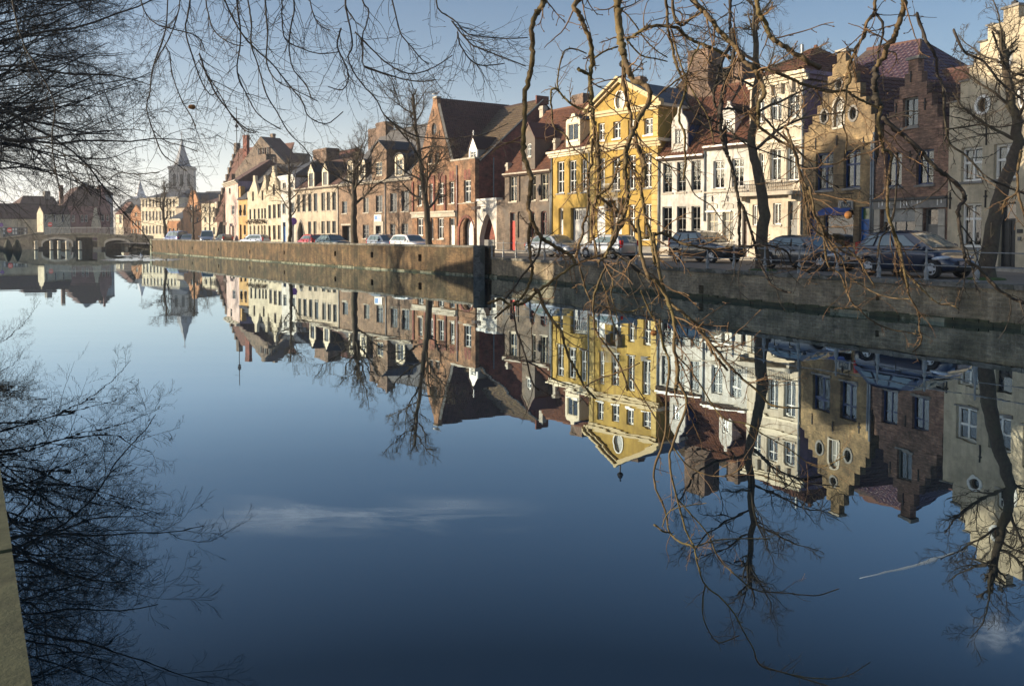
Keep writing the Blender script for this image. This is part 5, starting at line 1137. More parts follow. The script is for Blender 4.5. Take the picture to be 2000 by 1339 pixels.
# long pale facade with arcade windows
xs3 = [(80 + 29.8 * k, 101 + 29.8 * k) for k in range(11)]
H = simple_house('long_house', 'long bright cream facade with three rows of windows behind the far bare trees', (276, 281), (350, 268), (278, 388), 'cream_lime', 'slate', (300, 371, ), 14, (6, 6),
    rows=[], cor='stone'); 
H2 = H
H = House('long_house', 'bright cream classical building with rows of arched ground floor windows at the far end', 'house', (276, 280), (352, 266), group='houses at the far end of the canal') if False else H2
# its windows need openings: build the front again with them
for o in [o for o in bpy.data.objects if o.parent == H.o and o.name.startswith('wall')]: bpy.data.objects.remove(o)
for (t, b_, kd) in (((668, 664), (735, 732), 'rect'), ((770, 768), (852, 850), 'rect'), ((895, 893), (968, 966), 'round')):
    H.row(Z2, [x for x in xs3 if x[0] < 370], ((80, t[0]), (400, t[1])), ((80, b_[0]), (400, b_[1])), kind=kd, cols=1, bars=(.5,), frame='grey_paint', sill=None, rev=.25, panes=False)
_h = H.holes; _z = [zb, H.z(Z2, 160, 873), H.z(Z2, 160, 752), H.z(ZI, 278, 388)]
_m = MB()
for _a, _b in zip(_z, _z[1:]):
    _q = sorted([q for q in _h if _a < sum(p[1] for p in q) / len(q) < _b], key=lambda q: q[0][0])
    _e = [0] + [(_q[k][1][0] + _q[k + 1][0][0]) / 2 for k in range(len(_q) - 1)] + [H.W]
    for k, q in enumerate(_q): _m.holed(rect(_e[k], _e[k + 1], _a, _b), [q], 0, .3)
H.holes = []; _m.build('wall', M['cream_lime'], H.o, fix=False)
simple_house('brick_house', 'tall orange gabled house beside a dark grey roof at the far end', (358, 215), (395, 208), (366, 410), 'orange_wall', 'slate', gable=[(358, 410), (366, 400), (373, 372), (380, 372), (392, 410), (395, 420)], rows=[([(371, 376), (383, 387)], ((371, 424), (387, 424)), ((371, 434), (387, 434)), 'rect'), ([(370, 375), (381, 385)], ((371, 400), (387, 400)), ((371, 410), (387, 410)), 'rect')], dep=8)
simple_house('brick_house', 'low orange brick house with white band between the far bare trees', (327, 225), (354, 222), (340, 428), 'orange_wall', 'slate', (340, 405), 14, rows=[([(330, 334), (338, 342), (346, 350)], ((330, 446), (350, 446)), ((330, 456), (350, 456)), 'rect')], cor='cream_paint')
simple_house('rear_house', 'far house with a wide grey roof in front of the church tower', (344, 240), (428, 232), (380, 404), 'beige_wall', 'slate', (380, 372), 16, (3, 3), rows=[([(356, 361), (364, 369)], ((356, 412), (369, 412)), ((356, 422), (369, 422)), 'rect')])
simple_house('corner_house', 'pale yellow corner house with a red brown roof left of the pink house', (394, 200), (425, 194), (400, 396), 'cream_lime', 'tile_brown_far', (430, 370), 12, (8, .3), rows=[([(399, 403), (408, 412), (416, 420)], ((399, 404), (420, 404)), ((399, 414), (420, 414)), 'rect'), ([(399, 403), (408, 412), (416, 420)], ((399, 424), (420, 424)), ((399, 434), (420, 434)), 'rect'), ([(399, 403), (408, 412), (416, 420)], ((399, 444), (420, 444)), ((399, 458), (420, 458)), 'rect')])
simple_house('brick_house', 'dull brick house in the shade just left of the pink house', (424, 180), (446, 172), (430, 395), 'br_choc', 'tile_brown_far', (440, 370), 10, rows=[([(428, 432), (438, 442)], ((428, 405), (442, 405)), ((428, 418), (442, 418)), 'rect')], cor='white')
simple_house('gabled_house', 'small orange gabled house left of the long cream facade', (255, 284), (276, 282), (256, 420), 'orange_wall', 'tile_brown_far', gable=[(255, 418), (257, 414), (265.5, 400), (275, 416), (276, 418)], rows=[([(263, 268)], ((263, 415), (268, 415)), ((263, 423), (268, 423)), 'rect'), ([(258, 262), (264, 268), (270, 274)], ((258, 431), (274, 431)), ((258, 441), (274, 441)), 'rect'), ([(258, 262), (264, 268), (270, 274)], ((258, 447), (274, 447)), ((258, 455), (274, 455)), 'rect')], dep=5)
simple_house('corner_house', 'pale house with red roof and a skylight between the mansard house and the orange gable', (226, 290), (241, 286), (230, 417), 'cream_lime', 'tile_red_far', (245, 394), 6, (2, 0), rows=[([(233, 238)], ((233, 420), (238, 420)), ((233, 436), (238, 436)), 'rect')])
simple_house('rear_house', 'far grey roofed house behind the red roofed corner house', (222, 305), (262, 300), (240, 412), 'grey_wall', 'slate', (240, 388), 12)
simple_house('grey_house', 'tall pale grey side of a house right of the mansard roof', (200, 210), (222, 212), (205, 378), 'grey_wall', 'tile_brown_far', (205, 362), 5, (.2, 1.2), rows=[([(206, 210)], ((206, 395), (210, 395)), ((206, 412), (210, 412)), 'rect')])
H = simple_house('mansard_house', 'mauve brick house with broad mansard roof and curved gable beyond the bridge', (122, 202), (215, 208), (160, 402), 'mauve_brick', 'tile_brown_far', 24, 16, (6, 4), rows=[([(198, 204), (208, 212)], ((198, 414), (212, 414)), ((198, 432), (212, 432)), 'rect'), ([(158, 163), (166, 171), (130, 136), (140, 146)], ((130, 420), (171, 420)), ((130, 434), (171, 434)), 'rect')], kw=dict(frame='white'))
for o in list(H.o.children_recursive):
    if o.name.startswith(('roof', 'tiles', 'ridge')): bpy.data.objects.remove(o)
ze = H.z(ZI, 160, 402); zm = H.z(ZI, 165, 363); zt = H.z(ZI, 180, 356, 6)
H.slab([(0, -.3, ze), (H.W, -.3, ze), (H.W - 3.0, 2.6, zm), (4.2, 2.6, zm)], 'tile_brown_far'); H.slab([(4.2, 2.6, zm), (H.W - 3, 2.6, zm), (H.W - 4, 8, zt), (6, 8, zt)], 'slate'); H.slab([(H.W, -.3, ze), (H.W, 16, ze), (H.W - 3, 13, zm), (H.W - 3, 2.6, zm)], 'tile_brown_far'); H.slab([(0, 16, ze), (0, -.3, ze), (4.2, 2.6, zm), (4.2, 13, zm)], 'tile_brown_far')
g = [H.zz(ZT, *q) for q in ((800, 560), (815, 440), (850, 380), (850, 250), (838, 225), (872, 220), (880, 250), (890, 390), (930, 500), (985, 560))]; H.wall([(g[0][0], ze - 2), (g[-1][0], ze - 2)] + g[::-1], 'mauve_brick', .2, y=-.4, edge=.5, name='curved_gable')
H.chimney(H.u(ZI, 121, 370), H.u(ZI, 128, 370), 3, 4.2, ze, H.z(ZI, 125, 360), 'br_choc', 0)
g = [H.zz(ZT, *q) for q in ((655, 900), (675, 790), (690, 700), (700, 620), (712, 600), (740, 600), (748, 690), (790, 770), (805, 900))]
simple_gb = MB().prism([g[0], g[-1]] + g[1:-1][::-1], -3.2, -2.8); simple_gb.build('stone_gable_front', M['cream_lime'], H.o)
H = simple_house('low_house', 'low cream house with long dark tiled roof beyond the left end of the bridge', (-14, 176), (87, 181), (50, 426), 'cream_lime', 'tile_brown_far', (30, 398), 8, Z=ZI)
H.box('glazed_porch', M['grey_paint'], H.u(ZU, 45, 800), H.u(ZU, 545, 800), -1.2, -.02, zb, H.z(ZU, 300, 762, -1.2)); c = 0
for a in (60, 120, 250, 305, 370, 425, 490):
    for t, b_ in ((778, 828), (848, 900)): pane(H.o, M['glass' if False else ('white' if a in (60, 250, 305, 490) else 'gdark')], H.u(ZU, a, 800, -1.2), H.u(ZU, a + 36, 800, -1.2), H.z(ZU, a, b_, -1.2), H.z(ZU, a, t, -1.2), -1.225, 'pane')
H = simple_house('rear_house', 'rear house with a mauve brown roof and stub chimney beyond the bridge', (30, 200), (128, 208), (80, 420), 'mauve_brick', 'tile_brown_far', (80, 382), 14, (4, 0), Z=ZI); H.chimney(H.u(ZI, 88, 380, 6), H.u(ZI, 98, 380, 6), 6, 7.5, 10, H.z(ZI, 93, 373, 6), 'stone_grey', 0)
H = simple_house('white_house', 'small white house with a red no-entry sign on its wall beyond the bridge', (85, 172), (138, 176), (100, 416), 'cream_lime', 'tile_brown_far', (110, 402), 3, rows=[([(88, 92), (105, 109), (121, 125)], ((88, 419), (125, 419)), ((88, 434), (125, 434)), 'rect')], kw=dict(frame='white'))
def disc(name, label, Z, x, y, D, r, mat, h=2.2, post=True):
    p = P(*zc(Z, x, y), D); t = thing(name, label, 'road sign', (p.x, p.y, GZ))
    q = MB(); k = 20; q.v = [(r * math.cos(i * 2 * math.pi / k), -.03, p.z - GZ + r * math.sin(i * 2 * math.pi / k)) for i in range(k)] + [(r * math.cos(i * 2 * math.pi / k), .0, p.z - GZ + r * math.sin(i * 2 * math.pi / k)) for i in range(k)]
    q.f = [tuple(range(k))[::-1], tuple(range(k, 2 * k))] + [(i, (i + 1) % k, k + (i + 1) % k, k + i) for i in range(k)]
    q.build('disc', M[mat], t); MB().tube([(0, .03, 0), (0, .03, p.z - GZ + r)], .04, 6).build('post', M['zinc'], t); return t, p.z - GZ
M['sign_red'] = simple_mat('road_sign_red', (.55, .04, .03), .5); M['sign_purple'] = simple_mat('faded_purple_sign', (.10, .03, .22), .5)
t, h = disc('road_sign', 'red round no entry sign in front of the small white house', ZU, 1010, 705, 168, .45, 'sign_red'); MB().box(-.3, .3, -.06, -.035, h - .07, h + .07).build('white_bar', M['white'], t)
t, h = disc('road_sign', 'red round sign in front of the glazed porch at the far left', ZU, 195, 818, 168, .5, 'sign_red'); MB().box(-.33, .33, -.06, -.035, h - .08, h + .08).build('white_bar', M['white'], t)
disc('road_sign', 'purple round sign at the very left edge above the bridge ramp', ZU, 25, 712, 160, .4, 'sign_purple')
t, h = disc('road_sign', 'dark purple round no parking sign beside the narrow white house', ZV, 807, 1048, 104, .45, 'sign_purple')
# church tower and a hazier one farther off
def church(label, cx, D, yb_, yt_, ya, w, rz, mats, wd, corner=True):
    base = P(cx, 457, D); zt = P(cx, yt_, D).z; za = P(cx, ya, D).z
    t = thing('church_tower', label, 'church tower', (base.x, D, 0), rz); h = w / 2; body = MB()
    holes = []
    for sx in (-.5, 0, .5): holes.append(arch(sx * w * .56 - w * .06, sx * w * .56 + w * .06, zt - w * .72, zt - w * .22))
    for k in range(4):
        sub = MB().holed(rect(-h, h, .5, zt), holes, 0, .6); sub.quad((-h + .5, .59, zt - w * .8), (h - .5, .59, zt - w * .8), (h - .5, .59, zt - .5), (-h + .5, .59, zt - .5)) if False else None
        o = sub.build('tower_wall', M[mats[0]], t, fix=False); a = k * math.pi / 2; o.rotation_euler = (0, 0, a); o.location = (h * math.sin(a), -h * math.cos(a), 0)
        lv = MB()
        for hl in holes:
            lv.quad((hl[0][0], .5, hl[0][1]), (hl[1][0], .5, hl[0][1]), (hl[1][0], .5, zt - w * .2), (hl[0][0], .5, zt - w * .2))
        q = lv.build('louvre', M['stone_dark'], t, fix=False); q.rotation_euler = (0, 0, a); q.location = o.location
    MB().box(-h - .3, h + .3, -h - .3, h + .3, zt, zt + .8).build('parapet', M[mats[0]], t)
    zs = zt + .8; k = 8; r0 = h * 1.0; sp = [(r0 * 1.0, zs), (r0 * .70, zs + (za - zs) * .07), (r0 * .36, zs + (za - zs) * .50), (.10, za)]
    sm_ = MB().lathe(sp, 8); sm_.build('spire', M[mats[1]], t).rotation_euler = (0, 0, math.pi / 8)
    MB().tube([(0, 0, za - .5), (0, 0, za + 3.2)], .12, 5).tube([(-.8, 0, za + 2), (.8, 0, za + 2)], .1, 4).build('spire_cross', M['iron'], t)
    return t
M['church_stone'] = plaster_mat('church_brick', (.66, .58, .50), (.25, .22, .18), .3); M['church_slate'] = simple_mat('church_slate', (.22, .235, .26), .7)
church('pale brick church tower with a grey pyramid spire above the far houses', 358, 324, 460, 331, 273, 8.8, R(16), ('church_stone', 'church_slate'), 52)
M['haze_stone'] = plaster_mat('haze_pale_stone', (.72, .72, .74), (.6, .6, .6), .2)  # stone paled so that its colour carries the haze of distance
church('faint hazy church spire far behind the long cream facade', 275, 480, 460, 388, 352, 8.0, R(10), ('haze_stone', 'haze_stone'), 40)
# ---------------------------------------------------------------- stone bridge
M['bridge'] = brick_mat('bridge_stone', (.155, .135, .11), (.115, .10, .08), (.25, .24, .2), .5, stain=(.05, .055, .03), stain_amt=.6, course=.3)
B = House('stone_bridge', 'low stone bridge with two arches and iron railing across the canal', 'bridge', (-30, 154), (300, 150)); 
bt = [(-30, 470), (0, 464), (35, 460), (72, 453), (85, 453.5), (86, 457), (150, 455), (190, 455), (255, 460), (256, 455), (300, 461)]
top = [B.uz(*q) for q in bt]; wtr = 0
def ub(x): return B.uz(x, 480)[0]
def zbr(y): return B.uz(160, y)[1]
B.holes = []
for a, c, t_ in ((84, 141, 467), (206, 253, 469)): B.holes.append(arch(ub(a), ub(c), -.4, zbr(t_), 'seg', 12))
for hh in B.holes: pass
l1 = list(B.holes); B.holes.append(rect(ub(148), ub(190), -.4, zbr(464)))
B.wall([(top[0][0], -.8), (top[-1][0], -.8)] + top[::-1], 'bridge', 4.8)
MB().quad(*[(u, 5, z) for u, z in ((top[0][0], 1), (top[-1][0], 1), (top[-1][0], 2.6), (top[0][0], 2.6))]).build('rear_parapet', M['bridge'], B.o, fix=False).hide_render = False
bpy.data.objects.remove([o for o in B.o.children if o.name.startswith('rear_parapet')][0])
for hl in l1: MB().ring([(x + (x - (hl[0][0] + hl[1][0]) / 2) * .09, z + (.38 if z > 0 else 0)) for x, z in hl], hl, -.12, -.003).build('arch_ring', M['stone_grey'], B.o)
for (a, za), (c, zc_) in zip(top, top[1:]):
    if c - a > .5: MB().quad((a, -.12, za), (c, -.12, zc_), (c, .5, zc_), (a, .5, za)).quad((a, -.12, za - .22), (c, -.12, zc_ - .22), (c, -.12, zc_), (a, -.12, za)).build('coping', M['coping'], B.o, fix=False)
MB().quad((top[0][0], .5, 1.9), (top[-1][0], .5, 1.9), (top[-1][0], 4.8, 1.9), (top[0][0], 4.8, 1.9)).build('deck', M['street'], B.o, fix=False)
for a, c in ((141, 148), (190, 206), (253, 258), (76, 84)): B.box('pier', M['stone_dark'], ub(a), ub(c), -1.2, -.003, -.8, .45); 
rl = MB(); z_ = zbr(446)
for k in range(64):
    u = ub(88) + (ub(254) - ub(88)) * k / 63; zt_ = np.interp(u, [p[0] for p in top], [p[1] for p in top]); rl.box(u - .03, u + .03, .2, .26, zt_, zt_ + 1.1)
rl.box(ub(88), ub(254), .19, .27, z_ + .1, z_ + .17); rl.build('bridge_railing', M['rail'], B.o)['kind'] = 'stuff'
# quay behind the bridge and mooring posts
qb = House('rear_quay_wall', 'dark quay wall seen through the bridge arches', 'quay wall', (-30, 184), (330, 184)); qb.box('brickwork', M['wall1'], 0, qb.W, -.2, .4, -1, 1.25)
for x, D, lab in ((70, 146, 'leftmost white mooring post before the bridge, clear of the arches'), (100, 146, 'white mooring post standing in the left bridge arch, the taller of the two'), (115, 149, 'white mooring post standing in the left bridge arch, the shorter of the two'), (131, 144, 'stout white mooring post at the right foot of the left bridge arch'), (156, 145, 'white mooring post standing alone before the middle opening of the bridge')):
    p = G(x, D); t = thing('mooring_post', lab, 'mooring post', (p.x, D, 0), 0, 'white mooring posts by the bridge'); MB().lathe([(.28, -1), (.28, .35), (.27, 1.25), (.30, 1.3), (.30, 1.5), (.1, 1.55)], 10).build('shaft', M['cream_paint'], t, True); MB().lathe([(.295, -.9), (.295, .12)], 10).build('wet_foot', M['moss'], t, True)
for x, D, lab in ((15, 141, 'larger dark pointed timber bollard in the water at the far left'), (32.5, 142, 'slimmer dark pointed timber bollard in the water at the far left')):
    p = G(x, D); t = tag(MB().lathe([(.8, -.5), (.75, .2), (.55, .9), (.28, 1.6), (.05, 1.85)], 9).build('timber_dolphin', M['moss'], None, True), lab, 'bollard', 'dark timber bollards'); t.location = (p.x, D, 0)
# ---------------------------------------------------------------- swimming bird and its wake, gull on the gable
p = G(275, 108); bd = thing('swimming_bird', 'small pale water bird swimming towards the bridge ahead of a bright wake', 'bird', (p.x, 108, 0), 2.2)
bd.scale = (.6, .6, .6); M['bird'] = simple_mat('grey_blue_feathers', (.30, .36, .45), .8)
MB().lathe([(.02, -.45), (.22, -.3), (.30, 0), (.22, .28), (.05, .5)], 10).build('body', M['bird'], bd, True).rotation_euler = (0, R(90), 0)
MB().tube([(.35, 0, .12), (.5, 0, .35), (.5, 0, .52), (.62, 0, .55)], [.1, .07, .09, .03], 7).build('head', M['bird'], bd, True)
m, n, b = new_mat('rippled_water'); b.inputs['Base Color'].default_value = (.02, .025, .03, 1); b.inputs['Roughness'].default_value = .12; b.inputs['IOR'].default_value = 1.8; M['wake'] = m
wk = bpy.data.objects.new('wake', None); 
wm = MB(); rr = random.Random(4)
def ripple(x0, x1, y, hpx, D0):
    k = 46
    for i in range(k):
        a = x0 + (x1 - x0) * i / k; c = x0 + (x1 - x0) * (i + 1) / k; e = math.sin(math.pi * (i + .5) / k) ** .5; yy = y + rr.uniform(-.5, .5) + math.sin(i * .5) * .3; h = hpx * e * rr.uniform(.6, 1.15)
        def W_(x, y): d = ray(x, y); t = -EYE / d.z; q = Vector((0, 0, EYE)) + d * t; return q
        q = [W_(a, yy + h / 2), W_(c, yy + h / 2 + rr.uniform(-.2, .2)), W_(c, yy - h / 2), W_(a, yy - h / 2)]
        dz = (.012, .012, .012 + .05 * h, .012 + .05 * h); wm.quad(*[(v.x, v.y, z) for v, z in zip(q, dz)])
ripple(195, 350, 508.3, 2.8, 100); ripple(222, 300, 500, 1.2, 100); ripple(240, 315, 503, 1.0, 100); ripple(325, 372, 507, 1.4, 100)
wo_ = wm.build('wake_ripples', M['wake'], None, fix=False); wo_['kind'] = 'stuff'; wo_['label'] = 'bright disturbed ripples on the water behind the swimming bird'
gl = thing('gull', 'white gull perched on top of the tall orange brown gable', 'bird', GULL, .3); M['gull'] = simple_mat('white_feathers', (.75, .75, .74), .8)
MB().tube([(-.45, 0, .22), (-.2, 0, .26), (.05, 0, .32), (.18, 0, .45), (.24, 0, .52), (.36, 0, .5)], [.03, .11, .13, .08, .07, .015], 8).tube([(0, -.04, .2), (0, -.04, 0)], .015, 4).tube([(0, .04, .2), (0, .04, 0)], .015, 4).build('body', M['gull'], gl, True)
MB().tube([(-.42, 0, .26), (-.15, -.12, .30), (.05, -.10, .33)], [.02, .05, .03], 6).build('wing', M['grey_paint'], gl, True)

# ---------------------------------------------------------------- cars
def car_paint(name, col, metal=.4):
    m, n, b = new_mat(name); b.inputs['Base Color'].default_value = (*col, 1); b.inputs['Metallic'].default_value = metal; b.inputs['Roughness'].default_value = .32
    b.inputs['Coat Weight'].default_value = 1; b.inputs['Coat Roughness'].default_value = .03; return m
M['tyre'] = simple_mat('tyre_rubber', (.018, .018, .018), .85); M['rim'] = simple_mat('alloy_rim', (.62, .63, .64), .4, metal=.2, var=.05); M['trim'] = simple_mat('black_car_trim', (.015, .015, .016), .5)
M['lamp'] = glass_dark('headlight_glass', (.45, .47, .5), .08, 1.0); M['lamp_red'] = simple_mat('tail_light_red', (.5, .02, .02), .15, bmp=0); M['plate'] = simple_mat('number_plate', (.55, .42, .38), .5)
KINDS_ = {  # L, W, H, ground, belt, bonnet z, boot z, [xr0 xr1 xm xf1 xf0] cabin profile from rear, wheels
 'sedan': (4.75, 1.82, 1.45, .20, .95, .90, 1.00, (.35, 1.15, 1.9, 2.75, 3.55), (.92, 3.78)),
 'estate': (4.45, 1.75, 1.46, .19, .93, .88, .95, (.05, .45, 1.5, 2.55, 3.30), (.82, 3.50)),
 'hatch': (4.05, 1.72, 1.47, .19, .93, .88, .95, (.08, .50, 1.4, 2.25, 3.05), (.72, 3.25)),
 'mpv': (3.85, 1.76, 1.60, .20, 1.02, .93, 1.05, (.06, .52, 1.5, 2.25, 3.25), (.65, 3.20)),
 'suv': (4.30, 1.82, 1.66, .24, 1.08, 1.04, 1.1, (.08, .48, 1.5, 2.35, 3.10), (.80, 3.45)),
 'van': (4.90, 1.90, 1.95, .22, 1.10, 1.10, 1.2, (.03, .12, 1.8, 3.25, 4.00), (1.0, 4.0))}
CARM = {}
def car_meshes(kind):
    if kind in CARM: return CARM[kind]
    L, Wd, Hh, g, belt, bon, boot, cab, wh = KINDS_[kind]; w = Wd / 2; out = {}
    # lower body: lofted rings
    st = [(0.0, g + .22, boot - .22, .80), (.06, g + .10, boot - .06, .90), (.30, g + .02, boot - .0, .97), (cab[0] + .35, g, max(belt, boot - .02), 1.0), (L * .5, g, belt, 1.0), (cab[4] - .25, g, belt - .03, 1.0), (cab[4] + .15, g, bon + .02, .99), (L - .55, g + .01, bon - .07, .96), (L - .22, g + .04, bon - .17, .89), (L - .05, g + .08, bon - .32, .76), (L, g + .16, bon - .42, .66)]
    v = []; f = []
    def ring(x, zb_, zt_, k):
        wk = w * k; h = zt_ - zb_
        half = [(0, zb_), (wk * .82, zb_), (wk * .95, zb_ + h * .08), (wk, zb_ + h * .35), (wk * .995, zb_ + h * .62), (wk * .955, zb_ + h * .86), (wk * .86, zb_ + h * .99), (wk * .45, zb_ + h * 1.03), (0, zb_ + h * 1.04)]
        return [(x, y, z) for y, z in half] + [(x, -y, z) for y, z in half[-2:0:-1]]
    for s_ in st: v += ring(*s_)
    n = len(ring(*st[0]))
    for i in range(len(st) - 1):
        for j in range(n): j2 = (j + 1) % n; f.append((i*n + j, i*n + j2, (i+1)*n + j2, (i+1)*n + j))
    f.append(tuple(range(n))[::-1]); f.append(tuple(range((len(st)-1)*n, len(st)*n)))
    me = bpy.data.meshes.new('body'); me.from_pydata(v, [], f); me.update()
    o = bpy.data.objects.new('tmp', me); COL.objects.link(o); ss = o.modifiers.new('s', 'SUBSURF'); ss.levels = 2
    cut = MB(); R_ = .345 if kind in ('sedan', 'suv', 'van') else .325
    for x in wh:
        for sg in (1, -1):
            q = MB().lathe([(R_ + .045, -.30), (R_ + .045, .30)], 24); cut_b = len(cut.v); cut.v += [(x + a, sg * w + c_, R_ + b_) for a, b_, c_ in q.v]; cut.f += [tuple(cut_b + i for i in t) for t in q.f]
    co = cut.build('tmpcut', M['trim']); bo = o.modifiers.new('b', 'BOOLEAN'); bo.operation = 'DIFFERENCE'; bo.object = co; bo.solver = 'EXACT'
    dg = bpy.context.evaluated_depsgraph_get(); ev = o.evaluated_get(dg); body = bpy.data.meshes.new_from_object(ev); bpy.data.objects.remove(o); bpy.data.objects.remove(co)
    body.name = 'body'; body.polygons.foreach_set('use_smooth', [True] * len(body.polygons)); out['body'] = body
    # cabin
    x0, x1, xm, x2, x3 = cab; zr_ = Hh; zl_ = belt - .05; wb, wr = w * .955, w * .74
    pr = [(x0, zl_, wb * .97), (x1, zr_ - .09, wr * .98), ((x1 + xm) / 2, zr_ - .015, wr), (xm, zr_, wr), ((xm + x2) / 2, zr_ - .012, wr), (x2, zr_ - .08, wr * .97), (x3, zl_, wb * .93)]
    cm = MB(); k = len(pr)
    cm.v = [(x, y, z) for x, z, y in pr] + [(x, -y, z) for x, z, y in pr] + [(x, 0, z + (.035 if 0 < i < k - 1 else 0)) for i, (x, z, y) in enumerate(pr)]
    for i in range(k - 1): cm.f += [(i, i + 1, 2 * k + i + 1, 2 * k + i), (2 * k + i, 2 * k + i + 1, k + i + 1, k + i)]
    cm.f += [tuple(range(k)), tuple(range(k, 2 * k))[::-1], (0, k, 2 * k)[::-1], (k - 1, 2 * k - 1, 3 * k - 1)]; cm.f += [] 
    out['cabin'] = cm.mesh('cabin')
    def side(a, b_, sgs, t0=.10, t1=.90, off=.006):   # glass on cabin side between x fractions along the belt
        res = MB()
        for sg in sgs:
            def pt(fx, ft):
                xb = x0 + (x3 - x0) * fx; xt = x1 + (x2 - x1) * max(0, min(1, (xb - x0) / (x3 - x0)))
                y = wb * .96 + (wr - wb * .96) * ft; z = zl_ + .07 + (zr_ - .10 - zl_ - .07) * ft; return (xb + (xt - xb) * ft, sg * (y + .022 + off), z)
            res.quad(pt(a, t0), pt(b_, t0), pt(b_, t1), pt(a, t1))
        return res
    seams = {'sedan': [(.13, .30), (.33, .56), (.60, .86)], 'estate': [(.08, .27), (.31, .54), (.58, .86)], 'hatch': [(.10, .24), (.28, .53), (.57, .86)], 'mpv': [(.09, .24), (.28, .52), (.56, .82)], 'suv': [(.08, .25), (.29, .53), (.57, .85)], 'van': [(.04, .32), (.35, .62), (.66, .88)]}[kind]
    out['side'] = [side(a, b_, (g_,)).mesh('side_window', False) for a, b_ in seams for g_ in (1, -1)]
    def slope(pa, pb, wa, wb_, t0, t1, dx):
        g_ = MB(); nrm = Vector((pb[1] - pa[1], 0, -(pb[0] - pa[0]))).normalized(); nrm = nrm if nrm.x * dx > 0 else -nrm
        def pt(t, sgn): return (pa[0] + (pb[0] - pa[0]) * t + nrm.x * .012, sgn * (wa + (wb_ - wa) * t) * .88, pa[1] + (pb[1] - pa[1]) * t + nrm.z * .012)
        def mid(t): return (pa[0] + (pb[0] - pa[0]) * t + nrm.x * .03, 0, pa[1] + (pb[1] - pa[1]) * t + nrm.z * .03 + .02 * t)
        g_.quad(pt(t0, 1), mid(t0), mid(t1), pt(t1, 1)); g_.quad(mid(t0), pt(t0, -1), pt(t1, -1), mid(t1)); return g_.mesh('glass', False)
    out['front'] = slope((x3, zl_), (x2, zr_ - .08), wb * .93, wr * .97, .12, .93, 1); out['rear'] = slope((x0, zl_), (x1, zr_ - .09), wb * .97, wr * .98, .18, .9, -1)
    ty = MB().lathe([(R_ * .62, -.10), (R_ * .93, -.105), (R_, -.07), (R_, .07), (R_ * .93, .105), (R_ * .64, .095)], 24, caps=False).mesh('tyre')
    rm = MB().lathe([(R_ * .63, .04), (R_ * .60, .085), (R_ * .55, .085), (R_ * .52, .03)], 24, caps=False)
    for i in range(5):
        a = i * 2 * math.pi / 5; c_, s_ = math.cos(a), math.sin(a); px, py = -s_ * .035, c_ * .035
        b_ = len(rm.v); r0, r1 = .03, R_ * .56
        for z in (.05, .088): rm.v += [(c_*r0 + px*1.6, s_*r0 + py*1.6, z), (c_*r0 - px*1.6, s_*r0 - py*1.6, z), (c_*r1 - px, s_*r1 - py, z), (c_*r1 + px, s_*r1 + py, z)]
        rm.f += [(b_+4, b_+5, b_+6, b_+7), (b_, b_+1, b_+5, b_+4), (b_+1, b_+2, b_+6, b_+5), (b_+2, b_+3, b_+7, b_+6), (b_+3, b_, b_+4, b_+7)]
    hub = MB().lathe([(R_ * .58, .0), (R_ * .58, .02)], 16); out['hub'] = hub.mesh('wheel_disc')
    rm.lathe([(.001, .05), (.06, .06), (.06, .1), (.001, .105)], 10); out['tyre'] = ty; out['rim'] = rm.mesh('rim')
    for k_ in ('tyre',): out[k_].polygons.foreach_set('use_smooth', [True] * len(out[k_].polygons))
    mi = MB().lathe([(.02, -.10), (.075, -.07), (.085, .03), (.05, .10)], 8).mesh('mirror'); out['mirror'] = mi
    out['lamp'] = None; CARM[kind] = (out, R_); return CARM[kind]
def put(me, name, parent, mat, loc=(0, 0, 0), rot=(0, 0, 0), scl=(1, 1, 1)):
    me2 = me; o = bpy.data.objects.new(name, me2); COL.objects.link(o); o.parent = parent; o.location = loc; o.rotation_euler = rot; o.scale = scl
    if len(me.materials) == 0: me.materials.append(mat)
    elif me.materials[0] != mat:
        o.material_slots[0].link = 'OBJECT'; o.material_slots[0].material = mat
    return o
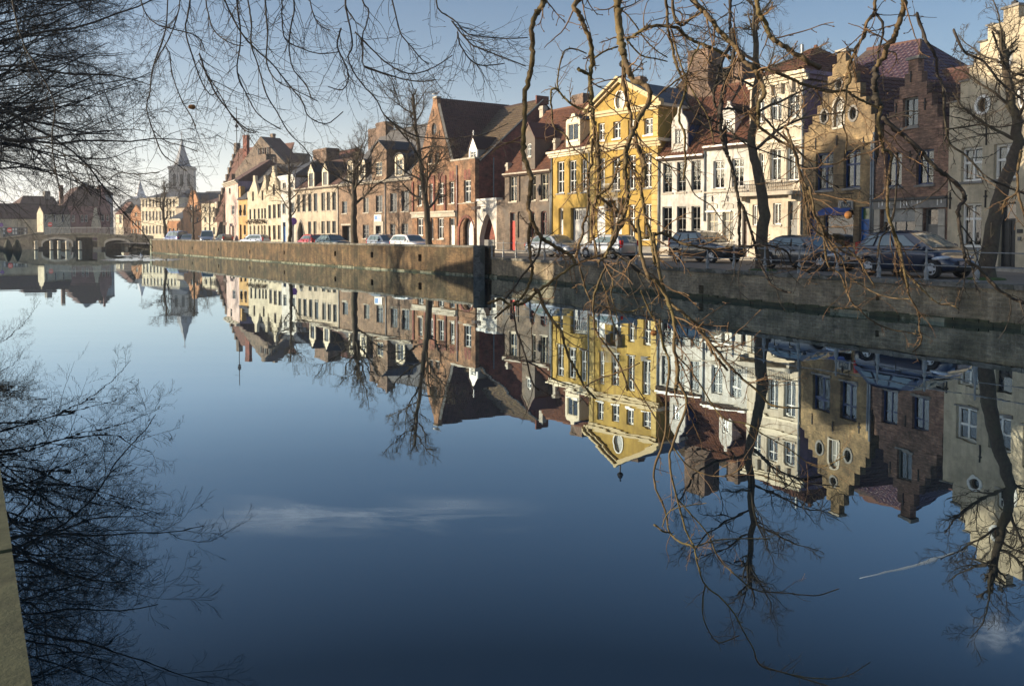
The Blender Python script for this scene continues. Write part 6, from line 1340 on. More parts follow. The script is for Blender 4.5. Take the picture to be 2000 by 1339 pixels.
def car(kind, label, paint, px, D, heading, side_off=0, group='cars parked along the quay', z=GZ):
    (o, R_) = car_meshes(kind); L, Wd, Hh, g, belt, bon, boot, cab, wh = KINDS_[kind]; w = Wd / 2
    X = (px - 1000) / 1700 * D; rt = thing('parked_car', label, 'car', (X, D, z), heading, group)
    off = -L / 2
    def at(x, y, z_): return (x + off, y, z_)
    body = put(o['body'], 'body', rt, paint, at(0, 0, 0))
    c = put(o['cabin'], 'cabin', rt, paint, at(0, 0, 0)); bv = c.modifiers.new('b', 'BEVEL'); bv.width = .05; bv.segments = 3
    for s_ in o['side']: put(s_, 'side_window', rt, M['gcar'], at(0, 0, 0))
    put(o['front'], 'windscreen', rt, M['gcar'], at(0, 0, 0)); put(o['rear'], 'rear_window', rt, M['gcar'], at(0, 0, 0))
    for x in wh:
        for sg in (1, -1):
            wl_ = bpy.data.objects.new('wheel', None); COL.objects.link(wl_); wl_.parent = rt; wl_.location = at(x, sg * (w - .13), R_); wl_.rotation_euler = (R(-90 * sg), 0, 0)
            put(o['tyre'], 'tyre', wl_, M['tyre']); put(o['rim'], 'rim', wl_, M['rim']); put(o['hub'], 'wheel_disc', wl_, M['trim'])
    for sg in (1, -1):
        put(o['mirror'], 'mirror', rt, paint if kind != 'hatch' else M['trim'], at(cab[4] - .45, sg * (w + .07), belt + .06), (R(90), 0, 0), (1, 1.1, .9))
        hl = MB().lathe([(.001, -.30), (.055, -.24), (.085, -.10), (.09, .05), (.07, .2), (.001, .30)], 12)
        h_ = hl.build('headlight', M['lamp'], rt, True); h_.location = (off + L - .36, sg * w * .80, bon - .235); h_.rotation_euler = (0, R(84), R(-27 * sg)); h_.scale = (.85, 1.35, 1)
        tz = boot if kind in ('sedan',) else belt + .05
        tl = MB().box(.0, .10, min(sg * w * .62, sg * w * .90), max(sg * w * .62, sg * w * .90), tz - .30, tz - .10 + (.25 if kind in ('hatch', 'mpv', 'suv') else 0)).build('tail_light', M['lamp_red'], rt, bevel=.03); tl.location = (off - .0 + .03, 0, 0)
        for xd in (cab[0] + (cab[4] - cab[0]) * .36, cab[0] + (cab[4] - cab[0]) * .62): put(DH, 'door_handle', rt, paint, at(xd, sg * (w * .99), belt - .12))
        sm_ = MB()
        for fx in (.315, .585):
            xs_ = cab[0] + (cab[4] - cab[0]) * fx; sm_.box(xs_, xs_ + .012, min(sg * (w * .93), sg * (w + .003)), max(sg * (w * .93), sg * (w + .003)), g + .14, belt - .06)
        sm_.build('door_seam', M['trim'], rt).location = (off, 0, 0)
    gr = MB().box(L - .10, L - .0, -w * .36, w * .36, bon - .46, bon - .32).box(L - .07, L + .012, -w * .52, w * .52, g + .10, g + .24).build('grille', M['trim'], rt, bevel=.015); gr.location = (off, 0, 0)
    np_ = MB().box(L - .02, L + .022, -.26, .26, g + .27, g + .38).build('number_plate', M['plate'], rt); np_.location = (off, 0, 0)
    np_ = MB().box(-.015, .03, -.26, .26, boot - .55, boot - .44).build('number_plate', M['plate'], rt); np_.location = (off, 0, 0)
    MB().box(-.012, .3, -w * .85, w * .85, g + .08, g + .2).box(.5, L - .6, -w * .97, w * .97, g - .02, g + .05).build('lower_trim', M['trim'], rt).location = (off, 0, 0)
    return rt
DH = MB().box(-.09, .09, -.025, .025, -.018, .018).mesh('door_handle')
def hd(px, flip=False):      # heading along the street at this place
    tab = [(330, 2.19), (650, 2.23), (1000, 2.21), (1350, 2.10), (1560, 2.05), (1900, 2.05)]; a = np.interp(px, [t[0] for t in tab], [t[1] for t in tab]); return a + (0 if flip else math.pi)
P_ = {k: car_paint(*v) for k, v in dict(navy=('dark_blue_car_paint', (.006, .016, .045), .2), grey=('dark_grey_car_paint', (.06, .065, .075)), black=('anthracite_car_paint', (.035, .042, .05)), silver=('silver_car_paint', (.42, .44, .46), .6), lgrey=('blue_grey_car_paint', (.26, .29, .33), .5), white=('white_car_paint', (.72, .73, .74), .0), red=('red_car_paint', (.42, .02, .02), .1), green=('dark_green_car_paint', (.02, .045, .05)), blue=('blue_car_paint', (.02, .045, .16)), pale=('pale_blue_car_paint', (.36, .42, .52), .3)).items()}
car('mpv', 'tall dark blue hatchback, nearest of the cars behind the railing', P_['navy'], 1786, 30.6, hd(1786))
car('sedan', 'dark grey saloon with alloy wheels, just behind the dark blue hatchback', P_['grey'], 1580, 36.6, hd(1580))
car('suv', 'black compact off-road car with roof rails in front of the white houses', P_['black'], 1379, 46.2, hd(1379))
car('hatch', 'silver grey hatchback seen from behind in front of the yellow house', P_['silver'], 1189, 52.6, hd(1189, True))
car('sedan', 'silver saloon facing right in front of the red door house', P_['lgrey'], 1085, 56.8, hd(1085))
car('estate', 'white estate car under the tree by the tall gabled house', P_['white'], 803, 70.5, hd(803))
car('hatch', 'grey hatchback parked just left of the white estate car', P_['lgrey'], 752, 75, hd(752))
car('sedan', 'dark green saloon parked left of the thick tree trunk', P_['green'], 650, 84, hd(650))
car('hatch', 'red hatchback partly hidden behind the dark green saloon', P_['red'], 606, 90, hd(606, True))
car('hatch', 'pale silver car facing left in front of the step-gabled row', P_['pale'], 496, 106, hd(496, True) + .5)
car('van', 'blue van with long dark windows behind the far parapet', P_['pale'], 405, 118, hd(405) - .3)
car('hatch', 'small light car between the far tree trunk and the blue van', P_['silver'], 366, 128, hd(366) - .4)
car('van', 'dark blue van seen from behind at the far end of the quay', P_['blue'], 343, 130, hd(343, True) + .2)
car('hatch', 'distant dark car parked in front of the pink house', P_['grey'], 437, 124, hd(437, True))
# ---------------------------------------------------------------- trees
def bark_mat(name, c1, c2, moss, amt=.5, rough=.9):
    m, n, b = new_mat(name); tc = N(n, 'ShaderNodeTexCoord')
    f = noise(n, tc.outputs['Object'], 9, 6, .7); f2 = noise(n, tc.outputs['Object'], 2.2, 4, .7); f3 = noise(n, tc.outputs['Object'], 38, 4, .7)
    c = mixc(n, c1, c2, ramp(n, f, [(.35, (0, 0, 0)), (.65, (1, 1, 1))])); c = mixc(n, c, moss, ramp(n, f2, [(.45, (0, 0, 0)), (.65, (amt,) * 3)]))
    n.links.new(c, b.inputs['Base Color']); b.inputs['Roughness'].default_value = rough
    bump(n, b, f3, .8, .006); return m
M['bark_far'] = bark_mat('grey_brown_bark', (.055, .04, .028), (.105, .08, .055), (.10, .10, .05), .4)
M['bark_dark'] = bark_mat('dark_twig_bark', (.035, .028, .022), (.06, .048, .038), (.06, .055, .03), .4)
M['bark_moss'] = bark_mat('mossy_hazel_bark', (.055, .038, .02), (.18, .12, .06), (.15, .125, .035), .6)
M['twig_gold'] = bark_mat('golden_young_twigs', (.11, .062, .032), (.24, .14, .06), (.15, .1, .04), .3, .6)
class Tubes:
    """many tapered limbs gathered into one mesh"""
    def __init__(s): s.v = []; s.f = []; s.n = 0
    def add(s, pts, rad, k):
        P0 = np.asarray(pts, float); n = len(P0)
        if n < 2: return
        T = np.gradient(P0, axis=0); T /= (np.linalg.norm(T, axis=1, keepdims=True) + 1e-9)
        a = np.cross(T, np.array([.31, .57, .21])); a /= (np.linalg.norm(a, axis=1, keepdims=True) + 1e-9); c = np.cross(T, a)
        t = np.arange(k) * 2 * np.pi / k; rad = np.asarray(rad, float)
        ring = P0[:, None, :] + rad[:, None, None] * (a[:, None, :] * np.cos(t)[None, :, None] + c[:, None, :] * np.sin(t)[None, :, None])
        s.v.append(ring.reshape(-1, 3)); i = np.arange(n - 1)[:, None] * k; j = np.arange(k)[None, :]; j2 = (j + 1) % k
        s.f.append(np.stack([i + j, i + j2, i + k + j2, i + k + j], -1).reshape(-1, 4) + s.n); s.n += n * k
    def batch(s, PT, RD, k):
        N0, n, _ = PT.shape; T = np.gradient(PT, axis=1); T /= np.linalg.norm(T, axis=2, keepdims=True) + 1e-9
        a = np.cross(T, np.array([.31, .57, .21])); a /= np.linalg.norm(a, axis=2, keepdims=True) + 1e-9; c = np.cross(T, a); t = np.arange(k) * 2 * np.pi / k
        ring = PT[:, :, None] + RD[:, :, None, None] * (a[:, :, None] * np.cos(t)[:, None] + c[:, :, None] * np.sin(t)[:, None]); s.v.append(ring.reshape(-1, 3))
        i = np.arange(n - 1)[:, None] * k; j = np.arange(k)[None, :]; j2 = (j + 1) % k; f = np.stack([i + j, i + j2, i + k + j2, i + k + j], -1).reshape(-1, 4)
        s.f.append((f[None] + (np.arange(N0) * n * k)[:, None, None]).reshape(-1, 4) + s.n); s.n += N0 * n * k
    def mesh(s, name):
        v = np.concatenate(s.v); f = np.concatenate(s.f); me = bpy.data.meshes.new(name)
        me.vertices.add(len(v)); me.vertices.foreach_set('co', v.astype(np.float32).ravel()); me.loops.add(f.size); me.loops.foreach_set('vertex_index', f.astype(np.int32).ravel())
        me.polygons.add(len(f)); me.polygons.foreach_set('loop_start', (np.arange(len(f)) * 4).astype(np.int32)); me.polygons.foreach_set('loop_total', np.full(len(f), 4, np.int32))
        me.polygons.foreach_set('use_smooth', np.ones(len(f), bool)); me.update(); return me
def limb(rng, p, d, L, r0, r1, n, wob, grav=0.0, pull=None):
    pts = [np.array(p, float)]; d = np.array(d, float); d /= np.linalg.norm(d); st = L / n
    for i in range(n):
        d = d + rng.normal(0, wob, 3) + np.array([0, 0, grav])
        if pull is not None: d = d + pull
        d /= np.linalg.norm(d); pts.append(pts[-1] + d * st)
    return np.array(pts), np.linspace(r0, r1, n + 1)
def perp(rng, d):
    a = rng.normal(0, 1, 3); a -= d * a.dot(d); return a / (np.linalg.norm(a) + 1e-9)
def branching(rng, tb, pts, rad, level, spec):
    """spec[level] = (count per parent, length ratio, start, angle, wobble, gravity, sides, segs, radius ratio); a whole level is grown at once"""
    PT = np.asarray(pts)[None]; RD = np.asarray(rad)[None]
    for lv in range(level, len(spec)):
        cnt, lr, s0, ang, wob, grav, k, sg, rr = spec[lv]; n = PT.shape[1]; Np = PT.shape[0]
        L = np.linalg.norm(np.diff(PT, axis=1), axis=2).sum(1)
        f = s0 + (1 - s0) * (np.arange(cnt)[None, :] + rng.random((Np, cnt))) / cnt; q = np.minimum(f * (n - 1), n - 1.001); a = q.astype(int); w = (q - a)[..., None]
        ii = np.arange(Np)[:, None]; p = PT[ii, a] * (1 - w) + PT[ii, a + 1] * w; d = PT[ii, a + 1] - PT[ii, a]; d /= np.linalg.norm(d, axis=2, keepdims=True) + 1e-9
        r = (RD[ii, a] * (1 - w[..., 0]) + RD[ii, a + 1] * w[..., 0]) * rr; ll = L[:, None] * lr * rng.uniform(.55, 1.15, (Np, cnt)) * (1.15 - .6 * f)
        pv_ = rng.normal(0, 1, d.shape); pv_ -= d * (pv_ * d).sum(2, keepdims=True); pv_ /= np.linalg.norm(pv_, axis=2, keepdims=True) + 1e-9
        d = d * math.cos(ang) + pv_ * math.sin(ang) * rng.uniform(.7, 1.2, (Np, cnt, 1)); M0 = Np * cnt
        p = p.reshape(M0, 3); d = d.reshape(M0, 3); r = r.reshape(M0); ll = ll.reshape(M0); d /= np.linalg.norm(d, axis=1, keepdims=True)
        out = np.empty((M0, sg + 1, 3)); out[:, 0] = p; st = (ll / sg)[:, None]
        for t in range(sg):
            d = d + rng.normal(0, wob, (M0, 3)); d[:, 2] += grav; d /= np.linalg.norm(d, axis=1, keepdims=True); out[:, t + 1] = out[:, t] + d * st
        R1 = r[:, None] * np.linspace(1, 0, sg + 1)[None] + np.maximum(r * .35, .004)[:, None] * np.linspace(0, 1, sg + 1)[None]
        tb[min(lv, len(tb) - 1)].batch(out, R1, k); PT, RD = out, R1
def bare_tree(label, x, D, trunk_px, r0, spec, seed, group, knob=False, mats=('bark_far', 'bark_far'), name='bare_tree', limbs=(6, 3.0), zbase=GZ, up=.35, tw_mat=None, lr_=.5):
    """trunk follows photograph points at depth D; limbs and twigs grow from it"""
    rng = np.random.default_rng(seed); pts = np.array([tuple(P(a, b, D)) for a, b in trunk_px]); base = Vector(pts[0]); base.z = zbase; pts[0][2] = zbase - .1
    t = thing(name, label, 'tree', base, 0, group); pts = pts - np.array(base)
    q = np.linspace(0, len(pts) - 1, 26); P0 = np.stack([np.interp(q, range(len(pts)), pts[:, i]) for i in range(3)], 1); P0[1:-1] += rng.normal(0, r0 * .12, (24, 3))
    ra = np.linspace(r0, r0 * .34, 26) ; ra[0] *= 1.35; ra[1] *= 1.12
    if knob: ra = ra * (1 + .12 * rng.random(26))
    tr = Tubes(); tr.add(P0, ra, 12); link('trunk', tr.mesh('trunk'), t, M[mats[0]])
    br = Tubes(); tw = Tubes(); n, L = limbs
    for i in range(n):
        f = up + (1 - up) * (i + .3 + .5 * rng.random()) / n; a = int(f * 24); an = i * 2.4 + rng.uniform(-.4, .4); d = np.array([math.cos(an), math.sin(an), rng.uniform(.35, .9)])
        pp_, rr_ = limb(rng, P0[a], d, L * rng.uniform(.75, 1.2) * (1.25 - .5 * f), ra[a] * lr_, ra[a] * .12, 10, .15, .05); br.add(pp_, rr_, 7); branching(rng, [br, tw], pp_, rr_, 0, spec)
    pp_ = P0[-6:]; branching(rng, [br, tw], pp_, ra[-6:], 0, spec)
    link('branches', br.mesh('branches'), t, M[mats[0]])
    if tw.v: o = link('twigs', tw.mesh('twigs'), t, M[tw_mat or mats[1]]); o['kind'] = 'stuff'
    return t
SP = [(9, .55, .15, .8, .20, .04, 5, 7, .55), (9, .55, .12, .75, .18, .03, 3, 5, .5), (7, .5, .15, .6, .12, .02, 3, 3, .6)]
gq = 'bare trees along the far quay'
bare_tree('bare tree with spreading crown and forked trunk, farthest left on the far quay', 322, 133, [(324, 470), (322, 440), (318, 410), (322, 380), (320, 356)], .26, SP, 11, gq, limbs=(9, 4.2))
bare_tree('slim bare tree in front of the orange gabled house, second from the left', 378, 124, [(378, 472), (377, 440), (377, 410), (376, 368)], .21, SP, 12, gq, limbs=(8, 3.2))
bare_tree('thin faint bare tree in front of the pale yellow corner house', 410, 165, [(410, 468), (409, 430), (410, 392)], .16, SP[:2], 13, gq, limbs=(9, 2.8))
bare_tree('thin faint bare tree in front of the dull brick house', 438, 160, [(437, 468), (437, 430), (438, 398)], .15, SP[:2], 14, gq, limbs=(8, 2.6))
bare_tree('young bare tree beside the round purple sign, before the narrow white house', 566, 88, [(565, 478), (567, 440), (566, 400), (565, 360), (564, 312)], .21, SP, 15, gq, limbs=(9, 4.0))
bare_tree('pollarded bare tree with upright trunk before the garage of the slate roofed house', 692, 74, [(692, 480), (691, 440), (692, 400), (690, 360), (694, 330), (697, 296)], .30, SP, 16, gq, knob=True, limbs=(12, 4.4), up=.42)
bare_tree('tall bare tree in front of the tall orange brown gable', 838, 61.8, [(840, 482), (836, 430), (829, 380), (822, 320), (812, 250), (806, 184)], .25, SP, 17, gq, limbs=(14, 4.0), up=.3)
SPB = [(9, .6, .12, .8, .22, .03, 6, 8, .5), (10, .52, .12, .8, .2, .02, 4, 6, .5), (6, .48, .12, .7, .15, .02, 3, 4, .55)]
bare_tree('big bare tree with curved dark trunk before the cream townhouse', 1490, 35.6, [(1490, 502), (1490, 440), (1489, 380), (1478, 330), (1468, 290), (1472, 230), (1478, 150), (1475, 60), (1478, 5)], .26, SPB, 18, gq, limbs=(9, 3.8), up=.5, lr_=.42)
bare_tree('bare tree with thick leaning trunk at the right edge by the cream step gable', 1928, 28.6, [(1926, 549), (1930, 500), (1940, 430), (1955, 370), (1975, 320), (1990, 280), (1985, 230), (1972, 180), (1962, 120), (1958, 70)], .27, SPB, 19, gq, limbs=(8, 3.2), up=.5, lr_=.36)
for px_, D_ in ((1490, 35.6), (1928, 28.6)):
    q = G(px_, D_); g_ = MB().lathe([(.6, GZ), (.55, GZ + .05), (.3, GZ + .09), (.01, GZ + .10)], 14, (q.x, D_)).build('moss_patch', M['grass']); g_['kind'] = 'stuff'; g_['label'] = 'mossy earth round the foot of a quay tree'
# near bank trees leaning over the water, crowns entering from the left
def leaning_tree(label, D, off, H_, reach, seed, group, dens=1.0, r0=.32, low=2.5):
    rng = np.random.default_rng(seed); x = nb(D) - off; t = thing('bare_tree', label, 'tree', (x, D, GZ), 0, group)
    P0, ra = limb(rng, (0, 0, 0), (.10, .0, 1), H_, r0, r0 * .2, 16, .05, .02); tr = Tubes(); tr.add(P0, ra, 10); link('trunk', tr.mesh('trunk'), t, M['bark_dark'])
    br = Tubes(); tw = Tubes(); nl = int(30 * dens)
    for i in range(nl):
        f = .36 + .64 * (i + rng.random()) / nl; a = int(f * 15); an = rng.uniform(-.7, 1.3) if i % 6 else rng.uniform(1.6, 4.6)
        Ls = reach * (1.12 - .55 * f) * rng.uniform(.75, 1.1) * (1 if i % 6 else .6)
        pp_, rr_ = limb(rng, P0[a], (math.cos(an), math.sin(an) * .8, rng.uniform(.0, .6)), Ls, ra[a] * .22, .010, 14, .12, -.02); br.add(pp_, rr_, 6)
        branching(rng, [br, tw, tw], pp_, rr_, 0, [(10, .42, .15, .75, .16, -.015, 4, 8, .5), (8, .5, .1, .7, .17, -.015, 3, 6, .55), (6, .5, .1, .6, .15, -.01, 3, 4, .7)])
    link('branches', br.mesh('branches'), t, M['bark_dark']); o = link('twigs', tw.mesh('twigs'), t, M['bark_dark']); o['kind'] = 'stuff'; return t
gn = 'bare trees on the near bank reaching over the water'
leaning_tree('nearest dense bare tree crown filling the upper left corner', 22, 2.0, 13, 9.0, 31, gn, 1.1, .34)
leaning_tree('dense dark bare crown low over the canal, middle one of the near bank trees', 36, 2.0, 13.5, 9.5, 32, gn, 1.6, .34)
leaning_tree('farthest grey bare crown over the left end of the bridge', 62, 2.0, 14, 8.5, 33, gn, 1.5, .36)

# ---------------------------------------------------------------- unseen near bank houses, added and sized to throw the shade on the right half
for (D0, D1, h, lab) in ((13, 27.8, 16.4, 'first'), (28, 34.5, 16.6, 'second'), (34.6, 38.2, 22.6, 'third'), (38.3, 43.4, 19.4, 'fourth'), (44.6, 56, 10.3, 'fifth')):
    a = Vector((nb(D0) - 13, D0, 0)); c = Vector((nb(D1) - 13, D1, 0)); d = c - a; t = thing('near_bank_shade_house', f'{lab} unseen brick house added on the near bank to shade the far quay', 'house', a, math.atan2(d.y, d.x), 'near bank houses added for shade')
    L = d.length; q = MB().box(.02, L - .02, .0, 9, .8, h - 1.2); q.prism([(0.02, h - 1.2), (L - .02, h - 1.2), (L * .5, h)], 0, 9); q.build('wall', M['br_choc'], t)
    for k in range(3):
        for j in range(3): pane(t, M['gdark'], 1 + k * 2.6, 2.2 + k * 2.6, 2.4 + j * 3.6, 4.6 + j * 3.6, -.03)
# ---------------------------------------------------------------- overhanging branches near the camera
def smooth(pts, sub=5):
    p = np.array(pts, float); n = len(p); out = []
    for i in range(n - 1):
        p0 = p[max(i - 1, 0)]; p1 = p[i]; p2 = p[i + 1]; p3 = p[min(i + 2, n - 1)]
        for k in range(sub):
            t = k / sub; out.append(.5 * ((2 * p1) + (-p0 + p2) * t + (2 * p0 - 5 * p1 + 4 * p2 - p3) * t * t + (-p0 + 3 * p1 - 3 * p2 + p3) * t ** 3))
    out.append(p[-1]); return np.array(out)
frng = np.random.default_rng(77)
def px_branch(parent, Z, pts, w0, w1, D, mat='bark_moss', twigs=6, twl=75, drift=0.0, bud=True, up=0):
    full = [zc(Z, *q) for q in pts]; s = smooth(full); n = len(s)
    Dn = D + drift * np.linspace(0, 1, n) + np.cumsum(frng.normal(0, .012, n)) - 0
    Pn = np.array([tuple(P(a, b, dd)) for (a, b), dd in zip(s, Dn)]); ra = np.linspace(w0, w1, n) * .38 * Dn / FPX
    ra = ra * (1 + .16 * frng.random(n)) ; kn = frng.random(n) < .10; ra[kn] *= 1.22
    Pn[1:-1] += frng.normal(0, 1, (n - 2, 3)) * ra[1:-1, None] * .22
    Pn = np.vstack([Pn[0] - (Pn[1] - Pn[0]) * .35, Pn, Pn[-1] + (Pn[-1] - Pn[-2]) * .3]); ra = np.concatenate([[.0006], ra, [.0006]])
    tb = Tubes(); tb.add(Pn, ra, 9 if w0 > 6 else 6)
    if bud:                                   # short spurs and buds
        for i in range(1, n - 1):
            if frng.random() < .22:
                d = Pn[i + 1] - Pn[i]; d /= np.linalg.norm(d) + 1e-9; q = perp(frng, d) * .8 + d * .5; l = frng.uniform(.010, .030) * (D / 4)
                tb.add([Pn[i], Pn[i] + q * l * .6, Pn[i] + q * l + np.array([0, 0, l * .2])], [ra[i] * .3, ra[i] * .22 + .001, .0008], 5)
    o = link('branch', tb.mesh('branch'), parent, M[mat])
    if twigs:
        tt = Tubes()
        for _ in range(int(twigs * (2.3 if mat == 'bark_moss' else 2.0))):
            i = frng.integers(2, n - 1); d = Pn[i] - Pn[i - 1]; d /= np.linalg.norm(d) + 1e-9; q = d * .7 + perp(frng, d) * .8; q[1] *= .5; q[2] += up
            l = twl * frng.uniform(.4, 1.7) * D / FPX; r = min(ra[i] * .42, .0034 * D / 3.5)
            a, b = limb(frng, Pn[i], q, l, r, r * .45, 8, .15, -.01); tt.add(a, b, 5)
            for k in range(2, 8):
                if frng.random() < .6:
                    e = perp(frng, d) * .7 + (a[k] - a[k - 1]) / (np.linalg.norm(a[k] - a[k - 1]) + 1e-9) * .6; m_ = l * frng.uniform(.08, .3)
                    c, g_ = limb(frng, a[k], e, m_, r * .6, r * .35, 4, .22); tt.add(c, g_, 4)
                    tt.add([c[-1], c[-1] + (c[-1] - c[-2]) * .4, c[-1] + (c[-1] - c[-2]) * .9], [r * .35, r * .9, .0004], 4)
        if tt.v: w = link('twigs', tt.mesh('twigs'), o, M['twig_gold' if mat == 'bark_moss' else mat]); w['kind'] = 'stuff'
    return o
FT = thing('overhanging_tree', 'mossy twisting bare branches hanging in the foreground over the water', 'tree', (0, 0, 0))
DK = thing('overhanging_tree', 'thin dark bare twigs hanging into the sky at top left of centre', 'tree', (0, 0, 0))
# trunk and limbs of both stand beyond the frame
tb = Tubes(); a, b = limb(frng, (7.2, 2.6, GZ), (-.1, .05, 1), 5.6, .28, .16, 14, .05); tb.add(a, b, 12)
a2, b2 = limb(frng, a[-3], (-1, .12, .10), 9.5, .13, .04, 20, .05, -.004); tb.add(a2, b2, 9)
a3, b3 = limb(frng, a[-2], (-.8, .5, .30), 8.5, .10, .03, 18, .06, -.004); tb.add(a3, b3, 8); link('trunk', tb.mesh('trunk'), FT, M['bark_moss'])
tb = Tubes(); a, b = limb(frng, (-7.4, 3.0, GZ), (.12, .1, 1), 8.2, .26, .14, 14, .05); tb.add(a, b, 12)
a2, b2 = limb(frng, a[-3], (1, .5, .06), 10.5, .11, .03, 20, .05, -.004); tb.add(a2, b2, 8); link('trunk', tb.mesh('trunk'), DK, M['bark_dark'])
B = lambda *a, **k: px_branch(FT, *a, **k)
B(ZF, [(330,-420),(280,-200),(240,-30),(235,10),(215,60),(175,110),(150,200),(150,330),(150,480),(125,590),(100,700),(95,850),(85,1000),(85,1100),(110,1240),(150,1339)], 13, 11, 4.0, twigs=2)
B(Z7, [(256,130),(245,230),(240,300),(262,385)], 11, 10, 4.0, twigs=0)
B(Z7, [(262,385),(245,430),(240,500),(250,580),(262,665),(250,720),(225,780),(190,830),(150,850),(95,890),(50,935)], 8, 5, 4.0, twigs=3)
B(Z7, [(262,385),(290,440),(320,485),(370,515),(430,550),(490,590),(505,630)], 10, 8, 4.0, twigs=2)
B(Z7, [(310,490),(300,560),(265,620),(200,700),(160,760),(105,825)], 6, 4, 4.02, mat='bark_dark', twigs=2, twl=40)
B(Z7, [(505,630),(440,675),(370,725),(300,775),(270,800),(215,850),(160,860),(120,850),(80,825),(10,850)], 6, 7, 4.0, twigs=2)
B(Z7, [(270,770),(300,790),(325,870),(380,950),(425,1010),(440,1070),(470,1160),(520,1250),(570,1339),(620,1390)], 8, 5, 3.9, twigs=5)
B(Z7, [(505,630),(600,590),(680,570),(715,500),(760,420),(785,370)], 6, 12, 4.0, twigs=3)
B(ZF, [(600,-420),(560,-200),(520,-20),(460,45),(500,110),(545,200),(585,310),(600,430),(590,560),(590,680),(595,800),(610,900),(625,1000),(640,1100),(650,1230),(655,1339)], 12, 10, 3.7, twigs=6)
B(ZY, [(520,50),(540,150),(560,300),(560,450),(550,600),(545,640),(510,760),(495,860),(490,960),(505,1040),(530,1120),(545,1215)], 9, 5, 3.7, twigs=4)
B(ZY, [(560,630),(620,580),(680,530),(730,430),(760,320),(810,270)], 6, 6, 3.7, twigs=2)
B(ZY, [(550,640),(620,680),(700,740),(790,810),(870,890),(930,970),(970,1000)], 8, 8, 3.7, twigs=2)
B(ZY, [(500,60),(495,200),(500,310),(460,370),(455,480),(455,600),(460,700),(440,830),(400,930),(410,1000),(380,1070),(350,1180),(330,1250)], 6, 6, 3.65, twigs=4)
B(ZF, [(850,-450),(800,-200),(790,-20),(790,60),(800,180),(810,300),(830,400)], 18, 17, 3.5, twigs=4)
B(ZF, [(830,400),(838,500),(832,600),(850,700),(870,780),(890,870),(885,960)], 11, 8, 3.5, twigs=4)
B(ZF, [(830,400),(860,500),(900,590),(980,630),(1030,690),(1010,780),(960,860),(920,950),(880,1040),(850,1130),(850,1230),(840,1339)], 13, 10, 3.45, twigs=6)
B(ZF, [(885,940),(910,1000),(950,1130),(990,1230),(990,1339)], 8, 9, 3.5, twigs=2)
B(ZY, [(860,120),(830,230),(830,400),(850,560),(850,700),(830,800),(800,860),(750,930),(700,1060),(660,1170),(620,1250),(560,1290)], 11, 6, 3.45, twigs=4)
B(ZY, [(920,60),(960,150),(990,220),(1010,350),(1010,450),(990,520),(1000,640),(1020,760),(1040,880),(1080,980),(1100,1100),(1110,1200),(1140,1339)], 9, 7, 3.5, twigs=3)
B(ZY, [(990,760),(960,860),(970,960),(980,1080),(990,1180),(1005,1300)], 6, 5, 3.52, twigs=2)
B(ZA, [(-70,340),(0,310),(100,245),(190,225),(350,235),(400,270),(450,320),(540,370),(650,410),(740,450),(850,510),(950,530)], 7, 8, 3.8, twigs=6)
B(ZA, [(380,-350),(450,-140),(510,-10),(560,60),(620,120),(680,190),(720,260),(800,340),(870,400),(910,460),(960,540),(1040,600),(1080,680),(1120,760),(1130,830),(1080,900),(1080,1000),(1080,1080)], 13, 9, 3.4, twigs=8)
B(ZA, [(860,-350),(830,-10),(830,120),(830,250),(830,380),(780,490),(740,600),(720,700),(690,800),(690,890),(720,945),(850,945),(970,1000)], 8, 5, 3.9, mat='bark_dark', twigs=4)
B(ZA, [(850,250),(865,400),(850,560),(800,650),(780,740),(760,850),(750,1000),(750,1130),(780,1270),(800,1339)], 9, 10, 3.6, mat='bark_dark', twigs=4)
B(Z6, [(490,460),(500,600),(520,660),(550,780),(570,900),(570,1000),(570,1100),(590,1120),(700,1110),(760,1120),(830,1150),(860,1210),(960,1270)], 9, 4, 3.6, mat='bark_dark', twigs=5)
B(Z6, [(565,860),(610,960),(660,1130),(690,1230),(760,1339),(850,1370)], 7, 5, 3.62, mat='bark_dark', twigs=3)
B(ZA, [(1050,-380),(1065,-10),(1080,110),(1140,200),(1170,300),(1230,360),(1300,400),(1400,470),(1500,530),(1610,595)], 10, 12, 3.7, twigs=4)
B(ZA, [(950,530),(1080,590),(1200,620),(1350,680),(1450,730),(1550,760),(1700,795),(1780,795)], 8, 6, 3.8, twigs=6)
B(ZB, [(0,785),(90,800),(230,795),(300,840),(380,880),(450,910),(540,960)], 6, 5, 3.8, twigs=3)
B(ZB, [(540,-400),(490,-10),(480,110),(410,200),(400,300),(340,390),(300,480),(250,580),(270,680),(240,760)], 8, 7, 3.6, twigs=5)
B(ZB, [(240,760),(230,900),(200,1050),(240,1200),(230,1339)], 4, 3, 3.6, twigs=4)
B(ZB, [(800,-400),(735,-20),(740,50),(720,120),(680,250),(650,330),(590,410),(560,500),(490,600)], 13, 11, 3.5, twigs=3)
B(ZB, [(490,600),(485,700),(485,800),(510,880),(545,930)], 15, 13, 3.5, mat='bark_dark', twigs=0)
B(ZB, [(545,930),(510,1080),(530,1160),(550,1250),(560,1339)], 9, 8, 3.5, twigs=3)
B(ZB, [(490,110),(550,200),(560,280),(530,400),(510,520)], 6, 5, 3.55, mat='bark_dark', twigs=2)
B(ZR, [(510,420),(600,490),(680,560),(760,640),(820,710),(910,770),(960,860),(930,900),(930,1000),(950,1130),(975,1200),(1040,1240),(1130,1339)], 11, 7, 3.5, mat='bark_dark', twigs=6)
B(ZS, [(1520,480),(1620,540),(1740,680),(1880,780),(2010,835),(2100,860)], 7, 7, 3.5, mat='bark_dark', twigs=3)
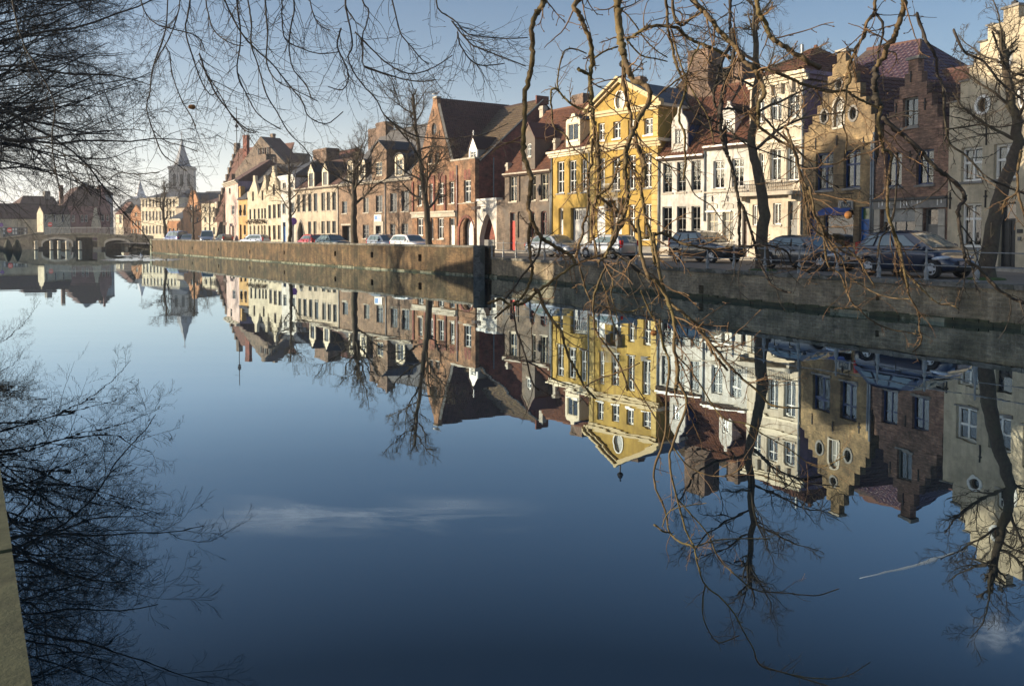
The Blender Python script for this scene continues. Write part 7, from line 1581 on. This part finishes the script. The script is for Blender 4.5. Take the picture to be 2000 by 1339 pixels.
B(ZR, [(510,590),(560,620),(550,720),(540,800),(540,920),(560,1000),(600,1100),(620,1200),(650,1339)], 8, 6, 3.45, twigs=3)
B(ZS, [(880,200),(935,400),(965,480),(955,580),(1000,680),(1030,780),(1090,880),(1110,960),(1110,1060),(1130,1120),(1110,1190),(1055,1250)], 6, 3.5, 3.45, twigs=5, twl=50)
B(ZR, [(590,610),(600,700),(590,780),(570,950),(540,1030),(500,1080),(485,1180)], 5, 4, 3.6, mat='bark_dark', twigs=4)
B(ZR, [(700,-150),(750,0),(800,80),(810,180),(840,250),(850,400),(860,480),(880,560),(960,620),(1000,660),(1080,740),(1180,790),(1290,835)], 7, 4, 3.8, mat='bark_dark', twigs=9)
B(ZR, [(-20,470),(0,500),(40,640),(80,760),(110,830),(150,960),(200,1050),(240,1100),(300,1150),(380,1180),(400,1220),(470,1339)], 6, 4, 3.3, twigs=7)
B(ZR, [(-30,500),(30,580),(100,640),(180,670),(280,660),(380,580),(440,560)], 4, 3, 3.4, twigs=3)
B(ZS, [(120,-150),(150,0),(160,120),(220,210),(300,280),(350,380),(440,430),(500,590),(620,680),(740,750),(880,790),(1020,800)], 5, 2.5, 3.3, twigs=6, twl=50)
B(ZS, [(180,-150),(210,0),(220,80),(290,200),(330,500),(440,590),(490,720),(540,830),(620,900),(700,980),(850,1050),(1000,1080),(1110,1100)], 6, 3, 3.25, twigs=7, twl=50)
B(ZS, [(300,220),(400,290),(500,370),(560,430),(620,500),(640,570)], 4, 3, 3.3, twigs=3, twl=40)
B(ZS, [(960,500),(1020,600),(1100,680),(1200,780),(1280,840),(1380,850),(1450,890)], 4, 3, 3.4, twigs=4, twl=40)
B(ZM, [(620,110),(680,300),(760,420),(880,560),(1000,640),(1100,690),(1230,720)], 3, 2, 3.6, twigs=0) if False else None
B(Z7, [(860,380),(880,560),(920,690),(980,740),(1040,850),(1070,970),(1065,1100),(1090,1210),(1080,1300),(1075,1345)], 9, 8, 3.3, twigs=5)
B(Z7, [(950,460),(970,600),(1000,740),(1040,840),(1100,890),(1160,940),(1230,1000),(1260,1080),(1310,1160),(1370,1230)], 8, 6, 3.3, twigs=6)
B(Z7, [(880,480),(920,475),(960,460),(1010,455),(1070,490),(1150,520),(1310,545),(1400,530)], 8, 5, 3.6, twigs=5)
B(Z7, [(700,560),(760,580),(830,640),(890,690),(940,740)], 9, 7, 3.5, mat='bark_dark', twigs=3)
B(Z7, [(690,620),(640,730),(610,830),(610,950),(625,1010),(680,1090),(740,1170),(790,1280),(800,1345)], 6, 5, 3.6, twigs=4)
B(Z7, [(530,640),(550,720),(570,780),(600,850)], 5, 5, 3.7, twigs=2)
B(Z7, [(650,700),(680,790),(700,880),(720,960),(760,1040)], 4, 3, 3.6, twigs=3)
B(Z7, [(700,660),(720,740),(710,800),(750,950)], 4, 3, 3.6, twigs=3)
B(Z7, [(880,780),(920,880),(970,970),(1000,1060),(1030,1150),(1045,1230),(1025,1310)], 5, 4, 3.4, twigs=4)
B(Z7, [(550,1330),(640,1280),(760,1240),(870,1190)], 4, 3, 3.5, twigs=3)
B(Z7, [(150,850),(170,1000),(200,1080),(230,1180),(260,1300),(300,1345)], 5, 4, 3.9, mat='bark_dark', twigs=3)
B(Z7, [(230,1180),(290,1210),(380,1280),(500,1320)], 4, 3, 3.9, mat='bark_dark', twigs=2)
B(Z7, [(600,850),(700,880),(800,900),(870,880),(960,840)], 3, 2.5, 3.6, twigs=3)
B(ZF, [(580,835),(480,800),(400,740),(350,680),(300,665),(290,720),(300,850),(310,940),(400,1010),(440,1090),(520,1160),(590,1240)], 6, 4, 3.7, twigs=6, twl=50)
B(ZF, [(350,680),(340,600),(370,430),(410,370),(480,370),(555,400)], 4, 3.5, 3.7, twigs=3, twl=40)
B(ZF, [(620,430),(700,380),(790,350)], 5, 4, 3.6, twigs=2, twl=40); B(ZF, [(490,510),(540,540),(580,560)], 9, 7, 3.7, twigs=1, twl=30)
B(ZF, [(1160,-300),(1150,-10),(1160,100),(1165,220),(1200,350),(1215,450),(1260,560),(1300,620),(1290,700),(1260,800),(1250,900),(1290,1000),(1290,1120),(1300,1200),(1280,1339)], 7, 5, 3.8, twigs=8)
B(ZF, [(1180,-200),(1200,0),(1220,150),(1270,185),(1340,140),(1410,95)], 7, 6, 3.8, twigs=3)
B(ZF, [(790,60),(860,110),(930,200),(1000,300),(1080,380),(1160,430)], 4, 3, 3.9, twigs=4); B(ZF, [(860,300),(900,350),(980,420),(1080,440),(1160,460)], 5, 3, 3.9, twigs=4)
B(ZF, [(950,860),(1050,760),(1130,680),(1230,600),(1310,540),(1350,430),(1400,340)], 4, 4, 3.6, twigs=4)
B(Z6, [(0,560),(120,650),(260,720),(330,840),(420,900),(480,990),(540,1060)], 3, 2.5, 4.0, mat='bark_dark', twigs=5, twl=50)
B(Z6, [(330,390),(420,430),(520,490),(600,560),(700,600),(820,640),(950,700)], 4, 3, 4.0, mat='bark_dark', twigs=9, twl=60)
B(Z6, [(620,380),(680,470),(780,540),(870,600),(900,720),(940,850),(980,950),(1040,1060),(1110,1200)], 7, 5, 3.4, twigs=8)
B(Z6, [(690,400),(760,480),(850,560),(930,640),(1010,740),(1110,800)], 6, 4, 3.5, mat='bark_dark', twigs=6)
B(Z6, [(200,-60),(230,60),(270,180),(330,300),(400,420),(430,560)], 5, 3.5, 3.8, twigs=6)
B(ZR, [(860,480),(960,470),(1050,455),(1150,470),(1290,440)], 4, 3, 3.8, mat='bark_dark', twigs=6)
B(ZR, [(1270,600),(1250,700),(1245,820),(1180,870),(1165,940)], 7, 4, 3.3, twigs=3); B(ZR, [(1245,800),(1270,900),(1300,960)], 6, 5, 3.3, twigs=2)
B(ZR, [(900,-60),(960,60),(1060,110),(1160,230),(1290,330)], 6, 5, 3.7, mat='bark_dark', twigs=8); B(ZR, [(1110,-50),(1150,60),(1200,160),(1290,190)], 5, 4, 3.7, mat='bark_dark', twigs=6)
# the long drooping lower branches over the reflection
B(Z8, [(170,-30),(180,60),(205,130),(195,250),(190,400),(150,520),(155,600),(190,680),(205,760),(245,800),(295,820),(310,880),(340,960),(400,1010),(450,1070),(480,1130),(520,1200),(545,1260),(640,1290),(740,1320),(820,1345)], 6, 3, 3.4, twigs=5, twl=45)
B(Z8, [(230,130),(240,200),(270,280),(220,430),(205,500),(235,640),(265,750),(300,820)], 7, 4, 3.4, twigs=4, twl=60)
B(Z8, [(235,640),(290,700),(350,770),(390,860),(450,920),(530,980),(640,990),(750,1000),(838,975)], 4, 2.5, 3.4, twigs=4, twl=50)
B(Z8, [(340,960),(330,1020),(335,1090),(370,1160),(400,1175),(465,1150)], 3.5, 2.5, 3.4, twigs=3, twl=35)
B(Z8, [(148,735),(180,760),(205,765)], 5, 4, 3.4, twigs=1, twl=20); B(Z8, [(180,740),(215,680),(340,655)], 3, 2.5, 3.4, twigs=2, twl=30); B(Z8, [(295,820),(400,790),(578,788)], 3.5, 3, 3.4, twigs=2, twl=40)
B(Z8, [(310,0),(360,60),(420,130),(480,190),(540,240),(590,290),(690,300)], 8, 4, 3.3, twigs=6); B(Z8, [(230,100),(300,180),(400,330),(500,360),(560,400),(650,450),(760,520),(860,480)], 4, 2.5, 3.5, twigs=7)
B(Z8, [(60,180),(150,330),(260,500),(350,550),(430,550),(490,510)], 3.5, 3, 3.6, twigs=5); B(Z8, [(545,1260),(640,1290),(760,1310),(870,1300),(955,1250)], 3, 2, 3.4, twigs=4, twl=35)
sb = MB().lathe([(.001, -.030), (.018, -.024), (.028, -.010), (.030, .004), (.022, .022), (.001, .030)], 10).mesh('seed_or_leaf'); M['seed'] = bark_mat('brown_seed_or_leaf', (.26, .10, .03), (.38, .17, .05), (.2, .1, .03), .3); sb.materials.append(M['seed'])
for x, y, D, s_ in ((1657, 420, 3.6, .55), (1277, 650, 3.6, .45), (375, 209, 7.5, .5)):  # the upper-left one stands for a brown leaf cluster
    o = bpy.data.objects.new('seed_or_leaf', sb); COL.objects.link(o); o.parent = FT if x > 500 else DK; o.location = P(x, y, D); o.scale = (s_,) * 3 if x > 500 else (1.1, 1, .7)
# thin dark twigs at top left of centre, hung from the left-hand tree
T = lambda Z, pts, w0=4.2, w1=2.4, D=7.5, tw=9, l=70: px_branch(DK, Z, pts, w0, w1, D, mat='bark_dark', twigs=tw, twl=l, up=-.25, bud=True)
T(ZL, [(760,-300),(785,0),(790,60),(820,200),(820,270),(800,320),(830,400),(880,470),(960,560),(1000,640),(1070,700),(1180,760),(1350,775),(1480,760),(1560,750),(1690,690)], 4.5, 2)
T(ZL, [(840,-200),(880,0),(915,60),(900,140),(880,200),(880,300),(890,370),(960,400),(1030,430),(1060,500),(1090,590)], 4, 2)
T(ZL, [(1000,640),(1080,720),(1160,820),(1200,900),(1235,950)]); T(ZL, [(890,370),(1000,410),(1100,440),(1200,455),(1290,445)]); T(ZL, [(840,180),(900,240),(1000,340),(1100,400),(1180,410),(1280,375),(1380,310)])
T(ZL, [(760,160),(740,260),(790,370),(800,440),(770,500),(690,485)]); T(ZL, [(1000,-150),(1060,60),(1090,180),(1160,270),(1210,330),(1250,360)])
T(ZL, [(1250,-150),(1290,0),(1310,60),(1400,120),(1470,190),(1600,210),(1700,215),(1800,210)]); T(ZL, [(1380,120),(1480,240),(1560,280),(1690,330),(1790,370)]); T(ZL, [(1410,180),(1430,260),(1500,350),(1570,365),(1670,355)])
T(ZL, [(400,-200),(430,0),(430,90),(450,220),(540,270),(640,300),(750,290)], 3.5); T(ZL, [(210,-200),(240,0),(260,120),(260,250),(300,370),(340,520),(400,620),(470,740),(560,830),(620,930)], 4)
T(ZL, [(90,-60),(150,90),(240,230),(370,350),(450,450),(540,560),(580,650),(680,690),(770,625)]); T(ZL, [(-30,300),(0,390),(60,520),(150,640),(220,710),(300,740)]); T(ZL, [(330,-150),(340,50),(350,200),(345,350),(400,450),(500,500),(630,565)]); T(ZL, [(560,-150),(600,60),(640,140),(700,170)], 3)
T(ZL, [(470,-150),(500,30),(480,150),(470,260),(490,380),(560,470),(600,560)]); T(ZL, [(160,-150),(180,30),(200,200),(180,400),(230,520),(300,640),(420,720)])
T(Z0, [(1240,-200),(1240,0),(1215,200),(1250,340),(1290,460),(1330,560),(1380,620),(1420,600)], 4); T(Z0, [(1100,-100),(1080,200),(1000,440),(980,600),(960,710),(1000,850),(1060,1000),(1150,1070),(1220,1120)], 3); T(Z0, [(1080,300),(1110,360),(1130,500),(1190,660),(1250,760),(1280,825)], 2.5)
T(Z0, [(1300,400),(1440,620),(1510,750),(1600,850),(1670,870)], 2.5); T(Z0, [(1180,-100),(1170,60),(1120,220),(1060,330),(1010,420)], 3); T(Z0, [(1000,850),(1080,920),(1180,950),(1290,990)], 2.2, tw=4); T(Z0, [(900,-100),(940,60),(1010,150),(1130,190),(1290,240),(1340,330)], 3); T(Z0, [(1330,-100),(1360,80),(1400,200),(1500,280),(1590,300)], 3)
T(Z0, [(60,-150),(100,100),(160,300),(230,420),(310,560),(360,700),(340,900),(360,1100),(390,1250)], 4, tw=12, D=8.5); T(Z0, [(360,1100),(430,1080),(480,1150),(540,1200),(600,1280)], 2.5, D=8.5, tw=4)
T(Z0, [(300,950),(420,1010),(520,1060),(620,1110),(700,1190),(760,1230),(860,1290)], 3, D=8.5); T(Z0, [(700,1190),(780,1130),(900,1140),(1040,1125)], 2, D=8.5, tw=4)
# ---------------------------------------------------------------- clouds, contrail and air
def sky_sheet(name, label, y0px, y1px, x0, x1, alt, thick, seed, dens, sx, sz):
    """thin cirrus high up, seen only mirrored in the canal"""
    def at(x, yp):
        d = Vector((0, 0, -1)) ; r_ = ray(x, yp); r_.z = -r_.z; t = (alt + EYE) / r_.z; return Vector((r_.x * t, r_.y * t, alt))
    a, b_, c, d = at(x0, y1px), at(x1, y1px), at(x1, y0px), at(x0, y0px)
    m = bpy.data.materials.new(name); m.use_nodes = True; n = m.node_tree; n.nodes.clear(); o = N(n, 'ShaderNodeOutputMaterial'); tr = N(n, 'ShaderNodeBsdfTransparent'); df = N(n, 'ShaderNodeBsdfTranslucent'); df.inputs[0].default_value = (1, 1, 1, 1)
    d2 = N(n, 'ShaderNodeBsdfDiffuse'); d2.inputs[0].default_value = (1, 1, 1, 1); ads = N(n, 'ShaderNodeAddShader'); n.links.new(df.outputs[0], ads.inputs[0]); n.links.new(d2.outputs[0], ads.inputs[1])
    tc = N(n, 'ShaderNodeTexCoord'); mp = N(n, 'ShaderNodeMapping'); n.links.new(tc.outputs['UV'], mp.inputs[0]); mp.inputs['Scale'].default_value = (sx, sz, 1); mp.inputs['Location'].default_value = (seed, seed, 0); mp.inputs['Rotation'].default_value = (0, 0, R(8))
    f = noise(n, mp.outputs[0], 1.0, 8, .62, .5); sp = N(n, 'ShaderNodeSeparateXYZ'); n.links.new(tc.outputs['UV'], sp.inputs[0])
    def edge(s_):
        q = N(n, 'ShaderNodeMath', operation='PINGPONG'); n.links.new(s_, q.inputs[0]); q.inputs[1].default_value = .5; r_ = N(n, 'ShaderNodeMapRange', interpolation_type='SMOOTHSTEP'); n.links.new(q.outputs[0], r_.inputs[0]); r_.inputs[2].default_value = .42; return r_.outputs[0]
    e = N(n, 'ShaderNodeMath', operation='MULTIPLY'); n.links.new(edge(sp.outputs[0]), e.inputs[0]); n.links.new(edge(sp.outputs[1]), e.inputs[1])
    g = N(n, 'ShaderNodeMath', operation='MULTIPLY'); n.links.new(e.outputs[0], g.inputs[0]); n.links.new(ramp(n, f, [(.44, (0, 0, 0)), (.72, (dens,) * 3)]), g.inputs[1])
    mx = N(n, 'ShaderNodeMixShader'); n.links.new(g.outputs[0], mx.inputs[0]); n.links.new(tr.outputs[0], mx.inputs[1]); n.links.new(ads.outputs[0], mx.inputs[2]); n.links.new(mx.outputs[0], o.inputs[0])
    me = bpy.data.meshes.new(name); me.from_pydata([a, b_, c, d], [], [(0, 1, 2, 3)]); ul = me.uv_layers.new(name='UVMap')
    for l, uv in zip(ul.data, ((0, 1), (1, 1), (1, 0), (0, 0))): l.uv = uv
    me.update(); ob = link(name, me, None, m); ob['kind'] = 'stuff'; ob['label'] = label; ob.visible_shadow = True; return ob
sky_sheet('cirrus_cloud', 'long thin cirrus streak mirrored in the middle of the canal', 960, 1060, 260, 1120, 900, 0, 3.1, .48, 2.2, 2.0)
sky_sheet('cirrus_cloud', 'small faint cloud puff mirrored near the right edge', 1180, 1290, 1870, 2040, 900, 0, 9.3, .8, 2, 2)
ct = MB(); cp = []
for x, y in ((1680, 1133), (1730, 1118), (1780, 1106), (1830, 1092), (1890, 1074)):
    r_ = ray(x, y); r_.z = -r_.z; t = (1400 + EYE) / r_.z; cp.append(tuple(Vector((r_.x * t, r_.y * t, 1400))))
m = bpy.data.materials.new('contrail_vapour'); m.use_nodes = True; n = m.node_tree; n.nodes.clear(); o = N(n, 'ShaderNodeOutputMaterial'); tr = N(n, 'ShaderNodeBsdfTransparent'); df = N(n, 'ShaderNodeBsdfDiffuse'); df.inputs[0].default_value = (1, 1, 1, 1); mx = N(n, 'ShaderNodeMixShader'); mx.inputs[0].default_value = .9
n.links.new(tr.outputs[0], mx.inputs[1]); n.links.new(df.outputs[0], mx.inputs[2]); n.links.new(mx.outputs[0], o.inputs[0])
c_ = ct.tube(cp, [2, 4, 5.5, 6, 3.5], 8).build('contrail', m, None, True); c_['kind'] = 'stuff'; c_['label'] = 'short white aircraft trail mirrored at lower right'
HAZE = True; HAZE_D = .0005
if HAZE:
    hz = MB().box(-460, 260, -100, 800, -2.2, 130).build('haze', None) if False else None
    me = MB().box(-425, 245, -95, 565, -2.2, 58).mesh('haze'); m = bpy.data.materials.new('thin_haze'); m.use_nodes = True; n = m.node_tree; n.nodes.clear(); o = N(n, 'ShaderNodeOutputMaterial'); pv_ = N(n, 'ShaderNodeVolumePrincipled')
    pv_.inputs['Color'].default_value = (.97, .98, 1.0, 1); pv_.inputs['Density'].default_value = HAZE_D; pv_.inputs['Anisotropy'].default_value = .2; n.links.new(pv_.outputs[0], o.inputs['Volume'])
    h = link('haze', me, None, m); h['kind'] = 'stuff'; h['label'] = 'thin pale winter haze over the canal'
for o in bpy.data.objects:
    if o.parent is None and o.type == 'MESH' and 'kind' not in o and 'category' not in o: print('UNTAGGED', o.name)
